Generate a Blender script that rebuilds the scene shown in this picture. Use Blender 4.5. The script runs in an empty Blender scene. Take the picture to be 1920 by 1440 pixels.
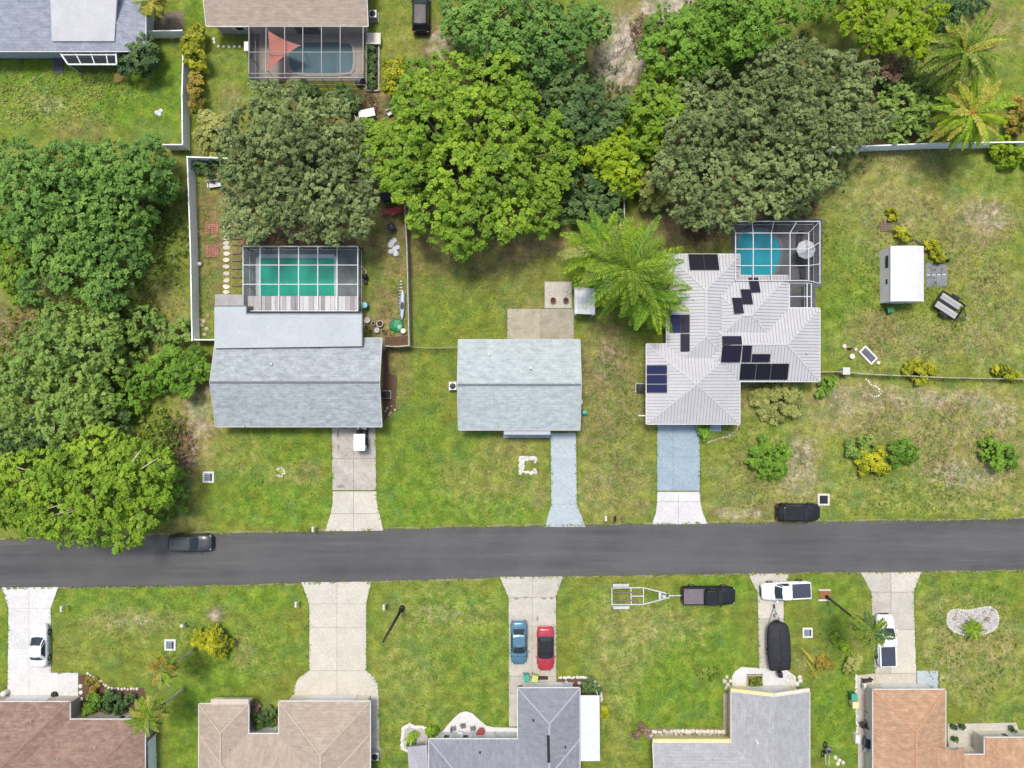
import bpy, math, random
import numpy as np
from mathutils import Vector, Matrix

random.seed(11)
RNG = np.random.default_rng(11)
S = bpy.context.scene
COL = S.collection
R = math.radians

# ------------------------------------------------------------------ camera, sky, sun, exposure
CAM_H = 75.0          # drone height in metres
PPM = 17.0            # photo pixels per metre on the ground
cam_data = bpy.data.cameras.new('camera')
cam_data.sensor_width = 36.0
cam_data.lens = 18.0 / ((960 / PPM) / CAM_H)
cam_data.clip_start = 0.5
cam_data.clip_end = 3000
cam = bpy.data.objects.new('camera', cam_data)
COL.objects.link(cam)
cam.location = (0, 0, CAM_H)
S.camera = cam

SUN_EL, SUN_DIR_XY = 69.0, (-0.30, 0.95)      # direction towards the sun (high, a little towards the top of the photograph)
_l = math.hypot(*SUN_DIR_XY)
sun_vec = Vector((SUN_DIR_XY[0] / _l * math.cos(R(SUN_EL)), SUN_DIR_XY[1] / _l * math.cos(R(SUN_EL)), math.sin(R(SUN_EL))))
world = bpy.data.worlds.new('World')
S.world = world
world.use_nodes = True
wn = world.node_tree.nodes
wl = world.node_tree.links
sky = wn.new('ShaderNodeTexSky')
sky.sky_type = 'NISHITA'
sky.sun_disc = False
sky.sun_elevation = R(SUN_EL)
sky.sun_rotation = math.atan2(sun_vec.x, sun_vec.y)
sky.air_density = 0.8
sky.dust_density = 3.0
sky.ozone_density = 0.6
wl.new(sky.outputs[0], wn['Background'].inputs[0])
wn['Background'].inputs[1].default_value = 0.125
sun_data = bpy.data.lights.new('sun', 'SUN')
sun_data.energy = 1.8
sun_data.angle = R(13.0)
sun_data.color = (1.0, 0.955, 0.88)
sun = bpy.data.objects.new('sun', sun_data)
COL.objects.link(sun)
sun.rotation_euler = (-sun_vec).to_track_quat('-Z', 'Y').to_euler()
S.view_settings.view_transform = 'Standard'
S.view_settings.look = 'None'
S.view_settings.exposure = 0.84
S.view_settings.gamma = 1.0
S.view_settings.use_curve_mapping = False


def P(px, py, z=0.0):
    """point at height z that stands where the photograph shows pixel (px, py)"""
    k = (CAM_H - z) / CAM_H / PPM
    return Vector(((px - 960) * k, (720 - py) * k, z))


# ------------------------------------------------------------------ materials
MATS = {}


def new_mat(name):
    m = bpy.data.materials.new(name)
    m.use_nodes = True
    MATS[name] = m
    nt = m.node_tree
    return m, nt, nt.nodes['Principled BSDF']


def rgb(c):
    return (c[0], c[1], c[2], 1.0)


def scaled(c, k):
    return tuple(min(1, x * k) for x in c)


def M(name, c, c2=None, scale=2.0, rough=0.7, metal=0.0, bump=0.0, stretch=(1, 1, 1), vary=0.0, detail=6.0, spec=0.3, lo=0.35, hi=0.65, fine=0.12):
    """noise-mixed two tone material; vary = tone change from object to object"""
    if name in MATS:
        return MATS[name]
    m, nt, b = new_mat(name)
    n, l = nt.nodes, nt.links
    c2 = c2 or scaled(c, 0.82)
    tc = n.new('ShaderNodeTexCoord')
    mp = n.new('ShaderNodeMapping')
    mp.inputs['Scale'].default_value = stretch
    l.new(tc.outputs['Object'], mp.inputs[0])
    nz = n.new('ShaderNodeTexNoise')
    nz.inputs['Scale'].default_value = scale
    nz.inputs['Detail'].default_value = detail
    nz.inputs['Roughness'].default_value = 0.65
    l.new(mp.outputs[0], nz.inputs['Vector'])
    rp = n.new('ShaderNodeValToRGB')
    rp.color_ramp.elements[0].position = lo
    rp.color_ramp.elements[1].position = hi
    rp.color_ramp.elements[0].color = rgb(c2)
    rp.color_ramp.elements[1].color = rgb(c)
    l.new(nz.outputs['Fac'], rp.inputs[0])
    out = rp.outputs[0]
    if fine > 0:
        nf = n.new('ShaderNodeTexNoise')
        nf.inputs['Scale'].default_value = scale * 9
        nf.inputs['Detail'].default_value = 3
        l.new(mp.outputs[0], nf.inputs['Vector'])
        mr = n.new('ShaderNodeMapRange')
        mr.inputs[1].default_value = 0.3
        mr.inputs[2].default_value = 0.7
        mr.inputs[3].default_value = 1 - fine
        mr.inputs[4].default_value = 1 + fine
        l.new(nf.outputs['Fac'], mr.inputs[0])
        hs = n.new('ShaderNodeHueSaturation')
        l.new(out, hs.inputs['Color'])
        l.new(mr.outputs[0], hs.inputs['Value'])
        out = hs.outputs[0]
    if vary > 0:
        oi = n.new('ShaderNodeObjectInfo')
        mr = n.new('ShaderNodeMapRange')
        mr.inputs[3].default_value = 1 - vary
        mr.inputs[4].default_value = 1 + vary
        l.new(oi.outputs['Random'], mr.inputs[0])
        hs = n.new('ShaderNodeHueSaturation')
        l.new(out, hs.inputs['Color'])
        l.new(mr.outputs[0], hs.inputs['Value'])
        out = hs.outputs[0]
    l.new(out, b.inputs['Base Color'])
    b.inputs['Roughness'].default_value = rough
    b.inputs['Metallic'].default_value = metal
    b.inputs['Specular IOR Level'].default_value = spec
    if bump > 0:
        bp = n.new('ShaderNodeBump')
        bp.inputs['Strength'].default_value = bump
        bp.inputs['Distance'].default_value = 0.05
        l.new(nz.outputs['Fac'], bp.inputs['Height'])
        l.new(bp.outputs[0], b.inputs['Normal'])
    return m


def leaf_mat(name, dark, mid, light, trans=0.3, rough=0.55):
    m, nt, b = new_mat(name)
    n, l = nt.nodes, nt.links
    at = n.new('ShaderNodeAttribute')
    at.attribute_name = 'tone'
    rp = n.new('ShaderNodeValToRGB')
    rp.color_ramp.elements[0].color = rgb(scaled(dark, 0.75))
    rp.color_ramp.elements[1].color = rgb(light)
    rp.color_ramp.elements[0].position = 0.15
    rp.color_ramp.elements[1].position = 0.85
    e = rp.color_ramp.elements.new(0.5)
    e.color = rgb(mid)
    l.new(at.outputs['Fac'], rp.inputs[0])
    l.new(rp.outputs[0], b.inputs['Base Color'])
    b.inputs['Roughness'].default_value = rough
    b.inputs['Specular IOR Level'].default_value = 0.25
    tr = n.new('ShaderNodeBsdfTranslucent')
    l.new(rp.outputs[0], tr.inputs[0])
    mx = n.new('ShaderNodeMixShader')
    mx.inputs[0].default_value = trans
    l.new(b.outputs[0], mx.inputs[1])
    l.new(tr.outputs[0], mx.inputs[2])
    l.new(mx.outputs[0], n['Material Output'].inputs[0])
    return m


def shingle_mat(name, c, c2, c3, along='x'):
    """asphalt shingle: mottled tabs in rows, dark course lines"""
    m, nt, b = new_mat(name)
    n, l = nt.nodes, nt.links
    tc = n.new('ShaderNodeTexCoord')
    mp = n.new('ShaderNodeMapping')
    l.new(tc.outputs['Object'], mp.inputs[0])
    mp.inputs['Scale'].default_value = (1.0, 1.7, 1.5) if along == 'x' else (1.7, 1.0, 1.5)
    nz = n.new('ShaderNodeTexNoise')
    nz.inputs['Scale'].default_value = 1.25
    nz.inputs['Detail'].default_value = 5
    nz.inputs['Roughness'].default_value = 0.72
    l.new(mp.outputs[0], nz.inputs['Vector'])
    rp = n.new('ShaderNodeValToRGB')
    rp.color_ramp.elements[0].position = 0.34
    rp.color_ramp.elements[0].color = rgb(c2)
    rp.color_ramp.elements[1].position = 0.66
    rp.color_ramp.elements[1].color = rgb(c3)
    e = rp.color_ramp.elements.new(0.5)
    e.color = rgb(c)
    l.new(nz.outputs['Fac'], rp.inputs[0])
    br = n.new('ShaderNodeTexBrick')
    mp2 = n.new('ShaderNodeMapping')
    if along == 'y':
        mp2.inputs['Rotation'].default_value = (0, 0, R(90))
    l.new(tc.outputs['Object'], mp2.inputs[0])
    l.new(mp2.outputs[0], br.inputs['Vector'])
    br.inputs['Scale'].default_value = 1.0
    br.inputs['Brick Width'].default_value = 0.9
    br.inputs['Row Height'].default_value = 0.3
    br.inputs['Mortar Size'].default_value = 0.02
    br.inputs['Color1'].default_value = (0.94, 0.94, 0.94, 1)
    br.inputs['Color2'].default_value = (1.06, 1.06, 1.06, 1)
    br.inputs['Mortar'].default_value = (0.88, 0.88, 0.90, 1)
    mx = n.new('ShaderNodeMix')
    mx.data_type = 'RGBA'
    mx.blend_type = 'MULTIPLY'
    mx.inputs[0].default_value = 0.9
    l.new(rp.outputs[0], mx.inputs[6])
    l.new(br.outputs['Color'], mx.inputs[7])
    l.new(mx.outputs[2], b.inputs['Base Color'])
    b.inputs['Roughness'].default_value = 0.9
    b.inputs['Specular IOR Level'].default_value = 0.15
    bp = n.new('ShaderNodeBump')
    bp.inputs['Strength'].default_value = 0.4
    bp.inputs['Distance'].default_value = 0.02
    l.new(br.outputs['Fac'], bp.inputs['Height'])
    l.new(bp.outputs[0], b.inputs['Normal'])
    return m


def paint(name, c, rough=0.25, metal=0.0, coat=0.6):
    m, nt, b = new_mat(name)
    n, l = nt.nodes, nt.links
    nz = n.new('ShaderNodeTexNoise')
    tc = n.new('ShaderNodeTexCoord')
    nz.inputs['Scale'].default_value = 1.7
    nz.inputs['Detail'].default_value = 5
    l.new(tc.outputs['Object'], nz.inputs['Vector'])
    rp = n.new('ShaderNodeValToRGB')
    rp.color_ramp.elements[0].color = rgb(scaled(c, 0.88))
    rp.color_ramp.elements[1].color = rgb(scaled(c, 1.08))
    rp.color_ramp.elements[0].position = 0.3
    rp.color_ramp.elements[1].position = 0.7
    l.new(nz.outputs['Fac'], rp.inputs[0])
    l.new(rp.outputs[0], b.inputs['Base Color'])
    b.inputs['Roughness'].default_value = rough
    b.inputs['Metallic'].default_value = metal
    b.inputs['Specular IOR Level'].default_value = 0.5 if coat > 0.2 else 0.22
    b.inputs['Coat Weight'].default_value = coat
    b.inputs['Coat Roughness'].default_value = 0.12
    return m


def glass_mat(name, c, rough=0.08):
    m, nt, b = new_mat(name)
    b.inputs['Base Color'].default_value = rgb(c)
    b.inputs['Roughness'].default_value = rough
    b.inputs['Specular IOR Level'].default_value = 0.3
    return m


def water_mat(name, c, c2):
    m, nt, b = new_mat(name)
    n, l = nt.nodes, nt.links
    tc = n.new('ShaderNodeTexCoord')
    nz = n.new('ShaderNodeTexNoise')
    nz.inputs['Scale'].default_value = 0.35
    nz.inputs['Detail'].default_value = 3
    l.new(tc.outputs['Object'], nz.inputs['Vector'])
    rp = n.new('ShaderNodeValToRGB')
    rp.color_ramp.elements[0].position = 0.35
    rp.color_ramp.elements[1].position = 0.7
    rp.color_ramp.elements[0].color = rgb(c2)
    rp.color_ramp.elements[1].color = rgb(c)
    l.new(nz.outputs['Fac'], rp.inputs[0])
    l.new(rp.outputs[0], b.inputs['Base Color'])
    b.inputs['Roughness'].default_value = 0.08
    b.inputs['Specular IOR Level'].default_value = 0.12
    wv = n.new('ShaderNodeTexNoise')
    wv.inputs['Scale'].default_value = 5
    l.new(tc.outputs['Object'], wv.inputs['Vector'])
    bp = n.new('ShaderNodeBump')
    bp.inputs['Strength'].default_value = 0.06
    bp.inputs['Distance'].default_value = 0.02
    l.new(wv.outputs['Fac'], bp.inputs['Height'])
    l.new(bp.outputs[0], b.inputs['Normal'])
    return m


def screen_mat(name, c, cover):
    """insect mesh: an even share of dark thread, the rest open"""
    m, nt, b = new_mat(name)
    n, l = nt.nodes, nt.links
    b.inputs['Base Color'].default_value = rgb(c)
    b.inputs['Roughness'].default_value = 0.8
    t = n.new('ShaderNodeBsdfTransparent')
    mx = n.new('ShaderNodeMixShader')
    mx.inputs[0].default_value = cover
    l.new(t.outputs[0], mx.inputs[1])
    l.new(b.outputs[0], mx.inputs[2])
    l.new(mx.outputs[0], n['Material Output'].inputs[0])
    return m


# ------------------------------------------------------------------ mesh helpers
class MB:
    """collects shapes into one mesh"""

    def __init__(self):
        self.v, self.f = [], []

    def add(self, v, f):
        o = len(self.v)
        self.v += [tuple(p) for p in v]
        self.f += [tuple(i + o for i in q) for q in f]
        return self

    def box(self, x0, y0, z0, x1, y1, z1):
        v = [(x0, y0, z0), (x1, y0, z0), (x1, y1, z0), (x0, y1, z0), (x0, y0, z1), (x1, y0, z1), (x1, y1, z1), (x0, y1, z1)]
        return self.add(v, [(3, 2, 1, 0), (4, 5, 6, 7), (0, 1, 5, 4), (1, 2, 6, 5), (2, 3, 7, 6), (3, 0, 4, 7)])

    def prism(self, poly, z0, z1):
        n = len(poly)
        a = sum(poly[i][0] * poly[(i + 1) % n][1] - poly[(i + 1) % n][0] * poly[i][1] for i in range(n))
        if a < 0:
            poly = poly[::-1]
        v = [(p[0], p[1], z0) for p in poly] + [(p[0], p[1], z1) for p in poly]
        f = [tuple(range(n - 1, -1, -1)), tuple(range(n, 2 * n))]
        f += [(i, (i + 1) % n, n + (i + 1) % n, n + i) for i in range(n)]
        return self.add(v, f)

    def beam(self, a, b, w, h=None):
        """box section from a to b"""
        h = h or w
        a, b = Vector(a), Vector(b)
        d = (b - a).normalized()
        up = Vector((0, 0, 1)) if abs(d.z) < 0.95 else Vector((0, 1, 0))
        s = d.cross(up).normalized() * (w / 2)
        u = s.cross(d).normalized() * (h / 2)
        v = []
        for p in (a, b):
            v += [p - s - u, p + s - u, p + s + u, p - s + u]
        return self.add(v, [(0, 1, 2, 3), (7, 6, 5, 4), (0, 4, 5, 1), (1, 5, 6, 2), (2, 6, 7, 3), (3, 7, 4, 0)])

    def tube(self, pts, rad, n=6, cap=True):
        pts = [Vector(p) for p in pts]
        if not hasattr(rad, '__len__'):
            rad = [rad] * len(pts)
        v = []
        for i, p in enumerate(pts):
            d = (pts[min(i + 1, len(pts) - 1)] - pts[max(i - 1, 0)]).normalized()
            up = Vector((0, 0, 1)) if abs(d.z) < 0.9 else Vector((1, 0, 0))
            s = d.cross(up).normalized()
            u = s.cross(d)
            for k in range(n):
                t = 2 * math.pi * k / n
                v.append(p + (s * math.cos(t) + u * math.sin(t)) * rad[i])
        f = []
        for i in range(len(pts) - 1):
            for k in range(n):
                a, b = i * n + k, i * n + (k + 1) % n
                f.append((a, b, b + n, a + n))
        if cap:
            f.append(tuple(range(n - 1, -1, -1)))
            f.append(tuple(range((len(pts) - 1) * n, len(pts) * n)))
        return self.add(v, f)

    def lathe(self, cx, cy, prof, n=12, sx=1.0, sy=1.0):
        """prof = [(r, z) ...] from bottom to top"""
        v = []
        for r, z in prof:
            for k in range(n):
                t = 2 * math.pi * k / n
                v.append((cx + r * sx * math.cos(t), cy + r * sy * math.sin(t), z))
        f = []
        for i in range(len(prof) - 1):
            for k in range(n):
                a, b = i * n + k, i * n + (k + 1) % n
                f.append((a, b, b + n, a + n))
        f.append(tuple(range(n - 1, -1, -1)))
        f.append(tuple(range((len(prof) - 1) * n, len(prof) * n)))
        return self.add(v, f)

    def rock(self, c, r, seed=0, flat=0.6):
        rr = random.Random(seed)
        prof = [(0.75, -0.3), (1.0, 0.1), (0.8, 0.7), (0.3, 1.0)]
        v = []
        n = 7
        for q, z in prof:
            for k in range(n):
                t = 2 * math.pi * k / n
                j = rr.uniform(0.78, 1.15)
                v.append((c[0] + r * q * j * math.cos(t), c[1] + r * q * j * math.sin(t), c[2] + r * flat * (z + rr.uniform(-.08, .08))))
        f = []
        for i in range(len(prof) - 1):
            for k in range(n):
                a, b = i * n + k, i * n + (k + 1) % n
                f.append((a, b, b + n, a + n))
        f.append(tuple(range((len(prof) - 1) * n, len(prof) * n)))
        f.append(tuple(range(n - 1, -1, -1)))
        return self.add(v, f)


def wloc(o):
    p = Vector((0, 0, 0))
    while o is not None:
        p += Vector(o.location)
        o = o.parent
    return p


def link(name, me, parent=None):
    o = bpy.data.objects.new(name, me)
    COL.objects.link(o)
    if parent is not None:
        o.parent = parent
    return o


def obj(name, mb, mat, parent=None, smooth=False, local=False, bevel=0.0, subsurf=0):
    """one mesh object; world-space vertices unless local"""
    me = bpy.data.meshes.new(name)
    v = mb.v
    if parent is not None and not local:
        w = wloc(parent)
        v = [(p[0] - w.x, p[1] - w.y, p[2] - w.z) for p in v]
    me.from_pydata(v, [], mb.f)
    me.materials.append(mat)
    if smooth:
        me.shade_smooth()
    me.update()
    o = link(name, me, parent)
    if bevel:
        md = o.modifiers.new('bevel', 'BEVEL')
        md.width = bevel
        md.segments = 2
        md.limit_method = 'ANGLE'
    if subsurf:
        md = o.modifiers.new('sub', 'SUBSURF')
        md.levels = md.render_levels = subsurf
    return o


def tag(o, label, cat, group=None, kind=None):
    o['label'] = label
    o['category'] = cat
    if group:
        o['group'] = group
    if kind:
        o['kind'] = kind
    return o


def thing(name, label, cat, loc=(0, 0, 0), rz=0.0, group=None):
    o = bpy.data.objects.new(name, None)
    o.empty_display_size = 0.5
    COL.objects.link(o)
    o.location = loc
    o.rotation_euler = (0, 0, rz)
    return tag(o, label, cat, group)


def one(name, mb, mat, label, cat, group=None, smooth=False, bevel=0.0, base=None):
    """a thing that is one mesh, its origin at its base"""
    xs = [p[0] for p in mb.v]
    ys = [p[1] for p in mb.v]
    zs = [p[2] for p in mb.v]
    c = Vector(base) if base is not None else Vector(((min(xs) + max(xs)) / 2, (min(ys) + max(ys)) / 2, min(zs)))
    me_b = MB()
    me_b.add([(p[0] - c.x, p[1] - c.y, p[2] - c.z) for p in mb.v], mb.f)
    o = obj(name, me_b, mat, None, smooth, True, bevel)
    o.location = c
    return tag(o, label, cat, group)


def struct(name, mb, mat, parent=None, label=None):
    o = obj(name, mb, mat, parent)
    if parent is None:
        o['kind'] = 'structure'
        if label:
            o['label'] = label
    return o


def copy_tree(src, loc, rz=None, label=None, group=None):
    r = src.copy()
    COL.objects.link(r)
    r.location = loc
    if rz is not None:
        r.rotation_euler = (0, 0, rz)
    if label:
        r['label'] = label
    if group:
        r['group'] = group
    for ch in list(src.children):
        c = ch.copy()
        COL.objects.link(c)
        c.parent = r
        for g in list(ch.children):
            d = g.copy()
            COL.objects.link(d)
            d.parent = c
    return r


def raw_mesh(name, V, F, mat, tone=None, parent=None, smooth=False):
    """numpy quads or triangles to an object; V world space, made local to the parent"""
    V = np.asarray(V, dtype=np.float32)
    F = np.asarray(F, dtype=np.int32)
    if parent is not None:
        w = wloc(parent)
        V = V - np.array([w.x, w.y, w.z], dtype=np.float32)
    me = bpy.data.meshes.new(name)
    k = F.shape[1]
    me.vertices.add(len(V))
    me.vertices.foreach_set('co', V.ravel())
    me.loops.add(F.size)
    me.loops.foreach_set('vertex_index', F.ravel())
    me.polygons.add(len(F))
    me.polygons.foreach_set('loop_start', np.arange(0, F.size, k, dtype=np.int32))
    me.update(calc_edges=True)
    if tone is not None:
        a = me.attributes.new('tone', 'FLOAT', 'POINT')
        a.data.foreach_set('value', np.asarray(tone, dtype=np.float32))
    me.materials.append(mat)
    if smooth:
        me.shade_smooth()
    return link(name, me, parent)


# ------------------------------------------------------------------ the palette
asphalt = None
m_white = M('white_vinyl', (0.66, 0.67, 0.67), (0.56, 0.58, 0.58), 1.2, 0.45)
m_white_paint = M('white_paint', (0.64, 0.63, 0.60), (0.54, 0.53, 0.50), 1.0, 0.5)
m_frame = M('white_aluminium', (0.58, 0.60, 0.60), (0.48, 0.50, 0.50), 2.0, 0.4)
m_concrete = M('concrete', (0.435, 0.41, 0.35), (0.355, 0.335, 0.285), 0.7, 0.9, vary=0.06, bump=0.1)
m_concrete_old = M('stained_concrete', (0.42, 0.39, 0.335), (0.29, 0.27, 0.235), 0.45, 0.9, vary=0.07, bump=0.1)
m_concrete_white = M('white_concrete', (0.535, 0.53, 0.515), (0.475, 0.47, 0.455), 0.6, 0.85, vary=0.04)
m_concrete_cream = M('cream_concrete', (0.475, 0.45, 0.375), (0.42, 0.395, 0.33), 0.6, 0.88, vary=0.05)
m_blue_paint = M('pale_blue_painted_concrete', (0.355, 0.405, 0.42), (0.315, 0.365, 0.385), 0.5, 0.7, vary=0.03)
m_blue_paint2 = M('blue_painted_concrete', (0.27, 0.335, 0.375), (0.225, 0.29, 0.335), 0.5, 0.7, vary=0.05)
m_patio_old = M('weathered_patio_concrete', (0.355, 0.325, 0.245), (0.255, 0.235, 0.18), 0.8, 0.9, vary=0.05)
m_grey_deck = M('grey_paver', (0.115, 0.115, 0.12), (0.085, 0.085, 0.09), 1.2, 0.85, vary=0.08)
m_teal_deck = M('grey_green_deck_paint', (0.17, 0.20, 0.195), (0.12, 0.145, 0.145), 0.8, 0.8)
m_tan_deck = M('tan_deck', (0.34, 0.29, 0.24), (0.27, 0.235, 0.20), 0.9, 0.85, vary=0.05)
m_dark = M('dark_plastic', (0.02, 0.021, 0.024), (0.014, 0.015, 0.017), 3, 0.5)
m_rubber = M('rubber', (0.018, 0.018, 0.018), (0.012, 0.012, 0.012), 4, 0.85)
m_steel = M('galvanised_steel', (0.50, 0.52, 0.52), (0.38, 0.40, 0.40), 4, 0.45, metal=0.5)
m_rim = M('wheel_rim_metal', (0.45, 0.46, 0.47), (0.35, 0.36, 0.37), 4, 0.35, metal=0.7)
m_bark = M('bark', (0.16, 0.125, 0.09), (0.085, 0.065, 0.05), 4, 0.95, bump=0.5)
m_bark_pale = M('pale_bark', (0.58, 0.53, 0.42), (0.44, 0.40, 0.31), 4, 0.95, bump=0.5)
m_wood = M('weathered_wood', (0.20, 0.15, 0.11), (0.13, 0.10, 0.075), 3, 0.9, stretch=(1, 6, 1))
m_glass = glass_mat('window_glass', (0.03, 0.04, 0.045))
m_carglass = glass_mat('vehicle_glass', (0.025, 0.035, 0.04), 0.05)
m_lamp = glass_mat('clear_lamp_lens', (0.6, 0.62, 0.64), 0.1)
m_tail = glass_mat('red_lamp_lens', (0.35, 0.02, 0.015), 0.15)
m_cream = M('cream_wall_paint', (0.62, 0.58, 0.48), (0.55, 0.51, 0.42), 1.0, 0.8)
m_pinkwall = M('peach_wall_paint', (0.55, 0.30, 0.21), (0.47, 0.25, 0.18), 1.0, 0.8)
m_greywall = M('pale_grey_wall_paint', (0.52, 0.54, 0.55), (0.45, 0.47, 0.48), 1.0, 0.8)
m_tanwall = M('tan_wall_paint', (0.50, 0.43, 0.36), (0.43, 0.37, 0.31), 1.0, 0.8)
m_yellowwall = M('yellow_wall_paint', (0.68, 0.60, 0.30), (0.60, 0.52, 0.26), 1.0, 0.8)
m_gravel = M('pale_gravel', (0.48, 0.46, 0.44), (0.26, 0.25, 0.24), 6, 0.9, bump=0.4, fine=0.3)
m_stone = M('pale_stone', (0.58, 0.54, 0.45), (0.45, 0.42, 0.35), 3, 0.85, vary=0.18)
m_whitestone = M('white_stone', (0.60, 0.59, 0.52), (0.46, 0.45, 0.40), 3, 0.85, vary=0.12)
m_tan_stone = M('tan_stone', (0.40, 0.33, 0.24), (0.28, 0.23, 0.17), 3, 0.9, vary=0.25)
m_brick = M('terracotta_paver', (0.34, 0.16, 0.11), (0.24, 0.11, 0.08), 3, 0.9, vary=0.15)
m_mulch = M('mulch', (0.13, 0.075, 0.045), (0.07, 0.045, 0.03), 7, 0.95, bump=0.6, fine=0.35)
m_screen = screen_mat('insect_screen', (0.03, 0.032, 0.035), 0.42)
m_screen_thin = screen_mat('thin_insect_screen', (0.05, 0.055, 0.06), 0.13)
m_yard_green = M('green_plastic', (0.03, 0.22, 0.09), (0.02, 0.16, 0.07), 2, 0.5)
m_teal = M('teal_plastic', (0.08, 0.42, 0.38), (0.06, 0.34, 0.32), 2, 0.5)
m_red = M('red_plastic', (0.42, 0.045, 0.035), (0.32, 0.035, 0.03), 2, 0.5)
m_tarp_dark = M('dark_tarp', (0.035, 0.035, 0.055), (0.02, 0.02, 0.03), 2, 0.7, bump=0.4)
m_tarp_white = M('white_cover', (0.52, 0.53, 0.55), (0.42, 0.44, 0.46), 1.5, 0.6)
m_terracotta = M('terracotta_pot', (0.36, 0.13, 0.09), (0.28, 0.10, 0.07), 3, 0.8)
m_soil = M('soil', (0.06, 0.045, 0.03), (0.035, 0.027, 0.02), 6, 0.95)

m_trim = M('pale_grey_trim', (0.46, 0.46, 0.45), (0.38, 0.38, 0.37), 1.2, 0.6)

# foliage
L_mango = leaf_mat('mango_leaf', (0.098, 0.190, 0.019), (0.194, 0.336, 0.022), (0.347, 0.482, 0.035), 0.33)
L_lime = leaf_mat('lime_leaf', (0.132, 0.228, 0.012), (0.252, 0.384, 0.012), (0.396, 0.504, 0.019), 0.38)
L_oak = leaf_mat('oak_leaf', (0.064, 0.100, 0.029), (0.168, 0.230, 0.070), (0.319, 0.384, 0.138), 0.22)
L_ficus = leaf_mat('glossy_dark_leaf', (0.064, 0.149, 0.029), (0.128, 0.258, 0.042), (0.239, 0.391, 0.061), 0.26)
L_pepper = leaf_mat('pepper_leaf', (0.109, 0.190, 0.041), (0.201, 0.326, 0.059), (0.326, 0.453, 0.093), 0.28)
L_bright = leaf_mat('fresh_green_leaf', (0.078, 0.182, 0.018), (0.150, 0.293, 0.026), (0.240, 0.403, 0.039), 0.30)
L_dark = leaf_mat('deep_green_leaf', (0.038, 0.081, 0.024), (0.070, 0.135, 0.035), (0.128, 0.203, 0.051), 0.18)
L_yellow = leaf_mat('yellow_green_leaf', (0.108, 0.134, 0.008), (0.324, 0.347, 0.012), (0.564, 0.538, 0.025), 0.30)
L_croton = leaf_mat('croton_leaf', (0.146, 0.123, 0.018), (0.291, 0.224, 0.028), (0.426, 0.314, 0.050), 0.23)
L_pale = leaf_mat('pale_leaf', (0.182, 0.210, 0.050), (0.323, 0.350, 0.090), (0.490, 0.476, 0.146), 0.28)
L_brown = leaf_mat('dry_brown_leaf', (0.134, 0.084, 0.050), (0.224, 0.140, 0.090), (0.325, 0.213, 0.146), 0.18)
L_frond = leaf_mat('palm_frond', (0.067, 0.134, 0.013), (0.140, 0.235, 0.018), (0.235, 0.325, 0.029), 0.28)
L_frond_olive = leaf_mat('olive_palm_frond', (0.130, 0.168, 0.031), (0.234, 0.291, 0.058), (0.370, 0.393, 0.098), 0.23)
L_frond_yellow = leaf_mat('golden_palm_frond', (0.235, 0.228, 0.031), (0.376, 0.362, 0.050), (0.506, 0.484, 0.081), 0.28)
L_tan = leaf_mat('dry_grass_blade', (0.245, 0.193, 0.099), (0.361, 0.302, 0.161), (0.490, 0.425, 0.246), 0.23)
L_weed = leaf_mat('weed_leaf', (0.080, 0.148, 0.019), (0.155, 0.235, 0.030), (0.269, 0.323, 0.054), 0.28)

# ------------------------------------------------------------------ ground
def axis(lo, hi, step):
    inner = np.arange(lo, hi + step / 2, step)
    return np.concatenate([[-900, -400, -200, -120, lo - 20, lo - 6], inner, [hi + 6, hi + 20, 120, 200, 400, 900]])


GX, GY = axis(-62, 62, 0.5), axis(-48, 48, 0.5)
gx, gy = np.meshgrid(GX, GY)
gpx, gpy = gx * PPM + 960, 720 - gy * PPM
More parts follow.
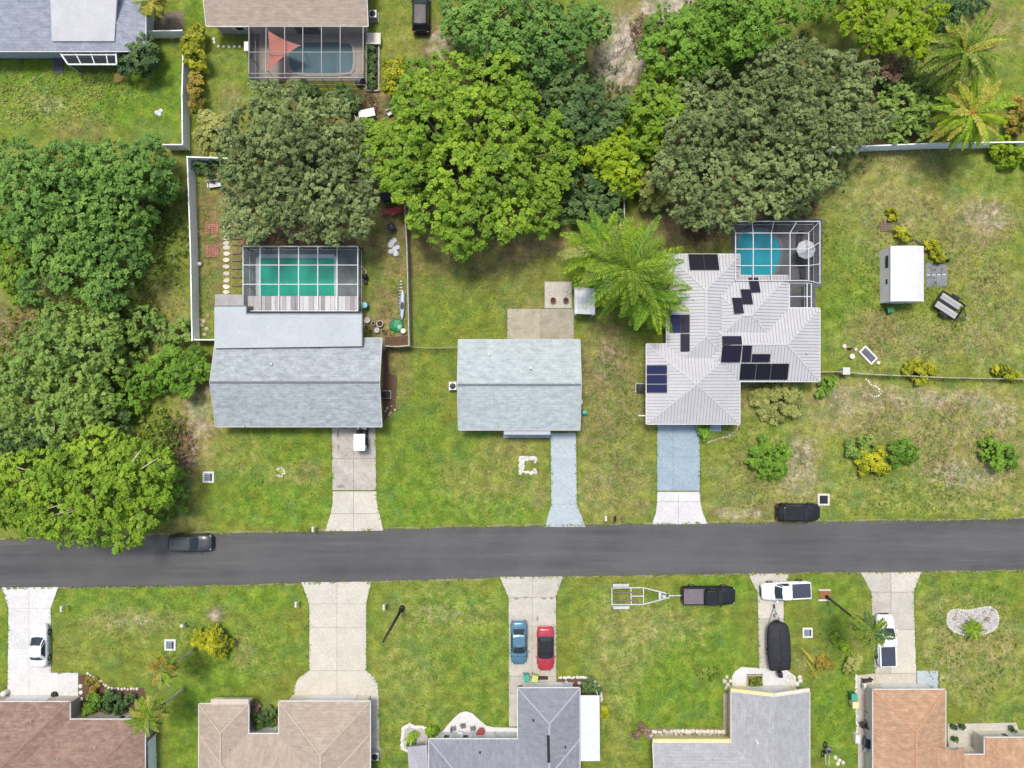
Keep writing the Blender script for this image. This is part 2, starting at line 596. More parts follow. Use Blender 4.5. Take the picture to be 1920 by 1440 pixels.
# soil and growth differ from yard to yard: (px, py, rx, ry, dry, dirt, lush)
ZONES = [
    (170, 180, 190, 90, .0, 0, .95), (100, 190, 60, 30, .25, 0, .3), (150, 240, 55, 22, .3, .35, 0), (300, 200, 50, 80, 0, 0, .55),
    (420, 140, 40, 90, .2, 0, .35), (430, 190, 22, 30, .3, .4, 0), (365, 20, 30, 40, 0, 0, .8),
    (760, 110, 45, 90, .35, 0, 0), (820, 90, 30, 45, .2, .8, 0), (700, 195, 50, 25, 0, .7, 0),
    (200, 430, 230, 170, 0, .45, 0), (320, 420, 40, 160, .15, 0, .2), (120, 650, 180, 130, .15, .4, 0), (30, 620, 60, 40, .1, .7, 0),
    (300, 600, 60, 60, .5, .2, 0), (375, 770, 45, 90, .75, .55, 0), (350, 840, 45, 60, .8, .4, 0), (385, 640, 30, 30, .2, 0, .3), (320, 930, 60, 60, .3, .2, .1),
    (150, 900, 160, 100, 0, .4, .2), (340, 985, 50, 15, .5, .2, 0),
    (520, 890, 110, 90, .05, 0, .75), (440, 850, 60, 40, .3, 0, .2), (530, 890, 50, 20, .35, 0, .2), (560, 960, 130, 25, .1, 0, .8), (580, 885, 30, 25, .3, .35, 0),
    (410, 480, 40, 130, .2, .45, 0), (560, 440, 150, 40, 0, .9, 0), (550, 330, 180, 130, 0, .6, 0), (735, 480, 40, 150, .1, .4, .1),
    (715, 600, 45, 50, .2, .6, 0), (735, 640, 40, 18, 0, .9, 0), (742, 700, 28, 75, .1, .85, 0), (745, 560, 30, 60, .3, .5, 0),
    (790, 720, 60, 90, .1, .1, .25), (780, 860, 80, 90, .05, 0, .6), (780, 950, 80, 40, 0, 0, .95),
    (880, 520, 150, 90, .1, .42, 0), (950, 455, 120, 30, .1, .75, 0), (850, 570, 90, 60, 0, 0, .35), (1010, 590, 60, 30, .4, .3, 0),
    (880, 290, 230, 190, 0, .7, 0), (930, 900, 100, 60, .4, .1, .15), (940, 955, 120, 28, .1, 0, .75), (900, 840, 50, 30, 0, 0, .4), (960, 840, 60, 25, .35, .35, 0), (1010, 935, 20, 20, .4, .4, 0),
    (1150, 760, 80, 140, .4, .3, .0), (1130, 680, 45, 70, .35, .5, 0), (1150, 930, 80, 50, .55, .2, 0), (1190, 900, 40, 70, .2, .2, .3),
    (1120, 800, 40, 30, .3, .5, 0), (1290, 420, 80, 60, .2, .7, 0), (1400, 400, 130, 40, .3, .6, 0), (1430, 240, 260, 180, 0, .65, 0),
    (1180, 90, 70, 90, .75, .6, 0), (1250, 20, 50, 40, .7, .6, 0), (1120, 150, 50, 60, .8, .5, 0),
    (1400, 740, 50, 30, .2, .7, 0), (1420, 900, 110, 70, .45, .15, .1), (1450, 780, 80, 50, .35, .1, .25), (1380, 960, 80, 18, .4, .45, .2), (1500, 870, 45, 90, .75, .3, 0), (1480, 800, 40, 30, 0, 0, .5),
    (1700, 340, 170, 70, .55, 0, .15), (1640, 400, 80, 110, .45, 0, .25), (1850, 330, 80, 50, .1, 0, .5), (1590, 540, 50, 130, .1, 0, .55), (1560, 620, 30, 60, 0, 0, .6),
    (1690, 410, 60, 30, .6, 0, .2), (1800, 470, 60, 80, .5, .3, 0), (1850, 410, 60, 40, .85, .25, 0), (1880, 600, 60, 120, .45, 0, .2), (1700, 640, 130, 50, .55, .12, .12), (1640, 610, 50, 30, .4, .4, 0), (1880, 690, 60, 50, .3, 0, .2),
    (1760, 790, 180, 60, .75, .15, .05), (1600, 760, 90, 50, .85, .2, 0), (1820, 860, 110, 50, .85, .35, 0), (1700, 750, 200, 20, .8, .25, 0), (1720, 930, 220, 32, .45, .05, .45), (1850, 940, 100, 25, .6, 0, .3), (1780, 945, 120, 16, .25, 0, .5), (1560, 900, 60, 60, .3, 0, .45),
    (1880, 60, 60, 50, .6, .4, 0), (1890, 140, 50, 60, .1, 0, .45), (1830, 30, 50, 30, .2, .5, 0), (1690, 200, 70, 70, 0, .7, 0),
    (250, 1130, 160, 40, .1, 0, .75), (250, 1165, 90, 22, .65, .15, 0), (160, 1215, 70, 40, .25, .1, .2), (420, 1150, 60, 40, .1, .2, .6), (405, 1152, 18, 15, .2, .8, 0), (470, 1230, 80, 70, .2, 0, .5), (400, 1280, 60, 80, 0, 0, .85), (500, 1120, 70, 25, 0, 0, .9), (345, 1370, 30, 90, 0, 0, .8), (300, 1190, 70, 35, .2, .1, .3),
    (455, 1225, 20, 30, .35, .25, 0), (830, 1150, 110, 50, .45, .1, .2), (850, 1125, 90, 18, .1, 0, .7), (850, 1220, 110, 80, .15, 0, .6), (760, 1270, 60, 70, .35, 0, .4), (930, 1330, 60, 50, .15, 0, .7), (800, 1330, 60, 30, .2, 0, .6), (735, 1400, 30, 60, .2, 0, .55),
    (1200, 1160, 120, 60, .2, 0, .5), (1160, 1240, 60, 120, .5, 0, .25), (1260, 1180, 70, 40, .55, .12, 0), (1320, 1250, 90, 90, .05, 0, .9), (1250, 1320, 90, 60, 0, 0, .95), (1170, 1400, 30, 60, .3, 0, .4), (1350, 1100, 70, 25, 0, 0, .8),
    (1560, 1110, 60, 30, 0, 0, .7), (1580, 1170, 40, 40, 0, 0, .8), (1530, 1250, 50, 40, .2, .35, .3), (1570, 1340, 50, 110, .05, 0, .8), (1610, 1180, 20, 40, .2, .4, 0),
    (1820, 1110, 120, 30, .05, 0, .6), (1790, 1240, 60, 80, .5, .12, .1), (1870, 1280, 50, 120, .45, .15, .1), (1740, 1170, 30, 90, .25, 0, .35), (1830, 1200, 90, 50, .55, .2, 0), (1890, 1330, 40, 40, .1, 0, .6), (1800, 1130, 70, 20, .4, .1, .2), (10, 1190, 8, 70, 0, 0, .9),
]
zone = np.zeros(gx.shape + (3,))
sand = np.zeros(gx.shape)
for (cx, cy, rx, ry, *w) in ZONES:
    d = np.sqrt(((gpx - cx) / rx) ** 2 + ((gpy - cy) / ry) ** 2)
    k = np.clip(1.55 - d, 0, 1)
    k = k * k * (3 - 2 * k)
    for i in range(3):
        zone[..., i] = zone[..., i] * (1 - k * (0.55 if sum(w) > 0 else 0)) + w[i] * k * (1 if zone[..., i].size else 1)
zone = np.clip(zone, 0, 1)
SAND = [(1175, 95, 42, 55, .95), (1150, 125, 30, 35, .9), (1250, 15, 45, 25, .9), (1500, 875, 26, 55, .6), (1810, 890, 60, 22, .65), (1600, 750, 60, 26, .45), (1850, 405, 38, 26, .6), (1385, 962, 40, 9, .7),
        (405, 1152, 13, 11, .7), (372, 770, 24, 60, .55), (350, 850, 22, 30, .5), (825, 85, 18, 28, .6), (1760, 750, 120, 14, .5), (1700, 740, 90, 12, .4), (90, 195, 30, 22, .4), (1135, 680, 22, 40, .3), (1870, 780, 40, 30, .4), (250, 1163, 40, 12, .35), (840, 1150, 50, 20, .25), (1790, 1260, 30, 50, .2), (1690, 520, 30, 60, .2)]
for (cx, cy, rx, ry, w) in SAND:
    k = np.clip(1.6 - np.sqrt(((gpx - cx) / rx) ** 2 + ((gpy - cy) / ry) ** 2), 0, 1)
    sand = np.maximum(sand, w * (.78 if cy > 150 else 1) * k * k * (3 - 2 * k))
ny, nx = gx.shape
gid = np.arange(nx * ny).reshape(ny, nx)
gf = np.stack([gid[:-1, :-1], gid[:-1, 1:], gid[1:, 1:], gid[1:, :-1]], -1).reshape(-1, 4)

m, nt, b = new_mat('lawn_ground')
n, l = nt.nodes, nt.links


def noise(scale, detail=6, rough=0.6, seed=0.0, stretch=(1, 1, 1)):
    tc = n.new('ShaderNodeTexCoord')
    mp = n.new('ShaderNodeMapping')
    mp.inputs['Location'].default_value = (seed, seed * 1.7, 0)
    mp.inputs['Scale'].default_value = stretch
    l.new(tc.outputs['Object'], mp.inputs[0])
    z = n.new('ShaderNodeTexNoise')
    z.inputs['Scale'].default_value = scale
    z.inputs['Detail'].default_value = detail
    z.inputs['Roughness'].default_value = rough
    l.new(mp.outputs[0], z.inputs['Vector'])
    return z.outputs['Fac']


def maprange(x, a, bb, c, d):
    q = n.new('ShaderNodeMapRange')
    q.inputs[1].default_value, q.inputs[2].default_value, q.inputs[3].default_value, q.inputs[4].default_value = a, bb, c, d
    l.new(x, q.inputs[0])
    return q.outputs[0]


def math_(op, a, bb):
    q = n.new('ShaderNodeMath')
    q.operation = op
    for i, x in enumerate((a, bb)):
        if isinstance(x, (int, float)):
            q.inputs[i].default_value = x
        else:
            l.new(x, q.inputs[i])
    return q.outputs[0]


def mixc(f, a, bb, mode='MIX'):
    q = n.new('ShaderNodeMix')
    q.data_type = 'RGBA'
    q.blend_type = mode
    for i, x in ((0, f), (6, a), (7, bb)):
        if isinstance(x, (int, float)):
            q.inputs[i].default_value = x
        elif isinstance(x, tuple):
            q.inputs[i].default_value = rgb(x)
        else:
            l.new(x, q.inputs[i])
    return q.outputs[2]


at = n.new('ShaderNodeAttribute')
at.attribute_name = 'zone'
sp = n.new('ShaderNodeSeparateColor')
l.new(at.outputs['Color'], sp.inputs[0])
zd, zs, zl = sp.outputs[0], sp.outputs[1], sp.outputs[2]
n_big, n_mid, n_fine = noise(0.22, 8, 0.62), noise(1.3, 6, 0.7, 7.1), noise(4.5, 4, 0.7, 3.3)
n_mow = noise(1.6, 4, 0.6, 21, (0.25, 1.4, 1))


def weight(z, a, k):
    """zone weight broken up by noise"""
    s = math_('ADD', math_('MULTIPLY', a, 1.0), math_('MULTIPLY', n_fine, 0.5))
    s = math_('SUBTRACT', s, 0.75)
    s = math_('ADD', math_('MULTIPLY', s, k), z)
    q = maprange(s, 0.12, 0.85, 0, 1)
    return math_('MULTIPLY', q, maprange(z, 0.0, 0.2, 0, 1))


base_g = mixc(maprange(n_big, 0.38, 0.62, 0, 1), (0.120, 0.136, 0.024), (0.098, 0.140, 0.020))
base_g = mixc(maprange(n_mow, 0.42, 0.66, 0, 0.45), base_g, (0.160, 0.178, 0.028))
lush_c = mixc(maprange(n_mid, 0.36, 0.64, 0, 1), (0.064, 0.126, 0.014), (0.128, 0.190, 0.021))
dry_c = mixc(maprange(n_mid, 0.36, 0.64, 0, 1), (0.150, 0.148, 0.040), (0.250, 0.225, 0.090))
dirt_c = mixc(maprange(n_mid, 0.36, 0.64, 0, 1), (0.105, 0.082, 0.034), (0.200, 0.150, 0.078))
c = mixc(weight(zl, n_big, 1.0), base_g, lush_c)
c = mixc(weight(zd, n_mid, 1.4), c, dry_c)
c = mixc(weight(zs, n_big, 1.0), c, dirt_c)
at2 = n.new('ShaderNodeAttribute')
at2.attribute_name = 'sand'
c = mixc(weight(at2.outputs['Fac'], n_mid, 1.3), c, mixc(maprange(n_mid, 0.36, 0.64, 0, 1), (0.215, 0.175, 0.125), (0.370, 0.320, 0.260)))
# bluish and yellowish stands of different grasses
c = mixc(maprange(noise(0.42, 4, 0.6, 71), 0.50, 0.62, 0, 0.5), c, (0.072, 0.130, 0.034))
c = mixc(maprange(noise(0.55, 4, 0.6, 43), 0.51, 0.64, 0, 0.5), c, (0.180, 0.196, 0.030))
# single weeds and bare specks
c = mixc(maprange(noise(2.6, 5, 0.75, 55), 0.56, 0.66, 0, 0.65), c, (0.058, 0.100, 0.012))
c = mixc(maprange(noise(2.1, 6, 0.8, 91), 0.61, 0.74, 0, 0.5), c, (0.255, 0.245, 0.095))
hs = n.new('ShaderNodeHueSaturation')
l.new(c, hs.inputs['Color'])
l.new(math_('MULTIPLY', math_('MULTIPLY', maprange(n_fine, 0.33, 0.67, 0.90, 1.42), maprange(noise(0.75, 4, 0.6, 17), 0.35, 0.65, 0.80, 1.28)), maprange(noise(10, 2, 0.6, 13), 0.3, 0.7, 0.90, 1.12)), hs.inputs['Value'])
l.new(hs.outputs[0], b.inputs['Base Color'])
b.inputs['Roughness'].default_value = 0.95
b.inputs['Specular IOR Level'].default_value = 0.1
bp = n.new('ShaderNodeBump')
bp.inputs['Strength'].default_value = 0.7
bp.inputs['Distance'].default_value = 0.12
l.new(n_fine, bp.inputs['Height'])
l.new(bp.outputs[0], b.inputs['Normal'])
ground = raw_mesh('ground', np.stack([gx, gy, np.zeros_like(gx)], -1).reshape(-1, 3), gf, m)
za = ground.data.attributes.new('zone', 'FLOAT_COLOR', 'POINT')
za.data.foreach_set('color', np.concatenate([zone.reshape(-1, 3), np.ones((nx * ny, 1))], 1).astype(np.float32).ravel())
sa = ground.data.attributes.new('sand', 'FLOAT', 'POINT')
sa.data.foreach_set('value', sand.ravel().astype(np.float32))
ground['kind'] = 'structure'
ground['label'] = 'mown and weedy grass ground of the residential lots'

# ------------------------------------------------------------------ the road
m_asphalt, nt, b = new_mat('asphalt')
n, l = nt.nodes, nt.links
a1 = noise(0.35, 6, 0.6, 2, (0.10, 1.9, 1))
a2 = noise(14, 3, 0.7, 5)
a3 = noise(0.12, 4, 0.6, 9)
c = mixc(maprange(a1, 0.32, 0.68, 0, 1), (0.056, 0.055, 0.055), (0.096, 0.095, 0.093))
c = mixc(maprange(a3, 0.4, 0.65, 0, 0.6), c, (0.104, 0.102, 0.099))
c = mixc(maprange(noise(0.9, 5, 0.6, 31), 0.62, 0.72, 0, 0.25), c, (0.050, 0.050, 0.051))
c = mixc(maprange(noise(0.5, 6, 0.7, 77, (0.12, 2.6, 1)), 0.54, 0.66, 0, 0.5), c, (0.118, 0.115, 0.110))
hs = n.new('ShaderNodeHueSaturation')
l.new(c, hs.inputs['Color'])
l.new(maprange(a2, 0.3, 0.7, 0.88, 1.12), hs.inputs['Value'])
l.new(hs.outputs[0], b.inputs['Base Color'])
b.inputs['Roughness'].default_value = 0.88
b.inputs['Specular IOR Level'].default_value = 0.25

road_n = [(-900, 1024), (0, 1011), (300, 1003), (600, 996), (860, 988), (1220, 982), (1560, 978), (1920, 973), (2900, 962)]
road_s = [(-900, 1122), (0, 1103), (300, 1099), (570, 1093), (940, 1083), (1240, 1078), (1600, 1073), (1920, 1069), (2900, 1056)]


def densify(pts, amp, seed):
    rr = random.Random(seed)
    out = []
    for a, b_ in zip(pts[:-1], pts[1:]):
        k = max(2, int(abs(b_[0] - a[0]) / 22))
        for i in range(k):
            t = i / k
            out.append((a[0] + (b_[0] - a[0]) * t, a[1] + (b_[1] - a[1]) * t + rr.uniform(-amp, amp)))
    out.append(pts[-1])
    return out


rn = densify(road_n, 1.3, 1)
rs = densify(road_s, 1.3, 2)
rp_ = [P(*p) for p in rn] + [P(*p) for p in rs[::-1]]
struct('road', MB().prism([(p.x, p.y) for p in rp_], -0.05, 0.035), m_asphalt, label='grey asphalt residential road running across the scene')
# worn sandy verge where the grass meets the asphalt
m_verge = M('sandy_verge', (0.27, 0.24, 0.13), (0.13, 0.14, 0.045), 1.2, 0.95, fine=0.3)
for edge, sgn, seed in ((rn, -1, 3), (rs, 1, 4)):
    rr = random.Random(seed)
    o_ = [P(x, y + sgn * rr.uniform(1.0, 4.5)) for x, y in edge]
    i_ = [P(x, y - sgn * 2.5) for x, y in edge]
    struct('road_verge', MB().prism([(p.x, p.y) for p in o_] + [(p.x, p.y) for p in i_[::-1]], -0.04, 0.012), m_verge,
           label='thin sandy strip along the %s edge of the road' % ('north' if sgn < 0 else 'south'))


# ------------------------------------------------------------------ driveways and slabs
def inset(poly, d):
    """shrink a convex-ish polygon about each edge by d"""
    n_ = len(poly)
    a = sum(poly[i][0] * poly[(i + 1) % n_][1] - poly[(i + 1) % n_][0] * poly[i][1] for i in range(n_))
    if a < 0:
        poly = poly[::-1]
    out = []
    for i in range(n_):
        p0, p1, p2 = Vector(poly[i - 1][:2]), Vector(poly[i][:2]), Vector(poly[(i + 1) % n_][:2])
        e1, e2 = (p1 - p0).normalized(), (p2 - p1).normalized()
        n1, n2 = Vector((-e1.y, e1.x)), Vector((-e2.y, e2.x))
        k = 1 + n1.dot(n2)
        q = p1 + (n1 + n2) * (d / max(k, 0.35))
        out.append((q.x, q.y))
    return out


def pad(name, label, polys, mats, z=0.05, bed=None, gap=0.025):
    """paved area: joint bed below, each slab its own part"""
    c = P(*polys[0][0])
    root = thing(name, label, name.replace('_', ' '), (c.x, c.y, 0))
    root['kind'] = 'structure'
    if not isinstance(mats, (list, tuple)):
        mats = [mats] * len(polys)
    for i, pl in enumerate(polys):
        w = [(P(*q).x, P(*q).y) for q in pl]
        obj('slab', MB().prism(inset(w, gap), 0.0, z), mats[i], root)
        obj('joint_bed', MB().prism(w, -0.03, z - 0.022 - 0.002 * (i % 3)), bed or M('joint_dirt', (0.27, 0.24, 0.19), (0.17, 0.15, 0.115), 4, 0.95), root)
    return root


def q(x0, y0, x1, y1):
    return [(x0, y0), (x1, y0), (x1, y1), (x0, y1)]


DRIVES = []


def stains(root, spots, mat, z):
    rr = random.Random(len(spots) * 7)
    for (x, y, rx, ry) in spots:
        pts = [(x + rx * rr.uniform(.6, 1.15) * math.cos(t), y + ry * rr.uniform(.6, 1.15) * math.sin(t)) for t in [2 * math.pi * k / 9 for k in range(9)]]
        obj('stain', MB().prism([(P(*p_).x, P(*p_).y) for p_ in pts], z - .01, z + .0025), mat, root)


m_stain = M('old_oil_stain', (0.26, 0.24, 0.21), (0.17, 0.155, 0.14), 2.5, 0.8)
d1 = pad('driveway', 'stained tan concrete driveway under the white-roofed cart', [
    [(622, 785), (663, 785), (663, 860), (622.6, 860)], [(663, 785), (704, 785), (705, 860), (663, 860)],
    [(622.6, 860), (663, 860), (663, 919), (623.5, 919)], [(663, 860), (705, 860), (706, 919), (663, 919)],
    [(623.5, 921), (663, 921), (663, 963), (620, 963), (623.5, 942)], [(663, 921), (706, 921), (706.5, 940), (712, 963), (663, 963)],
    [(620, 963), (663, 963), (663, 996), (609, 996)], [(663, 963), (712, 963), (719, 995), (663, 996)]],
    [m_concrete_old] * 4 + [m_concrete_cream] * 4)
stains(d1, [(634, 815, 3.5, 9), (635, 838, 2.5, 6), (646, 802, 9, 3), (640, 912, 10, 3)], m_stain, .05)
pad('driveway', 'pale blue painted narrow driveway between two lawns', [
    [(1032, 812), (1080, 812), (1080.5, 860), (1032.5, 860)], [(1032.5, 860), (1080.5, 860), (1082, 945), (1033.5, 945)],
    [(1033.5, 945), (1082, 945), (1098, 988), (1021, 988)]], m_blue_paint, gap=0.012)
pad('front_walk', 'pale blue front walk below the plain grey roof', [q(943, 800, 1031, 821)], m_blue_paint, z=0.06)
pad('driveway', 'light blue driveway with a white concrete apron', [
    q(1232, 788, 1262, 857), q(1262, 788, 1312, 857), q(1232, 857, 1262, 920), q(1262, 857, 1312, 920),
    [(1232, 922), (1272, 922), (1272, 940), (1231.5, 940)], [(1272, 922), (1313, 922), (1313, 940), (1272, 940)],
    [(1231.5, 940), (1272, 940), (1272, 983), (1222, 983), (1230, 960)], [(1272, 940), (1313, 940), (1318, 962), (1327, 982), (1272, 983)]],
    [m_blue_paint2] * 4 + [m_concrete_white] * 4, gap=0.018)
pad('front_walk', 'small pale blue step beside the metal-roofed garage', [q(1330, 788, 1352, 809)], m_blue_paint2, z=0.07)
pad('driveway', 'bright white driveway holding the white sedan', [
    [(4, 1101), (55, 1101), (55, 1140), (16, 1140)], [(55, 1101), (110, 1100), (96, 1140), (55, 1140)],
    [(16, 1140), (55, 1140), (55, 1215), (15.5, 1215)], [(55, 1140), (96, 1140), (96, 1215), (55, 1215)],
    [(15.5, 1215), (55, 1215), (55, 1330), (14, 1330)], [(55, 1215), (96, 1215), (96, 1261), (147, 1261), (147, 1330), (55, 1330)]],
    m_concrete_white, gap=0.012)
pad('driveway', 'wide empty cream driveway flaring at both ends', [
    [(565, 1091), (632, 1091), (632, 1132), (579.5, 1132), (578, 1127)], [(632, 1091), (697, 1090), (688, 1126), (687.5, 1132), (632, 1132)],
    q(580, 1132, 632, 1176), q(632, 1132, 687, 1176), q(580, 1176, 632, 1257), q(632, 1176, 687, 1257),
    [(580, 1257), (632, 1257), (632, 1325), (553, 1325), (552, 1290), (559, 1271)], [(632, 1257), (687, 1257), (700, 1268), (709, 1282), (711, 1325), (632, 1325)],
    [(692, 1325), (711, 1325), (712, 1420), (692, 1420)]], m_concrete_cream, gap=0.018)
d6 = pad('driveway', 'pinkish concrete driveway with the blue and the red car', [
    [(937, 1081), (998, 1081), (998, 1120), (953, 1120)], [(998, 1081), (1056, 1080), (1042, 1120), (998, 1120)],
    q(953.5, 1120, 998, 1174), q(998, 1120, 1042.5, 1174), q(954, 1174, 998, 1268), q(998, 1174, 1043, 1268),
    [(954, 1268), (1043, 1268), (1043, 1285), (971, 1285), (971, 1300), (954, 1300)], q(954, 1300, 975, 1362)], m_concrete, gap=0.018)
stains(d6, [(968, 1122, 5, 2), (985, 1120, 6, 2), (1020, 1122, 5, 2), (1034, 1121, 4, 2.5), (1008, 1160, 2, 6)], m_stain, .05)
pad('front_patio', 'white curved front patio beside the dark grey roof', [
    [(822, 1385), (829, 1372), (838, 1360), (852, 1345), (862, 1336), (874, 1333), (886, 1337), (900, 1350), (912, 1360), (925, 1363), (975, 1364), (975, 1400), (822, 1400)]],
    m_concrete_white)
pad('driveway', 'narrow grey driveway under the covered boat', [
    [(1402, 1075), (1479, 1075), (1471, 1106), (1420, 1112)], [(1420, 1112), (1469, 1106), (1469.5, 1160), (1421, 1160)],
    [(1421, 1160), (1469.5, 1160), (1470, 1252), (1423, 1252)],
    [(1423, 1252), (1470, 1252), (1492, 1268), (1492, 1312), (1430, 1312), (1430, 1264), (1400, 1264), (1400, 1312), (1372, 1312), (1372, 1268), (1378, 1258), (1390, 1250)]],
    [m_concrete, m_concrete_cream, m_concrete, m_concrete_white])
pad('driveway', 'worn tan driveway under the white pickup with a dark bed', [
    [(1613, 1073), (1670, 1073), (1670, 1110), (1633, 1110)], [(1670, 1073), (1727, 1072), (1713, 1110), (1670, 1110)],
    [(1633, 1110), (1670, 1110), (1670, 1180), (1636, 1180)], [(1670, 1110), (1713, 1110), (1715, 1180), (1670, 1180)],
    [(1636, 1180), (1670, 1180), (1670, 1262), (1640, 1262)], [(1670, 1180), (1715, 1180), (1718, 1262), (1670, 1262)],
    q(1640, 1262, 1718, 1310)], [m_concrete, m_concrete_cream, m_concrete_old, m_concrete, m_concrete, m_concrete_cream, m_concrete])
pad('side_patio', 'cluttered side patio along the orange roof', [
    [(1606, 1266), (1640, 1262), (1640, 1310), (1606, 1310)], q(1606, 1310, 1642, 1372), q(1608, 1372, 1645, 1440)], m_concrete)
pad('parking_pad', 'square pale blue pad beside the tan driveway', [q(1719, 1257, 1759, 1310)], m_blue_paint)
pad('entry_court', 'grey concrete entry court between the orange roof wings', [[(1776, 1357), (1905, 1354), (1915, 1385), (1850, 1390), (1845, 1425), (1785, 1430), (1776, 1390)]], m_concrete)
pad('back_patio', 'weathered tan back patio behind the plain grey roof', [q(951, 579, 1013, 650), q(1013, 579, 1076, 650)], m_patio_old)
pad('patio_pad', 'small stained square pad touching the back patio', [q(1021, 528, 1072, 578)], m_concrete)

# ------------------------------------------------------------------ houses
def clip_half(poly, nrm, d):
    """keep the part of a 2-D polygon where dot(p, nrm) <= d"""
    out = []
    for i in range(len(poly)):
        a, b_ = poly[i], poly[(i + 1) % len(poly)]
        da, db = a[0] * nrm[0] + a[1] * nrm[1] - d, b_[0] * nrm[0] + b_[1] * nrm[1] - d
        if da <= 0:
            out.append(a)
        if da * db < 0:
            t = da / (da - db)
            out.append((a[0] + (b_[0] - a[0]) * t, a[1] + (b_[1] - a[1]) * t))
    return out


class Wing:
    """one rectangular wing with a hip or gable roof; px rectangle is the eave as photographed"""

    def __init__(s, px, ze, slope, axis, ends, i=0, world=None):
        if world:
            s.x0, s.y0, s.x1, s.y1 = world
        else:
            a, b_ = P(px[0], px[3], ze), P(px[2], px[1], ze)
            s.x0, s.y0, s.x1, s.y1 = a.x, a.y, b_.x, b_.y
        e = 0.004 * i
        s.x0 -= e; s.y0 -= e; s.x1 += e; s.y1 += e
        s.ze, s.sl, s.axis, s.ends = ze + 0.007 * i, slope, axis, ends
        s.h = (s.y1 - s.y0) / 2 if axis == 'x' else (s.x1 - s.x0) / 2
        s.zr = s.ze + s.sl * s.h
        L = (s.x1 - s.x0) if axis == 'x' else (s.y1 - s.y0)
        s.es = slope * s.h / min(s.h, L / 2)      # end hips steepen when the wing is short
        i0 = min(s.h, L / 2) if ends[0] == 'h' else 0
        i1 = min(s.h, L / 2) if ends[1] == 'h' else 0
        if axis == 'x':
            ym = (s.y0 + s.y1) / 2
            s.r0, s.r1 = (s.x0 + i0, ym), (s.x1 - i1, ym)
        else:
            xm = (s.x0 + s.x1) / 2
            s.r0, s.r1 = (xm, s.y0 + i0), (xm, s.y1 - i1)
        c = [(s.x0, s.y0), (s.x1, s.y0), (s.x1, s.y1), (s.x0, s.y1)]
        if axis == 'x':
            s.facets = [([c[0], c[1], s.r1, s.r0], (1, 0), (0, 1)), ([c[2], c[3], s.r0, s.r1], (-1, 0), (0, -1))]
            t = [([c[3], c[0], s.r0], (0, -1), (1, 0)), ([c[1], c[2], s.r1], (0, 1), (-1, 0))]
        else:
            s.facets = [([c[1], c[2], s.r1, s.r0], (0, 1), (-1, 0)), ([c[3], c[0], s.r0, s.r1], (0, -1), (1, 0))]
            t = [([c[0], c[1], s.r0], (1, 0), (0, 1)), ([c[2], c[3], s.r1], (-1, 0), (0, -1))]
        for k in (0, 1):
            if ends[k] == 'h':
                s.facets.append(t[k])

    def z(s, x, y):
        if not (s.x0 <= x <= s.x1 and s.y0 <= y <= s.y1):
            return -1
        if s.axis == 'x':
            d = min(y - s.y0, s.y1 - y)
            if s.ends[0] == 'h': d = min(d, (x - s.x0) * s.es / s.sl)
            if s.ends[1] == 'h': d = min(d, (s.x1 - x) * s.es / s.sl)
        else:
            d = min(x - s.x0, s.x1 - x)
            if s.ends[0] == 'h': d = min(d, (y - s.y0) * s.es / s.sl)
            if s.ends[1] == 'h': d = min(d, (s.y1 - y) * s.es / s.sl)
        return s.ze + s.sl * max(d, 0)

    def fz(s, p, eave_pt, up):
        end = (up[0] != 0) == (s.axis == 'x')
        return s.ze + (s.es if end else s.sl) * ((p[0] - eave_pt[0]) * up[0] + (p[1] - eave_pt[1]) * up[1])


def facing_quad(a, b_, t, w, z0, z1, off):
    """window box on wall line a-b (2-D, outside on the right of a to b), centre at share t"""
    d = Vector((b_[0] - a[0], b_[1] - a[1]))
    L = d.length
    d.normalize()
    nrm = Vector((d.y, -d.x))
    c = Vector(a[:2]) + d * (L * t)
    p = [c - d * w / 2 - nrm * 0.02, c + d * w / 2 - nrm * 0.02, c + d * w / 2 + nrm * off, c - d * w / 2 + nrm * off]
    return MB().prism([(v.x, v.y) for v in p], z0, z1)


def window(house, a, b_, t, w=1.2, z0=0.9, z1=2.0):
    f = obj('window', facing_quad(a, b_, t, w + 0.16, z0 - 0.08, z1 + 0.08, 0.05), m_white_paint, house)
    obj('pane', facing_quad(a, b_, t - 0.0, w / 2 - 0.04, z0, z1, 0.062), m_glass, f)
    return f


def door(house, a, b_, t, w=0.95, h=2.05, mat=None, name='door'):
    d = obj(name, facing_quad(a, b_, t, w, 0.06, h, 0.055), mat or m_white_paint, house)
    if name == 'garage_door':
        for k in range(4):
            obj('panel', facing_quad(a, b_, t, w - 0.15, 0.12 + k * h / 4.1, 0.12 + (k + 0.86) * h / 4.1, 0.072), mat or m_white_paint, d)
    else:
        obj('handle', facing_quad(a, b_, t + 0.0, 0.06, 0.95, 1.05, 0.11), m_steel, d)
    return d


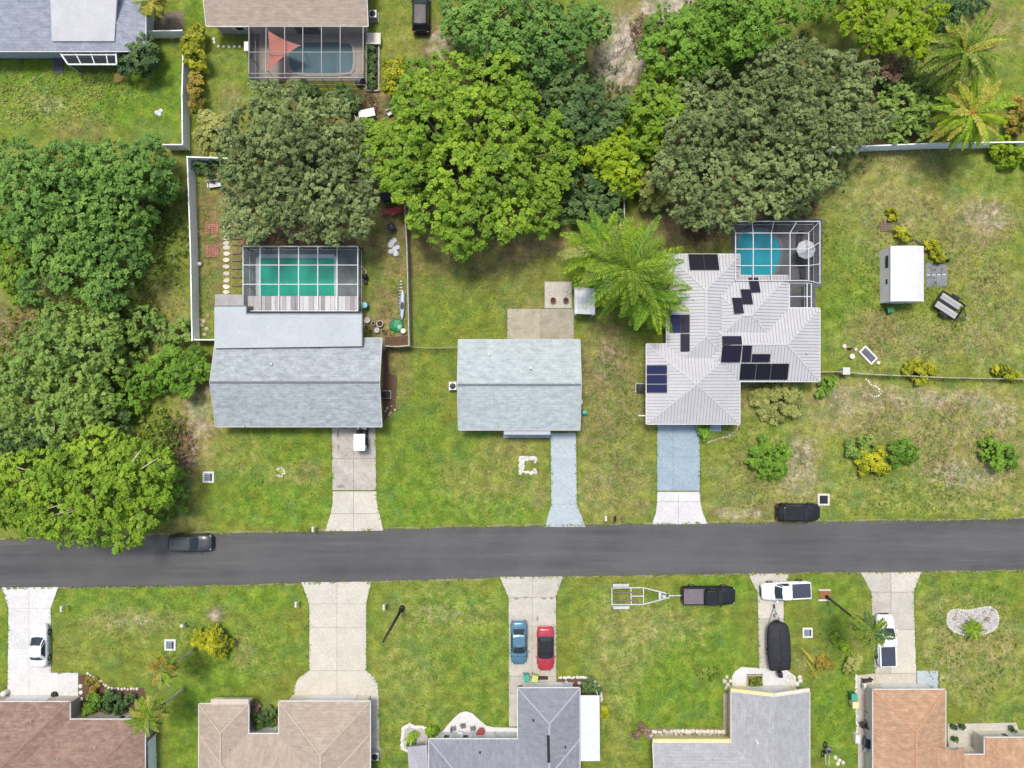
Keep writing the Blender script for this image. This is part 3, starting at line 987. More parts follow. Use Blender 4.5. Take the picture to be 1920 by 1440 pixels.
def house(label, wings, roof_mats, wall_mat, fascia_mat, ridge_mat=None, ribs=0.0, rib_mat=None, hip_caps=True, slab=0.0, fascia_w=0.07):
    w0 = wings[0]
    root = thing('house', label, 'house', ((w0.x0 + w0.x1) / 2, (w0.y0 + w0.y1) / 2, 0))
    if not isinstance(roof_mats, (list, tuple)):
        roof_mats = [roof_mats] * len(wings)
    for i, w in enumerate(wings):
        mb = MB()
        for poly, ed, up in w.facets:
            n_ = len(poly)
            v = [(p[0], p[1], w.fz(p, poly[0], up)) for p in poly]
            v += [(p[0], p[1], z_ - 0.10) for p, (_, _, z_) in zip(poly, v)]
            mb.add(v, [tuple(range(n_)), tuple(range(2 * n_ - 1, n_ - 1, -1)), (0, n_, n_ + 1, 1)])
        # close the gable ends of the slabs
        rf = obj('roof', mb, roof_mats[i], root)
        # walls with gable triangles, set back under the eaves
        ins = 0.55 + 0.006 * i
        zt = w.ze - 0.12
        wb = MB().box(w.x0 + ins, w.y0 + ins, 0, w.x1 - ins, w.y1 - ins, zt)
        for k, e in enumerate(w.ends):
            if e == 'g':
                if w.axis == 'x':
                    xx = w.x0 + ins if k == 0 else w.x1 - ins
                    a_, c_, r_ = (xx, w.y0 + ins), (xx, w.y1 - ins), (xx, (w.y0 + w.y1) / 2)
                    t_ = (0.12, 0)
                else:
                    yy = w.y0 + ins if k == 0 else w.y1 - ins
                    a_, c_, r_ = (w.x0 + ins, yy), (w.x1 - ins, yy), ((w.x0 + w.x1) / 2, yy)
                    t_ = (0, 0.12)
                sg = 1 if k == 0 else -1
                zr = zt + (w.h - ins) * w.sl + 0.05
                v = [(a_[0], a_[1], zt), (c_[0], c_[1], zt), (r_[0], r_[1], zr)]
                v += [(p[0] + t_[0] * sg, p[1] + t_[1] * sg, p[2]) for p in v]
                wb.add(v, [(0, 1, 2), (5, 4, 3), (0, 3, 4, 1), (1, 4, 5, 2), (2, 5, 3, 0)])
        obj('wall', wb, wall_mat, root)
        # fascia and gutter along the eaves, barge boards up the gables
        fb = MB()
        c = [(w.x0, w.y0), (w.x1, w.y0), (w.x1, w.y1), (w.x0, w.y1)]
        sides = {0: 'x' if w.axis == 'x' else 'e0', 1: 'e1' if w.axis == 'x' else 'x', 2: 'x' if w.axis == 'x' else 'e1', 3: 'e0' if w.axis == 'x' else 'x'}
        for k in range(4):
            a_, c_ = c[k], c[(k + 1) % 4]
            s_ = sides[k]
            o_ = [(0, -1), (1, 0), (0, 1), (-1, 0)][k]
            h_ = fascia_w / 2
            pa = (a_[0] + o_[0] * h_, a_[1] + o_[1] * h_)
            pc = (c_[0] + o_[0] * h_, c_[1] + o_[1] * h_)
            if s_ == 'x' or w.ends[int(s_[1])] == 'h':
                fb.beam((pa[0], pa[1], w.ze - 0.07), (pc[0], pc[1], w.ze - 0.07), fascia_w - 0.004, 0.15)
            else:
                r_ = w.r0 if s_ == 'e0' else w.r1
                pr = (r_[0] + o_[0] * h_, r_[1] + o_[1] * h_)
                fb.beam((pa[0], pa[1], w.ze - 0.06), (pr[0], pr[1], w.zr - 0.06), fascia_w, 0.2)
                fb.beam((pc[0], pc[1], w.ze - 0.06), (pr[0], pr[1], w.zr - 0.06), fascia_w, 0.2)
        obj('fascia', fb, fascia_mat, root)
        if ridge_mat:
            if (Vector(w.r0) - Vector(w.r1)).length > 0.3:
                obj('ridge_cap', MB().beam((*w.r0, w.zr + 0.015), (*w.r1, w.zr + 0.015), 0.24, 0.05), ridge_mat, root)
            if hip_caps:
                for k in (0, 1):
                    if w.ends[k] == 'h':
                        r_ = (w.r0, w.r1)[k]
                        for cc in ([0, 3] if w.axis == 'x' else [0, 1]) if k == 0 else ([1, 2] if w.axis == 'x' else [2, 3]):
                            obj('hip_cap', MB().beam((*c[cc], w.ze + 0.012), (*r_, w.zr + 0.012), 0.18, 0.05), ridge_mat, root)
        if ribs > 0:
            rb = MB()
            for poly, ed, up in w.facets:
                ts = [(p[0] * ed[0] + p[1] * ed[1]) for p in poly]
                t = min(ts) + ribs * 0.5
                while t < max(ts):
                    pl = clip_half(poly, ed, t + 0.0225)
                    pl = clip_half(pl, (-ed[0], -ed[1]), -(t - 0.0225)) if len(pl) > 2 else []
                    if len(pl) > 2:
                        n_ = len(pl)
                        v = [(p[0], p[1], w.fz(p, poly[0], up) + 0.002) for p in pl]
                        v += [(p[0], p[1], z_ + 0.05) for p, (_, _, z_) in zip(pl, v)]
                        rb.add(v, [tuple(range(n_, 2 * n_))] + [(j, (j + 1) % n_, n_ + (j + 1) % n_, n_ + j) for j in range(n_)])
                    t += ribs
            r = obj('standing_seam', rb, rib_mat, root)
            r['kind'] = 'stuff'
    root['_w'] = 0
    del root['_w']
    return root


def zroof(wings, x, y):
    return max(w.z(x, y) for w in wings)


def on_roof(wings, px, py):
    z_ = 3.0
    for _ in range(5):
        p = P(px, py, z_)
        z_ = zroof(wings, p.x, p.y)
        if z_ < 0:
            z_ = 2.7
    return P(px, py, z_)


def vent(root, wings, px, py, r=0.12, h=0.35, mat=None):
    p = on_roof(wings, px, py)
    obj('vent_pipe', MB().lathe(p.x, p.y, [(r * 1.5, p.z - 0.1), (r * 1.2, p.z + 0.06), (r, p.z + 0.07), (r, p.z + h)], 8), mat or m_steel, root)


r_grey = shingle_mat('pale_grey_shingle', (0.292, 0.322, 0.328), (0.222, 0.248, 0.255), (0.365, 0.395, 0.400))
r_pale = shingle_mat('pale_green_grey_shingle', (0.340, 0.388, 0.388), (0.275, 0.318, 0.322), (0.405, 0.450, 0.448))
r_dark = shingle_mat('slate_grey_shingle', (0.195, 0.205, 0.222), (0.168, 0.178, 0.195), (0.228, 0.238, 0.255))
r_dark_y = shingle_mat('slate_grey_shingle_side', (0.195, 0.205, 0.222), (0.168, 0.178, 0.195), (0.228, 0.238, 0.255), 'y')
r_lgrey = shingle_mat('light_grey_shingle', (0.295, 0.298, 0.302), (0.260, 0.263, 0.267), (0.335, 0.338, 0.342))
r_lgrey_y = shingle_mat('light_grey_shingle_side', (0.295, 0.298, 0.302), (0.260, 0.263, 0.267), (0.335, 0.338, 0.342), 'y')
r_beige = shingle_mat('beige_shingle', (0.325, 0.266, 0.208), (0.280, 0.228, 0.178), (0.370, 0.312, 0.250))
r_beige_y = shingle_mat('beige_shingle_side', (0.325, 0.266, 0.208), (0.280, 0.228, 0.178), (0.370, 0.312, 0.250), 'y')
r_brown = shingle_mat('brown_shingle', (0.225, 0.148, 0.112), (0.168, 0.108, 0.082), (0.292, 0.200, 0.155))
r_orange = shingle_mat('orange_tan_shingle', (0.355, 0.222, 0.136), (0.300, 0.182, 0.108), (0.420, 0.280, 0.180))
r_orange_y = shingle_mat('orange_tan_shingle_side', (0.355, 0.222, 0.136), (0.300, 0.182, 0.108), (0.420, 0.280, 0.180), 'y')
r_slate2 = shingle_mat('blue_grey_shingle', (0.255, 0.275, 0.315), (0.205, 0.225, 0.262), (0.320, 0.340, 0.380))
m_metal = M('white_metal_roofing', (0.43, 0.43, 0.43), (0.385, 0.385, 0.39), 0.4, 0.6, metal=0.0, fine=0.04)
m_seam = M('metal_roof_seam', (0.30, 0.30, 0.31), (0.26, 0.26, 0.27), 1.0, 0.55, fine=0.03)  # darker than the pans: shading of the ribs is put into this colour
m_flat = M('pale_blue_grey_flat_roof', (0.385, 0.415, 0.42), (0.34, 0.372, 0.38), 0.35, 0.7, fine=0.05)
m_ridge_dk = M('dark_ridge_shingle', (0.15, 0.165, 0.175), (0.11, 0.125, 0.135), 3, 0.9)
m_ridge_lt = M('light_ridge_shingle', (0.30, 0.315, 0.34), (0.25, 0.265, 0.29), 3, 0.9)
m_ridge_beige = M('beige_ridge_shingle', (0.40, 0.335, 0.27), (0.33, 0.275, 0.22), 3, 0.9)
m_ridge_brown = M('brown_ridge_shingle', (0.24, 0.16, 0.13), (0.18, 0.11, 0.09), 3, 0.9)
m_ridge_org = M('orange_ridge_shingle', (0.43, 0.25, 0.15), (0.36, 0.19, 0.11), 3, 0.9)
m_solar_navy = glass_mat('navy_solar_glass', (0.016, 0.020, 0.065), 0.15)
m_solar_black = glass_mat('black_solar_glass', (0.012, 0.013, 0.018), 0.18)
m_solar_grey = glass_mat('charcoal_solar_glass', (0.017, 0.015, 0.028), 0.25)
for m_ in (m_solar_grey, m_solar_navy, m_solar_black):
    m_.node_tree.nodes['Principled BSDF'].inputs['Specular IOR Level'].default_value = 0.12

# --- the long grey house with the flat rear roof
w = [Wing((405, 634, 716, 800), 2.7, 0.30, 'x', 'gg')]
h1 = house('long grey-shingled house with a pale flat rear roof and green-water pool cage', w, r_grey, m_pinkwall, m_trim, m_ridge_dk)
fz = 3.42
a_ = [P(*p, fz) for p in ((402, 574), (463, 574), (463, 587), (679, 587), (679, 649), (402, 653))]
obj('flat_roof', MB().prism([(p.x, p.y) for p in a_], fz - 0.3, fz), m_flat, h1)
a_ = [P(*p, 3.36) for p in ((403, 552), (457, 552), (457, 574), (403, 574))]
obj('flat_roof', MB().prism([(p.x, p.y) for p in a_], 3.1, 3.36), M('weathered_flat_roof', (0.33, 0.315, 0.30), (0.26, 0.25, 0.24), 0.9, 0.8), h1)
fb = MB()
ed = [P(*p, fz - 0.1) for p in ((402, 574), (463, 574), (463, 588.5), (679.5, 588.5), (679.5, 649))]
for p0, p1 in zip(ed[:-1], ed[1:]):
    fb.beam(p0, p1, 0.12, 0.24)
obj('gutter', fb, M('dark_grey_gutter', (0.15, 0.16, 0.17), (0.11, 0.12, 0.13), 2, 0.6), h1)
a_ = P(409, 640, 3.0), P(668, 598, 3.0)
obj('rear_wall', MB().box(a_[0].x, a_[0].y, 0, a_[1].x, a_[1].y, 3.0), m_greywall, h1)
for px, py in ((510, 683), (458, 800), (437, 577)):
    vent(h1, w, px, py - 0.5, 0.09, 0.28)
vent_w = w
for px in (478, 520, 560):
    p = on_roof(w, px + 40, 649)
W1 = w[0]
sa, sb = (W1.x0 + .55, W1.y0 + .55), (W1.x1 - .55, W1.y0 + .55)
for t in (0.12, 0.32, 0.5):
    window(h1, sa, sb, t)
door(h1, sa, sb, 0.6)
door(h1, sa, sb, 0.83, 4.2, 2.1, name='garage_door')
ea, eb = sb, (W1.x1 - .55, W1.y1 - .55)
window(h1, ea, eb, 0.3, 1.0)
window(h1, ea, eb, 0.7, 1.0)
window(h1, (W1.x0 + .55, W1.y1 - .55), sa, 0.5, 1.2)

# --- the plain grey house in the middle
w = [Wing((860, 637, 1087, 806), 2.7, 0.30, 'x', 'gg')]
h2 = house('compact pale grey gable-roofed house with a tan patio behind', w, r_pale, m_greywall, m_trim, m_ridge_dk)
W2 = w[0]
sa, sb = (W2.x0 + .55, W2.y0 + .55), (W2.x1 - .55, W2.y0 + .55)
obj('porch_canopy', MB().prism([(P(*p, 2.5).x, P(*p, 2.5).y) for p in ((945, 800), (1032, 800), (1032, 815), (945, 815))], 2.42, 2.50), m_flat, h2)
for px in (948, 988, 1029):
    p = P(px, 813, 1.2)
    obj('porch_post', MB().box(p.x - .05, p.y - .05, 0, p.x + .05, p.y + .05, 2.42), m_white_paint, h2)
for t in (0.1, 0.25):
    window(h2, sa, sb, t)
door(h2, sa, sb, 0.52)
door(h2, sa, sb, 0.85, 2.8, 2.1, name='garage_door')
for t in (0.3, 0.7):
    window(h2, (W2.x1 - .55, W2.y1 - .55), (W2.x0 + .55, W2.y1 - .55), t)
    window(h2, sb, (W2.x1 - .55, W2.y1 - .55), t, 1.0)
    window(h2, (W2.x0 + .55, W2.y1 - .55), sa, t, 1.0)
vent(h2, w, 995, 690)
vent(h2, w, 918, 665, 0.09)

# --- the white metal roof with solar panels
w = [Wing((1212, 645, 1387, 795), 2.75, 0.27, 'y', 'hh', 0), Wing((1300, 578, 1537, 715), 2.75, 0.27, 'x', 'hh', 1),
     Wing((1250, 477, 1387, 700), 2.75, 0.27, 'y', 'hh', 2), Wing((1310, 517, 1477, 668), 2.75, 0.27, 'x', 'hh', 3)]
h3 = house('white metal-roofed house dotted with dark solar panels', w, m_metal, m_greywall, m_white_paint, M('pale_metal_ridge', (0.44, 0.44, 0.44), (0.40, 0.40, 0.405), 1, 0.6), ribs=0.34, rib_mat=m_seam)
W3 = w


def solar(px0, py0, px1, py1, mat, skew=0.0):
    cx, cy = (px0 + px1) / 2, (py0 + py1) / 2
    c = on_roof(W3, cx, cy)
    e = 0.25
    gx_ = (zroof(W3, c.x + e, c.y) - zroof(W3, c.x - e, c.y)) / (2 * e)
    gy_ = (zroof(W3, c.x, c.y + e) - zroof(W3, c.x, c.y - e)) / (2 * e)
    pts = []
    for (ax, ay) in ((px0 + skew, py1), (px1 + skew, py1), (px1, py0), (px0, py0)):
        pp = P(ax, ay, c.z)
        pts.append((pp.x, pp.y))
    hi = max(zroof(W3, *p_) - (c.z + gx_ * (p_[0] - c.x) + gy_ * (p_[1] - c.y)) for p_ in pts)
    lift = 0.10 + max(0, hi)

    def slab_(ins, lo, up_):
        pl = inset(pts, ins)
        v = [(x, y, c.z + gx_ * (x - c.x) + gy_ * (y - c.y) + lift + lo) for x, y in pl]
        v += [(x, y, z_ - lo + up_) for x, y, z_ in v]
        return MB().add(v, [(3, 2, 1, 0), (4, 5, 6, 7), (0, 1, 5, 4), (1, 2, 6, 5), (2, 3, 7, 6), (3, 0, 4, 7)])
    pnl = obj('solar_panel', slab_(0.0, 0, 0.05), m_dark, h3)
    obj('cell_glass', slab_(0.045, 0.0, 0.058), mat, pnl)


for a in ((1291, 476, 1319, 507, m_solar_black, 1), (1319, 476, 1346, 507, m_solar_black, 1),
          (1404, 520, 1422, 549, m_solar_grey, 2), (1389, 542, 1408, 571, m_solar_grey, 2), (1373, 558, 1391, 588, m_solar_grey, 2),
          (1256, 590, 1275, 624, m_solar_navy), (1276, 590, 1292, 624, m_solar_grey), (1276, 626, 1292, 659, m_solar_grey),
          (1213, 685, 1249, 701, m_solar_navy), (1213, 703, 1249, 719, m_solar_navy), (1213, 721, 1249, 736, m_solar_navy),
          (1354, 630, 1390, 646, m_solar_grey), (1353, 648, 1389, 679, m_solar_grey, -1), (1391, 648, 1408, 679, m_solar_grey), (1409, 664, 1443, 679, m_solar_grey),
          (1387, 682, 1416, 712, m_solar_black), (1417, 682, 1444, 712, m_solar_black), (1445, 682, 1477, 712, m_solar_black)):
    solar(*a)
for px, py in ((1512, 663), (1300, 562), (1420, 600)):
    vent(h3, w, px, py, 0.08, 0.25)
s0 = w[0]
sa, sb = (s0.x0 + .55, s0.y0 + .55), (s0.x1 - .55, s0.y0 + .55)
door(h3, sa, sb, 0.36, 4.6, 2.15, name='garage_door')
door(h3, sa, sb, 0.85)
window(h3, (s0.x0 + .55, s0.y1 - .55), sa, 0.35)
s1 = w[1]
window(h3, (s1.x0 + 5.5, s1.y0 + .556), (s1.x1 - .556, s1.y0 + .556), 0.35)
window(h3, (s1.x0 + 5.5, s1.y0 + .556), (s1.x1 - .556, s1.y0 + .556), 0.75)
for t in (0.3, 0.7):
    window(h3, (s1.x1 - .556, s1.y0 + .556), (s1.x1 - .556, s1.y1 - .556), t)
p0, p1 = P(1196, 779, 2.2), P(1213, 779, 2.2)
obj('downspout', MB().beam((p0.x, p0.y, 2.5), (p1.x + .6, p1.y, 2.5), 0.12), m_white_paint, h3)

# --- brown roof, lower left
w = [Wing((-150, 1316, 131, 1560), 2.7, 0.30, 'x', 'gh', 0), Wing((-150, 1349, 272, 1640), 2.7, 0.30, 'x', 'gh', 1)]
hb = house('brown-shingled house behind the bright white driveway', w, r_brown, m_tanwall, m_white_paint, m_ridge_brown)
s0 = w[0]
na, nb = (s0.x1 - .55, s0.y1 - .55), (s0.x0 + .55, s0.y1 - .55)
door(hb, na, nb, 0.35, 4.6, 2.15, name='garage_door')
s1 = w[1]
window(hb, (s1.x1 - .556, s1.y1 - .556), (s1.x0 + .556, s1.y1 - .556), 0.12)
window(hb, (s1.x1 - .556, s1.y0 + .556), (s1.x1 - .556, s1.y1 - .556), 0.8)
for px, py in ((60, 1350), (180, 1400), (110, 1420)):
    vent(hb, w, px, py, 0.08, 0.25)
# --- beige hip roof
w = [Wing((373, 1320, 466, 1520), 2.7, 0.32, 'y', 'hh', 0), Wing((523, 1315, 694, 1580), 2.7, 0.32, 'y', 'hh', 1), Wing((373, 1376, 694, 1640), 2.7, 0.32, 'x', 'hh', 2)]
hg = house('beige hip-roofed house behind the wide cream driveway', w, [r_beige, r_beige, r_beige_y], m_cream, m_white_paint, m_ridge_beige)
s1 = w[1]
door(hg, (s1.x1 - .556, s1.y1 - .556), (s1.x0 + .556, s1.y1 - .556), 0.45, 5.0, 2.15, name='garage_door')
s0 = w[0]
window(hg, (s0.x1 - .55, s0.y1 - .55), (s0.x0 + .55, s0.y1 - .55), 0.5, 1.8)
s2 = w[2]
door(hg, (P(521, 1376, 2.7).x, s2.y1 - .562), (P(468, 1376, 2.7).x, s2.y1 - .562), 0.4)
obj('porch_roof', MB().prism([(P(*p, 2.72).x, P(*p, 2.72).y) for p in ((395, 1311), (466, 1311), (466, 1321), (395, 1321))], 2.6, 2.72), m_tanwall, hg)
for px, py in ((640, 1370), (560, 1400), (430, 1405)):
    vent(hg, w, px, py, 0.08, 0.25)
# --- slate grey roof
w = [Wing((971, 1290, 1087, 1560), 2.7, 0.32, 'y', 'hh', 0), Wing((804, 1386, 1087, 1640), 2.7, 0.32, 'x', 'hh', 1)]
hs_ = house('slate grey hip-roofed house with a white side awning', w, [r_dark, r_dark_y], m_greywall, m_white_paint, m_ridge_lt)
s0 = w[0]
door(hs_, (s0.x1 - .55, s0.y1 - .55), (s0.x0 + .55, s0.y1 - .55), 0.6, 4.4, 2.15, name='garage_door')
s1 = w[1]
for t in (0.78, 0.92):
    window(hs_, (s1.x1 - .556, s1.y1 - .556), (s1.x0 + .556, s1.y1 - .556), t)
door(hs_, (s1.x1 - .556, s1.y1 - .556), (s1.x0 + .556, s1.y1 - .556), 0.6)
p0, p1 = P(1026.5, 1378, 4.0), P(1028, 1429, 4.4)
p0, p1 = on_roof(w, 1028, 1378), on_roof(w, 1029, 1429)
obj('ridge_vent', MB().beam((p0.x, p0.y, p0.z + .06), (p1.x, p1.y, p1.z + .06), 0.3, 0.14), m_dark, hs_)
z_ = 2.45
a_ = [P(*p, z_) for p in ((1088.5, 1304), (1124, 1304), (1125, 1427), (1089, 1427))]
aw = obj('side_awning', MB().prism([(p.x, p.y) for p in a_], z_ - 0.08, z_), m_frame, hs_)
rb = MB()
for k in range(8):
    y_ = a_[0].y + (a_[2].y - a_[0].y) * (k + .5) / 8
    rb.box(a_[0].x + .05, y_ - .03, z_ - .01, a_[1].x - .05, y_ + .03, z_ + .04)
obj('awning_rib', rb, m_white, aw)
for k in (1, 2):
    p = a_[k]
    sgn = -0.15 if k == 1 else 0.15
    obj('awning_post', MB().box(p.x - .2, p.y + sgn - .05, 0, p.x - .1, p.y + sgn + .05, z_ - .08), m_white_paint, hs_)
z_ = 2.5
a_ = [P(*p, z_) for p in ((764, 1401), (801, 1397), (803, 1470), (768, 1470))]
obj('porch_roof', MB().prism([(p.x, p.y) for p in a_], z_ - .12, z_), M('pale_mauve_grey_roofing', (0.33, 0.32, 0.35), (0.27, 0.265, 0.29), 0.7, 0.7), hs_)
for k in (0, 1):
    obj('porch_post', MB().box(a_[k].x - .06 + (.2 if k == 0 else -.2), a_[k].y - .3, 0, a_[k].x + .06 + (.2 if k == 0 else -.2), a_[k].y - .18, z_ - .12), m_white_paint, hs_)
for px, py in ((1000, 1350), (1060, 1400), (900, 1410)):
    vent(hs_, w, px, py, 0.08, 0.25, m_dark)
# --- light grey gable-fronted roof with yellow walls
w = [Wing((1371, 1297, 1518, 1640), 2.7, 0.28, 'y', 'gg', 0), Wing((1224, 1393, 1420, 1640), 2.7, 0.28, 'x', 'gg', 1)]
hy = house('light grey gable-fronted house with yellow walls', w, [r_lgrey_y, r_lgrey], m_yellowwall, m_cream, None)
s0 = w[0]
na, nb = (s0.x1 - .55, s0.y1 - .55), (s0.x0 + .55, s0.y1 - .55)
door(hy, na, nb, 0.42, 4.6, 2.15, name='garage_door')
s1 = w[1]
for t in (0.6, 0.85):
    window(hy, (s1.x1 - 2.5, s1.y1 - .556), (s1.x0 + .556, s1.y1 - .556), t)
m_yt = M('yellow_front_trim', (0.62, 0.55, 0.26), (0.54, 0.47, 0.22), 1, 0.6)
obj('front_trim', MB().box(w[1].x0, w[1].y1 + .04, 2.35, P(1369, 1393, 2.5).x, w[1].y1 + .36, 2.62), m_yt, hy)
obj('front_trim', MB().beam((w[0].x0, w[0].y1 + .2, w[0].ze - .16), (w[0].r1[0], w[0].y1 + .2, w[0].zr - .16), .26, .2), m_yt, hy)
obj('front_trim', MB().beam((w[0].x1, w[0].y1 + .2, w[0].ze - .16), (w[0].r1[0], w[0].y1 + .2, w[0].zr - .16), .26, .2), m_cream, hy)
for px, py in ((1480, 1350), (1350, 1415), (1405, 1345)):
    vent(hy, w, px, py, 0.09, 0.25)
vent(hy, w, 1419, 1390, 0.12, 0.3, m_white_paint)
# --- orange tan roof
w = [Wing((1637, 1293, 1773, 1640), 2.7, 0.32, 'y', 'hh', 0), Wing((1846, 1383, 2080, 1640), 2.7, 0.32, 'x', 'hh', 1), Wing((1700, 1415, 2000, 1640), 2.7, 0.30, 'x', 'hh', 2)]
ho = house('orange-tan shingled house with two wings round an entry court', w, [r_orange, r_orange_y, r_orange_y], m_cream, m_white_paint, m_ridge_org)
s0 = w[0]
door(ho, (s0.x1 - .55, s0.y1 - .55), (s0.x0 + .55, s0.y1 - .55), 0.45, 4.6, 2.15, name='garage_door')
s1 = w[1]
window(ho, (s1.x1 - 6, s1.y1 - .556), (s1.x0 + .556, s1.y1 - .556), 0.6)
e0 = Wing((1756, 1401, 1808, 1500), 3.1, 0.45, 'y', 'gg', 0)
gb = MB()
for poly, ed, up in e0.facets:
    v = [(p[0], p[1], e0.fz(p, poly[0], up)) for p in poly]
    v += [(x, y, z_ - .1) for x, y, z_ in v]
    gb.add(v, [(0, 1, 2, 3), (7, 6, 5, 4), (0, 4, 5, 1), (1, 5, 6, 2), (2, 6, 7, 3), (3, 7, 4, 0)])
obj('entry_gable_roof', gb, r_orange_y, ho)
obj('entry_gable_wall', MB().add([(e0.x0 + .3, e0.y1 - .3, 2.6), (e0.x1 - .3, e0.y1 - .3, 2.6), ((e0.x0 + e0.x1) / 2, e0.y1 - .3, e0.zr - .12),
                                  (e0.x0 + .3, e0.y1 - .45, 2.6), (e0.x1 - .3, e0.y1 - .45, 2.6), ((e0.x0 + e0.x1) / 2, e0.y1 - .45, e0.zr - .12)],
                                 [(0, 1, 2), (5, 4, 3), (0, 3, 4, 1), (1, 4, 5, 2), (2, 5, 3, 0)]), m_white_paint, ho)
# --- blue-grey roof, top left
w = [Wing((-170, -140, 273, 96), 2.7, 0.26, 'x', 'hh', 0)]
ht = house('blue-grey shingled house with a flat white roof section', w, r_slate2, m_greywall, m_white_paint, m_ridge_lt)
w_ = w[0]
y_s, y_n = P(960, 77, 3.1).y, P(960, -40, 4.6).y
zf_ = lambda y: w_.ze + w_.sl * (y - w_.y0) + .16
fr = MB()
xs_, xn_ = (P(97, 77, 3.1).x, P(214, 77, 3.1).x), (P(93, -40, 4.6).x, P(221, -40, 4.6).x)
v = [(xs_[0], y_s, zf_(y_s)), (xs_[1], y_s, zf_(y_s)), (xn_[1], y_n, zf_(y_n)), (xn_[0], y_n, zf_(y_n))]
fr.add([(x, y, z - .2) for x, y, z in v] + v, [(3, 2, 1, 0), (4, 5, 6, 7), (0, 1, 5, 4), (1, 2, 6, 5), (2, 3, 7, 6), (3, 0, 4, 7)])
obj('membrane_roof', fr, M('white_roof_membrane', (0.48, 0.48, 0.485), (0.42, 0.42, 0.43), 0.5, 0.7, fine=0.05), ht)
window(ht, (w[0].x0 + .55, w[0].y0 + .55), (w[0].x1 - .55, w[0].y0 + .55), 0.25, 2.2, 0.5, 2.1)
# --- beige roof, top
w = [Wing((387, -150, 690, 49), 2.7, 0.26, 'x', 'gg', 0)]
hq = house('beige-roofed house with a red shade sail over its pool', w, r_beige, m_tanwall, m_white_paint, m_ridge_beige)
window(hq, (w[0].x0 + .55, w[0].y0 + .55), (w[0].x1 - .55, w[0].y0 + .55), 0.15, 1.6)
door(hq, (w[0].x0 + .55, w[0].y0 + .55), (w[0].x1 - .55, w[0].y0 + .55), 0.6, 2.6, 2.1, m_glass, name='sliding_door')

# ------------------------------------------------------------------ pools and screen cages
def blob(pts, k=3):
    """round a px outline by corner cutting"""
    for _ in range(k):
        o_ = []
        for i in range(len(pts)):
            a, b_ = pts[i], pts[(i + 1) % len(pts)]
            o_.append((a[0] * .75 + b_[0] * .25, a[1] * .75 + b_[1] * .25))
            o_.append((a[0] * .25 + b_[0] * .75, a[1] * .25 + b_[1] * .75))
        pts = o_
    return pts


def pxpoly(pts, z=0.0):
    return [(P(*p, z).x, P(*p, z).y) for p in pts]


def ring(mb, poly, d, z0, z1):
    """flat kerb of width d outside a polygon"""
    inn = poly
    out = inset(poly, -d)
    a = sum(inn[i][0] * inn[(i + 1) % len(inn)][1] - inn[(i + 1) % len(inn)][0] * inn[i][1] for i in range(len(inn)))
    if a < 0:
        inn = inn[::-1]
    n_ = len(inn)
    v = [(x, y, z0) for x, y in inn] + [(x, y, z1) for x, y in inn] + [(x, y, z0) for x, y in out] + [(x, y, z1) for x, y in out]
    f = []
    for i in range(n_):
        j = (i + 1) % n_
        f += [(i, n_ + i, n_ + j, j), (n_ + i, 3 * n_ + i, 3 * n_ + j, n_ + j), (2 * n_ + i, 2 * n_ + j, 3 * n_ + j, 3 * n_ + i)]
    return mb.add(v, f)


def pool(label, pts, wmat, cmat, zw=0.10, cop=0.35, steps=None):
    poly = pxpoly(pts, zw)
    c = P(sum(p[0] for p in pts) / len(pts), sum(p[1] for p in pts) / len(pts))
    r = thing('swimming_pool', label, 'swimming pool', (c.x, c.y, 0))
    obj('water', MB().prism(poly, 0.0, zw), wmat, r)
    obj('coping', ring(MB(), poly, cop, 0.0, zw + 0.05), cmat, r)
    return r


def deck(name, label, px, nx_, ny_, mat, z=0.07, skip=()):
    """paved deck in nx by ny slabs"""
    x0, y0, x1, y1 = px
    pl = []
    for i in range(nx_):
        for j in range(ny_):
            pl.append(q(x0 + (x1 - x0) * i / nx_, y0 + (y1 - y0) * j / ny_, x0 + (x1 - x0) * (i + 1) / nx_, y0 + (y1 - y0) * (j + 1) / ny_))
    return pad(name, label, pl, mat, z, gap=0.008)


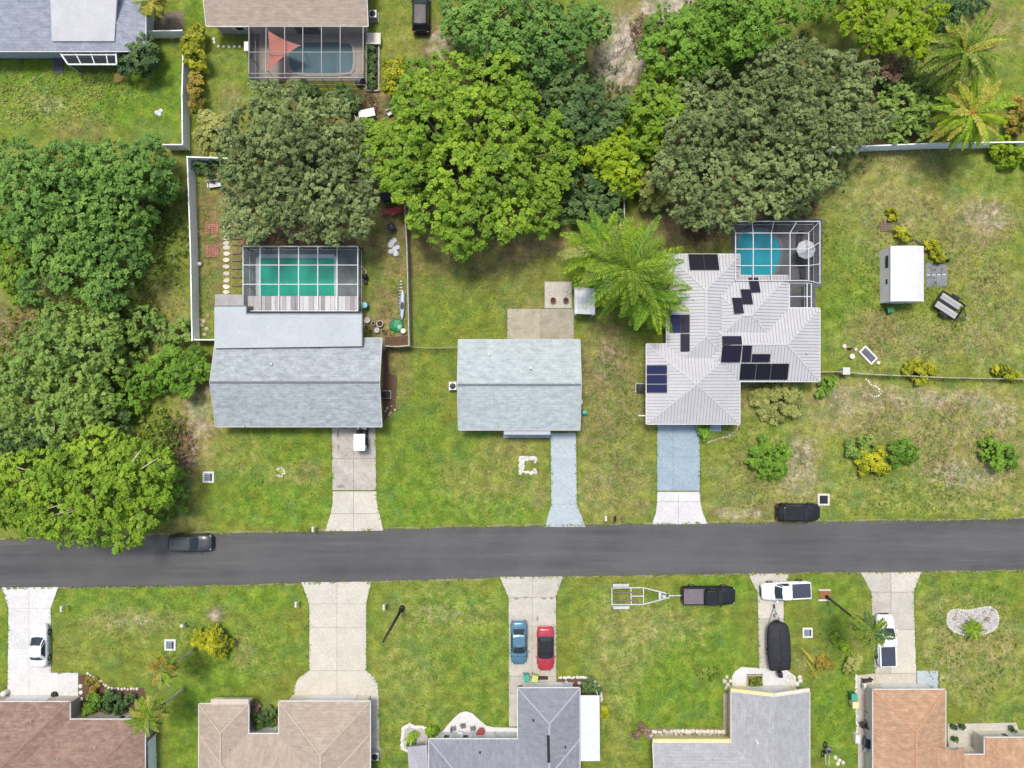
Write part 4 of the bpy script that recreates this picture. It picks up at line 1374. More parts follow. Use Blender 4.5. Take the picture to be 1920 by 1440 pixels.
def cage(label, base_pts, xs, ys, zt, z_wall, mansard, mat, thick=0.09, roofscreen=None, wall_sides=None):
    """screen enclosure: xs, ys are photo pixel lines of the roof beams (first and last are the edges)"""
    X = [P(x, 720, zt).x for x in xs]
    Y = [P(960, y, zt).y for y in ys]
    c = ((X[0] + X[-1]) / 2, (Y[0] + Y[-1]) / 2)
    r = thing('pool_cage', label, 'pool cage', (c[0], c[1], 0))
    rs_ = roofscreen or m_screen_thin
    for i, x in enumerate(X):
        obj('beam', MB().beam((x, Y[0], zt), (x, Y[-1], zt), thick, 0.12), mat, r)
    for j, y in enumerate(Y):
        obj('beam', MB().beam((X[0], y, zt - 0.01), (X[-1], y, zt - 0.01), thick * .8, 0.10), mat, r)
    for i in range(len(X) - 1):
        for j in range(len(Y) - 1):
            xa, xb, ya, yb = X[i] + .05, X[i + 1] - .05, Y[j + 1] + .05, Y[j] - .05
            obj('screen_panel', MB().add([(xa, ya, zt), (xb, ya, zt), (xb, yb, zt), (xa, yb, zt)], [(0, 1, 2, 3)]), rs_, r)
    m_ = mansard
    XO, YO = [X[0] - m_[0], X[-1] + m_[1]], [Y[0] + m_[2], Y[-1] - m_[3]]   # outer edge: west, east, north, south
    corner = [(XO[0], YO[0]), (XO[1], YO[0]), (XO[1], YO[1]), (XO[0], YO[1])]
    inner = [(X[0], Y[0]), (X[-1], Y[0]), (X[-1], Y[-1]), (X[0], Y[-1])]
    sides = wall_sides or 'nesw'
    for k, nm in enumerate('nesw'):
        if nm not in sides:
            continue
        a, b_ = corner[k], corner[(k + 1) % 4]
        ia, ib = inner[k], inner[(k + 1) % 4]
        nseg = (len(X) if nm in 'ns' else len(Y)) - 1
        cut = X if nm == 'n' else X[::-1] if nm == 's' else Y
        if nm == 'w':
            cut = Y[::-1]
        for i in range(nseg):
            t0, t1 = [abs((c_ - cut[0]) / (cut[-1] - cut[0])) for c_ in (cut[i], cut[i + 1])]
            L = lambda p_, q_, t: (p_[0] + (q_[0] - p_[0]) * t, p_[1] + (q_[1] - p_[1]) * t)
            o0, o1, n0, n1 = L(a, b_, t0), L(a, b_, t1), L(ia, ib, t0), L(ia, ib, t1)
            obj('screen_panel', MB().add([(*o0, 0.15), (*o1, 0.15), (*o1, z_wall), (*o0, z_wall)], [(0, 1, 2, 3)]), m_screen, r)
            if max(m_) > 0.05:
                obj('screen_panel', MB().add([(*o0, z_wall), (*o1, z_wall), (*n1, zt), (*n0, zt)], [(0, 1, 2, 3)]), m_screen_thin, r)
                obj('beam', MB().beam((*o0, z_wall), (*n0, zt), thick * .8), mat, r)
            obj('post', MB().beam((*o0, 0), (*o0, z_wall), thick * .8), mat, r)
        obj('post', MB().beam((*b_, 0), (*b_, z_wall), thick * .8), mat, r)
        if max(m_) > 0.05:
            obj('beam', MB().beam((*b_, z_wall), (*ib, zt), thick * .8), mat, r)
        obj('beam', MB().beam((*a, z_wall), (*b_, z_wall), thick, 0.12), mat, r)
        obj('rail', MB().beam((*a, 0.95), (*b_, 0.95), 0.05), mat, r)
    return r


# green pool behind the long grey house
deck('pool_deck', 'grey-green painted pool deck around the green pool', (458, 466, 676, 600), 3, 2, m_teal_deck, 0.05)
W_green = water_mat('green_pool_water', (0.014, 0.360, 0.245), (0.010, 0.275, 0.200))
W_blue = water_mat('turquoise_pool_water', (0.016, 0.290, 0.355), (0.012, 0.235, 0.310))
W_dull = water_mat('dull_blue_pool_water', (0.055, 0.125, 0.160), (0.060, 0.110, 0.125))
m_cop_green = M('pale_aqua_coping', (0.42, 0.52, 0.50), (0.35, 0.45, 0.43), 1, 0.6)
m_cop_grey = M('grey_coping', (0.16, 0.165, 0.17), (0.12, 0.125, 0.13), 1.5, 0.7)
m_cop_tan = M('tan_coping', (0.36, 0.32, 0.27), (0.28, 0.25, 0.21), 1.5, 0.8)
pool('rectangular green-water pool under the grid of white cage beams', [(491, 484), (623, 484), (627, 488), (627, 560), (487, 560), (487, 488)], W_green, m_cop_green, 0.09, 0.42)
cage('flat screen cage over the green pool', None, (456, 488, 523, 560, 596, 632, 671), (462, 497, 533, 583), 2.75, 2.6, (0, 0, 0, 0), m_frame, 0.085, wall_sides='new')
# striped translucent panels between cage and roof
m_pan = [M('white_roof_panel', (0.60, 0.585, 0.585), (0.50, 0.485, 0.485), 2, 0.5, stretch=(3, .5, 1)), M('pinkish_roof_panel', (0.44, 0.40, 0.395), (0.36, 0.33, 0.325), 2, 0.5, stretch=(3, .5, 1)),
         M('grey_roof_panel', (0.30, 0.285, 0.285), (0.24, 0.23, 0.23), 2, 0.5, stretch=(3, .5, 1))]
rr = random.Random(5)
rp0 = P(565, 572, 2.62)
lr = thing('lanai_roof', 'striped white panel roof strip between the green pool and the flat roof', 'patio roof', (rp0.x, rp0.y, 0))
xx = 464.0
k = 0
while xx < 669:
    ww = rr.choice((7, 9, 11))
    x1 = min(xx + ww, 670)
    y0 = 555
    y1 = 584 if xx > 464 else 574
    pl = pxpoly(q(xx + .3, y0, x1 - .3, y1), 2.62)
    obj('roof_panel', MB().prism(pl, 2.50 + 0.02 * (k % 2), 2.56 + 0.03 * (k % 2)), m_pan[rr.choice((0, 0, 1, 0, 2, 1))], lr)
    xx = x1
    k += 1
for px in (468, 535, 602, 668):
    p = P(px, 556, 2.5)
    obj('post', MB().box(p.x - .05, p.y - .05, 0, p.x + .05, p.y + .05, 2.5), m_frame, lr)

# turquoise pool behind the metal roof
deck('pool_deck', 'dark grey paver deck around the turquoise pool', (1371, 410, 1541, 540), 5, 4, m_grey_deck, 0.05)
deck('pool_deck', 'dark grey paver strip beside the metal roof', (1479, 541, 1529, 580), 2, 1, m_grey_deck, 0.05)
pool('rounded turquoise pool tucked beside the white metal roof', blob([(1381, 470), (1384, 440), (1410, 431), (1440, 432), (1462, 455), (1464, 480), (1455, 505), (1440, 522), (1395, 522), (1383, 500)], 2), W_blue, m_cop_grey, 0.09, 0.3)
cage('mansard screen cage over the turquoise pool', None, (1379, 1412, 1446, 1481, 1516), (437, 467, 498, 526), 3.1, 2.4, (0.3, 1.5, 1.4, 0.2), m_frame, 0.08, wall_sides='ne')
cage('small low screen cage beside the metal roof gable', None, (1480, 1513, 1521), (531, 556, 577), 2.6, 2.5, (0, 0, 0, 0), m_frame, 0.09, wall_sides='e')
u = P(1513, 467, 2.3)
um = thing('patio_umbrella', 'pale octagonal umbrella on the dark pool deck', 'umbrella', (u.x, u.y, 0.05))
obj('canopy', MB().lathe(u.x, u.y, [(1.05, 2.05), (1.0, 2.1), (0.5, 2.35), (0.04, 2.5)], 8), m_tarp_white, um)
for k in range(8):
    t = math.pi / 4 * k
    obj('rib', MB().beam((u.x + .05 * math.cos(t), u.y + .05 * math.sin(t), 2.52), (u.x + 1.02 * math.cos(t), u.y + 1.02 * math.sin(t), 2.12), 0.035), m_steel, um)
obj('pole', MB().tube([(u.x, u.y, 0.05), (u.x, u.y, 2.5)], 0.03), m_steel, um)
obj('base', MB().lathe(u.x, u.y, [(0.28, 0.05), (0.26, 0.12), (0.05, 0.14)], 10), m_dark, um)
for px, py, lab in ((1497, 487, 'dark lounge chair south-west of the pale umbrella'), (1497, 452, 'dark lounge chair north-west of the pale umbrella'), (1503, 512, 'dark lounge chair near the small low cage')):
    p = P(px, py)
    ch = thing('lounge_chair', lab, 'chair', (p.x, p.y, 0.05), R(-20 + px % 40), 'dark lounge chairs on the pool deck')
    obj('seat', MB().box(-.3, -.6, .28, .3, .5, .34), m_dark, ch, local=True)
    obj('backrest', MB().beam((0, .5, .33), (0, .95, .75), .6, .05), m_dark, ch, local=True)
    for sx in (-.27, .27):
        for sy in (-.55, .45):
            obj('leg', MB().box(sx - .02, sy - .02, 0, sx + .02, sy + .02, .28), m_steel, ch, local=True)

# dull blue pool with the shade sail, top
deck('pool_deck', 'tan pool deck under the red shade sail', (486, 45, 682, 152), 5, 3, m_tan_deck, 0.05)
deck('pool_deck', 'dark strip of deck left of the red shade sail', (468, 45, 485, 152), 1, 3, m_grey_deck, 0.05)
pool('dull blue pool with clipped corners beside the red shade sail', blob([(541, 95), (552, 80), (652, 79), (662, 90), (662, 128), (652, 138), (555, 138), (543, 128)], 1), W_dull, m_cop_tan, 0.09, 0.3)
cage('screen cage over the dull blue pool', None, (467, 499, 534, 568, 603, 638, 681), (50, 98, 138), 2.75, 2.6, (0, 0, 0, 0.4), M('bronze_aluminium', (0.30, 0.29, 0.28), (0.24, 0.23, 0.22), 2, 0.5), 0.07, wall_sides='esw')
zs_ = 2.45
a_ = [P(*p, zs_) for p in ((502, 57), (563, 86), (502, 132))]
sv = MB()
N_ = 8
idx = {}
for i in range(N_ + 1):
    for j in range(N_ + 1 - i):
        u_, v_ = i / N_, j / N_
        w_ = 1 - u_ - v_
        p = a_[0] * w_ + a_[1] * u_ + a_[2] * v_
        cen = (a_[0] + a_[1] + a_[2]) / 3
        e_ = 1 - 0.9 * (u_ * v_ + v_ * w_ + u_ * w_) * 0 - 0.5 * (u_ * v_ * (w_ < .01) + v_ * w_ * (u_ < .01) + u_ * w_ * (v_ < .01))
        p = cen + (p - cen) * e_
        idx[i, j] = len(sv.v)
        sv.v.append((p.x, p.y, 2.45 - 1.4 * (u_ * v_ * w_) * 4 + 0.1 * u_))
for i in range(N_):
    for j in range(N_ - i):
        sv.f.append((idx[i, j], idx[i + 1, j], idx[i, j + 1]))
        if i + j < N_ - 1:
            sv.f.append((idx[i + 1, j], idx[i + 1, j + 1], idx[i, j + 1]))
ss = thing('shade_sail', 'triangular faded red shade sail beside the dull blue pool', 'shade sail', (a_[0].x, a_[0].y, 0))
obj('fabric', sv, M('faded_red_fabric', (0.42, 0.16, 0.12), (0.36, 0.13, 0.10), 1.5, 0.8), ss, smooth=True)
for p in a_:
    obj('mast', MB().tube([(p.x, p.y, 0.05), (p.x, p.y, 2.6)], 0.04), m_steel, ss)

# lanai on the blue-grey house
lz = 2.4
lan = thing('screen_lanai', 'white-framed screened lanai below the blue-grey roof', 'screen porch', (P(163, 105).x, P(163, 105).y, 0))
c0, c1, c2, c3 = [P(*p, lz) for p in ((107, 90), (217, 90), (219, 121), (128, 121))]
lb = [(c0, c1), (c1, c2), (c2, c3), (c3, c0)]
for a, b_ in lb:
    obj('beam', MB().beam(a, b_, 0.16, 0.14), m_frame, lan)
for t in (0.27, 0.55, 0.82):
    a, b_ = c0.lerp(c1, t), c3.lerp(c2, t)
    obj('beam', MB().beam(a, b_, 0.10), m_frame, lan)
obj('beam', MB().beam(c0.lerp(c3, .42), c1.lerp(c2, .42), 0.12), m_frame, lan)
for k, (a, b_) in enumerate(((c1, c2), (c2, c3), (c3, c0))):
    obj('screen_panel', MB().add([(a.x, a.y, .1), (b_.x, b_.y, .1), (b_.x, b_.y, lz - .08), (a.x, a.y, lz - .08)], [(0, 1, 2, 3)]), m_screen, lan)
    obj('post', MB().beam((a.x, a.y, 0), (a.x, a.y, lz), 0.10), m_frame, lan)
for i in range(4):
    ts = (0, .27, .55, .82, 1)
    for (sa_, sb_) in ((0.03, .40), (.44, .97)):
        L = lambda t, s_: c0.lerp(c1, t).lerp(c3.lerp(c2, t), s_)
        v = [L(ts[i] + .01, sa_), L(ts[i + 1] - .01, sa_), L(ts[i + 1] - .01, sb_), L(ts[i] + .01, sb_)]
        obj('screen_panel', MB().add(v, [(0, 1, 2, 3)]), m_screen, lan)
fl = pxpoly(((107, 90), (217, 90), (219, 119), (128, 119)))
struct('lanai_floor', MB().prism(fl, 0, .06), m_grey_deck, label='dark floor of the white-framed lanai')


# ------------------------------------------------------------------ fences
def fence(name, label, pts, h, mat, pitch=2.4, thick=0.06, rail=True, cap=0.0, post=0.12):
    w_ = [P(*p, h if cap else h) for p in pts]
    c = w_[0]
    r = thing(name, label, 'fence', (c.x, c.y, 0))
    for a, b_ in zip(w_[:-1], w_[1:]):
        a, b_ = Vector((a.x, a.y, 0)), Vector((b_.x, b_.y, 0))
        L = (b_ - a).length
        k = max(1, round(L / pitch))
        for i in range(k):
            p0, p1 = a.lerp(b_, i / k), a.lerp(b_, (i + 1) / k)
            d = (p1 - p0).normalized()
            q0, q1 = p0 + d * post * .55, p1 - d * post * .55
            if rail:
                obj('panel', MB().beam((q0.x, q0.y, h / 2), (q1.x, q1.y, h / 2), thick, h - 0.14), mat, r)
                obj('rail', MB().beam((q0.x, q0.y, h - .035), (q1.x, q1.y, h - .035), thick + .05, 0.07), mat, r)
            else:
                for zz in (h * .3, h * .62, h - .06):
                    obj('rail', MB().beam((q0.x, q0.y, zz), (q1.x, q1.y, zz), thick, 0.1), mat, r)
            obj('post', MB().box(p0.x - post / 2, p0.y - post / 2, 0, p0.x + post / 2, p0.y + post / 2, h + 0.06), mat, r)
        p1 = b_
    obj('post', MB().box(p1.x - post / 2, p1.y - post / 2, 0, p1.x + post / 2, p1.y + post / 2, h + 0.06), mat, r)
    return r


m_wfence = M('greyish_white_vinyl', (0.88, 0.90, 0.88), (0.80, 0.82, 0.80), 0.7, 0.5, fine=0.06)
m_wornwood = M('pale_worn_board', (0.42, 0.39, 0.33), (0.30, 0.275, 0.23), 2, 0.9, stretch=(1, 1, 4))
m_chain = M('galvanised_chain_link', (0.30, 0.31, 0.30), (0.22, 0.23, 0.22), 3, 0.6)
fence('vinyl_fence', 'tall white vinyl fence along the left side of the green-pool yard', [(440, 297), (351, 294), (357, 470), (360, 638)], 1.85, m_wfence)
fence('vinyl_fence', 'short white fence piece joining the long grey house on the left', [(361, 637), (402, 637)], 1.6, m_wfence, 1.3)
fence('vinyl_fence', 'white fence between the top left yard and the croton hedge', [(343, 100), (341, 180), (342, 271), (306, 271)], 1.75, m_wfence)
fence('vinyl_fence', 'white gate fence beside the blue-grey house', [(276, 58), (341, 57)], 1.6, m_wfence, 1.6)
fence('board_fence', 'pale board fence right of the green-pool yard ending at the house', [(757, 352), (763, 470), (767, 648), (742, 650), (718, 648)], 1.7, m_wornwood, 2.2)
fence('vinyl_fence', 'white fence below the two tall palms along the right lot', [(1560, 276), (1640, 273), (1760, 268), (1930, 266)], 1.8, m_wfence)
fence('rail_fence', 'low pale rail fence running right from the metal-roofed house', [(1540, 697), (1576, 697), (1640, 702), (1780, 708), (1930, 711)], 1.2, m_wornwood, 2.2, rail=False)
fence('board_fence', 'grey board fence end between the lime tree and the feathery palm', [(1170, 340), (1171, 412)], 1.6, m_wornwood)
# chain-link wire fence behind the two lawns
fence('wire_fence', 'thin wire fence between the long house and the plain grey house', [(769, 650), (815, 652), (860, 650)], 1.2, m_chain, 2.4, 0.02, rail=False, post=0.06)

# ------------------------------------------------------------------ vehicles


def loft(secs, caps=True):
    """closed skin through rings of equal length"""
    mb = MB()
    n_ = len(secs[0])
    for s_ in secs:
        mb.v += [tuple(p) for p in s_]
    for i in range(len(secs) - 1):
        for k in range(n_):
            a, b_ = i * n_ + k, i * n_ + (k + 1) % n_
            mb.f.append((a, b_, b_ + n_, a + n_))
    if caps:
        mb.f.append(tuple(range(n_ - 1, -1, -1)))
        mb.f.append(tuple(range((len(secs) - 1) * n_, len(secs) * n_)))
    return mb


def wheel(root, x, y, r=0.33, w_=0.22, side=1):
    n_ = 14
    t = MB()
    prof = [(r * .6, -w_ / 2), (r * .95, -w_ / 2), (r, -w_ * .3), (r, w_ * .3), (r * .95, w_ / 2), (r * .6, w_ / 2)]
    v = []
    for q_, yy in prof:
        for k in range(n_):
            a = 2 * math.pi * k / n_
            v.append((x + q_ * math.cos(a), y + yy, r + q_ * math.sin(a)))
    f = [(i * n_ + k, i * n_ + (k + 1) % n_, (i + 1) * n_ + (k + 1) % n_, (i + 1) * n_ + k) for i in range(len(prof) - 1) for k in range(n_)]
    t.add(v, f)
    wl_ = obj('wheel', t, m_rubber, root, True, True)
    rim = MB()
    yy = y + side * w_ * .42
    v = [(x, yy + side * .02, r)]
    for k in range(10):
        a = 2 * math.pi * k / 10
        v.append((x + r * .6 * math.cos(a), yy, r + r * .6 * math.sin(a)))
    rim.add(v, [(0, 1 + k, 1 + (k + 1) % 10) for k in range(10)])
    obj('rim', rim, m_rim, wl_, False, True)
    return wl_


def vehicle(kind, label, px, py, heading, paint_mat, L=4.7, W=1.8, H=1.45, roof_mat=None, group=None, cover=None, name=None, cat='car', bed_mat=None):
    """heading in degrees, 0 = nose to the right of the photograph, 90 = nose up"""
    p = P(px, py, 0.9)
    root = thing(name or {'sedan': 'sedan_car', 'suv': 'suv_car', 'pickup': 'pickup_truck', 'convertible': 'convertible_car'}[kind], label, cat, (p.x, p.y, 0.04), R(heading), group)
    hw = W / 2
    F, B = L / 2, -L / 2
    if kind == 'pickup':
        cowl, rf, rr_, deckx, hood, belt, trunk = F * .50, F * .24, -L * .065, -L * .085, 1.08, 1.10, 1.08
    elif kind == 'suv':
        cowl, rf, rr_, deckx, hood, belt, trunk = F * .42, F * .10, B + .42, B + .16, 1.02, 1.02, 1.0
    elif kind == 'convertible':
        cowl, rf, rr_, deckx, hood, belt, trunk = F * .40, F * .10, B + 1.35, B + 0.95, .86, .88, .90
    else:
        cowl, rf, rr_, deckx, hood, belt, trunk = F * .44, F * .08, B + 1.35, B + 0.78, .90, .92, .96

    def ring_(x, w_, zt, zs, zb):
        w2 = w_ * .93
        return [(x, -w2, zb), (x, -w_, zb + (zs - zb) * .45), (x, -w_ * .985, zs), (x, -w_ * .80, zt), (x, -w_ * .35, zt + .025),
                (x, w_ * .35, zt + .025), (x, w_ * .80, zt), (x, w_ * .985, zs), (x, w_, zb + (zs - zb) * .45), (x, w2, zb)]
    st = [(B, .80, trunk * .66, .58, .36), (B + .06, .90, trunk * .92, .70, .30), (B + .30, .97, trunk, .80, .24), (deckx + .1, 1.0, max(trunk, belt - .02), belt - .10, .22),
          (0, 1.0, belt, belt - .10, .22), (cowl, 1.0, belt, belt - .10, .22), (cowl + .35, .99, hood + .02, hood - .12, .22), (F - .55, .95, hood - .06, hood - .20, .22), (F - .16, .88, hood - .16, hood - .30, .26), (F, .70, hood - .30, hood - .40, .34)]
    obj('body', loft([ring_(x, hw * k, zt, zs, zb) for x, k, zt, zs, zb in st]), paint_mat, root, True, True)
    # cabin
    gw0, gw1 = hw * .93, hw * (.74 if kind not in ('pickup', 'suv') else .80)
    ct = H
    base = [(deckx, gw0 * .9), (rr_ - .0, gw0), (rf, gw0), (cowl, gw0 * .92)]

    def cab_ring(z_, s_):
        if z_ == 0:
            x0, x1, w_ = deckx, cowl, gw0
            return [(x0, -w_ * .9, belt - .03), (x0 + .25, -w_, belt - .03), (x1 - .35, -w_, belt - .03), (x1, -w_ * .88, belt - .03), (x1 + .10, 0, belt - .03), (x1, w_ * .88, belt - .03), (x1 - .35, w_, belt - .03), (x0 + .25, w_, belt - .03), (x0, w_ * .9, belt - .03), (x0 - .06, 0, belt - .03)]
        x0, x1, w_ = rr_, rf, gw1
        zz = ct - .05 if z_ == 1 else ct
        k = 1 if z_ == 1 else .86
        e = 0 if z_ == 1 else .12
        return [(x0 + e, -w_ * .88 * k, zz - .02), (x0 + .2, -w_ * k, zz), (x1 - .2, -w_ * k, zz), (x1 - e, -w_ * .86 * k, zz - .02), (x1 + .06 - e, 0, zz - .01), (x1 - e, w_ * .86 * k, zz - .02), (x1 - .2, w_ * k, zz), (x0 + .2, w_ * k, zz), (x0 + e, w_ * .88 * k, zz - .02), (x0 - .04 + e, 0, zz - .01)]
    rings = [cab_ring(0, 0), cab_ring(1, 0), cab_ring(2, 0)]
    rmat = roof_mat or paint_mat
    obj('cabin', loft(rings), rmat, root, False, True, bevel=0.03)

    def pane(ix, lift, shrink=.09):
        a, b_ = rings[0], rings[1]
        pts = []
        for i in ix:
            pts.append(Vector(a[i]))
        for i in reversed(ix):
            pts.append(Vector(b_[i]))
        c_ = sum(pts, Vector()) / len(pts)
        nrm = (pts[1] - pts[0]).cross(pts[-1] - pts[0]).normalized()
        if nrm.dot(c_ - Vector((0, 0, .9))) < 0 and abs(nrm.z) < .99:
            nrm = -nrm
        if nrm.z < 0:
            nrm = -nrm
        return MB().add([c_ + (p_ - c_) * (1 - shrink) + nrm * lift for p_ in pts], [tuple(range(len(pts)))])
    for nm, ix, lf in (('windshield', (3, 4, 5), .022), ('rear_window', (8, 9, 0), .022)):
        obj(nm, pane(ix, lf, .10), m_carglass if not (kind == 'convertible' and nm == 'rear_window') else m_glass, root, False, True)
    for ix in ((1, 2), (6, 7)):
        obj('side_window', pane(ix, .02, .14), m_carglass, root, False, True)
    for ix in ((2, 3), (5, 6)):
        obj('quarter_window', pane(ix, .02, .25), m_carglass, root, False, True)
    for sx in (F * .60, B * .62):
        for sy in (-1, 1):
            wheel(root, sx, sy * (hw - .10), .33 if kind in ('sedan', 'convertible') else .38, .22, sy)
    for sy in (-1, 1):
        obj('headlight', MB().box(F - .24, sy * hw * .66 - .17, hood - .36, F - .10, sy * hw * .66 + .17, hood - .225), m_lamp, root, False, True, bevel=.02)
        obj('tail_light', MB().box(B - .015, sy * hw * .68 - .16, trunk * .66, B + .13, sy * hw * .68 + .16, trunk * .66 + .14), m_tail, root, False, True, bevel=.02)
        obj('mirror', MB().box(cowl - .28, sy * (hw + .07) - .10, belt - .02, cowl - .12, sy * (hw + .07) + .10, belt + .12), paint_mat, root, False, True, bevel=.03)
    obj('front_bumper', MB().box(F - .10, -hw * .62, .34, F + .05, hw * .62, .52), m_dark if kind in ('pickup', 'suv') else paint_mat, root, False, True, bevel=.04)
    obj('rear_bumper', MB().box(B - .05, -hw * .72, .36, B + .10, hw * .72, .54), m_dark if kind in ('pickup', 'suv') else paint_mat, root, False, True, bevel=.04)
    # shut lines of bonnet, boot and doors, and the grille
    gap = MB()
    gap.box(cowl + .36, -hw * .80, hood + .0, cowl + .385, hw * .80, hood + .045)
    if kind != 'pickup':
        gap.box(deckx - .12, -hw * .72, max(trunk, belt) - .02, deckx - .10, hw * .72, max(trunk, belt) + .028)
    for sy in (-1, 1):
        for xx in ((rf + cowl) / 2 - .1, (rf + rr_) / 2 - .1):
            gap.box(xx, sy * hw * .995 - .012, .35, xx + .02, sy * hw * .995 + .012, belt - .10)
    obj('shut_line', gap, m_dark, root, False, True)
    obj('grille', MB().box(F - .02, -hw * .45, hood - .46, F + .02, hw * .45, hood - .34), m_dark, root, False, True)
    for sy in (-1, 1):
        obj('wiper', MB().beam((cowl + .06, sy * .12, belt + .03), (cowl - .10, sy * .12 + .45 * sy, belt + .14), .025), m_dark, root, False, True)
    if kind == 'pickup':
        x0, x1 = B + .12, deckx - .16
        bm = bed_mat or m_dark
        obj('bed_cover', MB().box(x0, -hw * .84, 1.09, x1, hw * .84, 1.17), bm, root, False, True, bevel=.02)
        for sy in (-1, 1):
            obj('bed_rail', MB().box(x0 - .05, sy * hw * .88 - .07, 1.02, x1 + .05, sy * hw * .88 + .07, 1.19), paint_mat, root, False, True, bevel=.03)
        obj('tailgate', MB().box(B + .03, -hw * .88, .62, B + .10, hw * .88, 1.18), paint_mat, root, False, True, bevel=.02)
    if kind in ('suv',):
        for sy in (-1, 1):
            obj('roof_rail', MB().beam((rr_ + .3, sy * gw1 * .8, ct + .04), (rf - .2, sy * gw1 * .8, ct + .04), .05), m_dark, root, False, True)
    return root


p_black = paint('black_paint', (0.016, 0.017, 0.020), 0.4, 0.0, 0.1)
p_charcoal = paint('charcoal_paint', (0.040, 0.046, 0.048), 0.4, 0.0, 0.25)
p_white = paint('white_paint_gloss', (0.74, 0.75, 0.76), 0.25)
p_blue = paint('steel_blue_paint', (0.085, 0.190, 0.260), 0.25, 0.2)
p_red = paint('crimson_paint', (0.36, 0.030, 0.045), 0.22)
m_softtop = M('black_soft_top', (0.020, 0.022, 0.024), (0.014, 0.015, 0.017), 6, 0.85)
m_bedgrey = M('mauve_grey_bed_cover', (0.150, 0.130, 0.145), (0.115, 0.10, 0.115), 2, 0.7)
m_beddark = M('dark_slate_bed_cover', (0.045, 0.055, 0.080), (0.035, 0.043, 0.062), 2, 0.6)

vehicle('suv', 'black car parked at the top edge beside a bare patch', 789, 18, 90, p_black, 4.8, 1.9, 1.65)
vehicle('suv', 'charcoal car on the road near the overhanging lime-green tree', 356, 1018, 0, p_charcoal, 4.7, 1.85, 1.6)
vehicle('suv', 'black car parked on the grass at the road edge beside a square pad', 1498, 961, 0, p_black, 4.7, 1.9, 1.6)
vehicle('sedan', 'white sedan on the bright white driveway', 71, 1212, 90, p_white, 4.6, 1.8, 1.45)
vehicle('sedan', 'steel blue sedan left of the red convertible', 973, 1206, -90, p_blue, 4.8, 1.82, 1.45)
vehicle('convertible', 'crimson convertible with a black soft top', 1023, 1218, -90, p_red, 4.8, 1.85, 1.35, roof_mat=m_softtop)
vehicle('pickup', 'black pickup hitched to the empty boat trailer', 1329, 1117, 0, p_black, 5.8, 2.0, 1.8, cat='pickup truck', bed_mat=m_bedgrey)
vehicle('pickup', 'white pickup parked across the narrow driveway with a dark bed cover', 1474, 1108, 183, p_white, 5.3, 1.9, 1.75, cat='pickup truck', bed_mat=m_beddark)
vehicle('pickup', 'white pickup under palm fronds on the worn tan driveway', 1662, 1201, 92, p_white, 5.6, 1.9, 1.75, cat='pickup truck', bed_mat=m_beddark)

# little white-roofed cart on the stained driveway
p = P(677, 822, 1.0)
ct = thing('utility_cart', 'small white-roofed cart on the stained driveway close to the eave', 'cart', (p.x, p.y, 0.05), R(90))
obj('floor', MB().box(-1.2, -.58, .28, 1.25, .58, .42), m_dark, ct, False, True, bevel=.03)
obj('front_cowl', MB().box(.85, -.55, .42, 1.3, .55, .85), p_white, ct, False, True, bevel=.1)
obj('windshield', MB().beam((.85, 0, .85), (.62, 0, 1.72), 1.08, .03), m_carglass, ct, False, True)
obj('dashboard', MB().box(.55, -.56, .75, .95, .56, .92), m_dark, ct, False, True, bevel=.03)
obj('seat', MB().box(-.55, -.52, .42, .05, .52, .78), m_dark, ct, False, True, bevel=.05)
obj('seat_back', MB().box(-.70, -.52, .78, -.55, .52, 1.2), m_dark, ct, False, True, bevel=.04)
obj('rear_box', MB().box(-1.25, -.55, .42, -.75, .55, .82), p_white, ct, False, True, bevel=.05)
obj('roof', MB().box(-1.25, -.62, 1.78, .55, .62, 1.84), p_white, ct, False, True, bevel=.04)
for sx in (-1.15, .52):
    for sy in (-.55, .55):
        obj('post', MB().box(sx - .025, sy - .025, .4, sx + .025, sy + .025, 1.79), m_dark, ct, False, True)
for sx in (-.85, .85):
    for sy in (-.52, .52):
        wheel(ct, sx, sy, .24, .2, 1 if sy > 0 else -1)

# boat trailer behind the black pickup
p = P(1200, 1117, 0.5)
bt = thing('boat_trailer', 'empty white boat trailer hitched to the black pickup', 'trailer', (p.x, p.y, 0.03), R(0.5))
m_trailer = M('dull_white_trailer_paint', (0.48, 0.48, 0.45), (0.38, 0.38, 0.36), 2, 0.5)
for sy in (-1, 1):
    obj('side_rail', MB().beam((-3.1, sy * .92, .55), (.3, sy * .92, .55), .13), m_trailer, bt, False, True)
    obj('tongue_rail', MB().beam((.3, sy * .92, .55), (3.2, sy * .18, .55), .13), m_trailer, bt, False, True)
    obj('fender', MB().box(-3.0, sy * 1.22 - .17, .62, -1.2, sy * 1.22 + .17, .74), m_trailer, bt, False, True, bevel=.05)
    obj('guide_post', MB().beam((-3.05, sy * 1.0, .55), (-3.05, sy * 1.05, 1.5), .08), m_trailer, bt, False, True)
    obj('bunk', MB().beam((-2.9, sy * .45, .66), (-.2, sy * .42, .66), .12, .08), m_wood, bt, False, True)
    for sx in (-2.55, -1.65):
        wheel(bt, sx, sy * 1.22, .32, .2, sy)
for x_, hw_ in ((-3.1, .95), (-1.0, .95), (.35, .90)):
    obj('crossmember', MB().beam((x_, -hw_, .54), (x_, hw_, .54), .12), m_trailer, bt, False, True)
obj('centre_keel', MB().beam((-1.0, 0, .56), (.35, 0, .56), .12), m_trailer, bt, False, True)
obj('winch_stand', MB().box(2.35, -.16, .55, 2.75, .16, 1.0), m_trailer, bt, False, True, bevel=.04)
obj('winch_plate', MB().box(2.0, -.38, .60, 2.3, .38, .66), m_trailer, bt, False, True)
obj('coupler', MB().beam((3.1, 0, .52), (4.5, 0, .48), .12), m_trailer, bt, False, True)
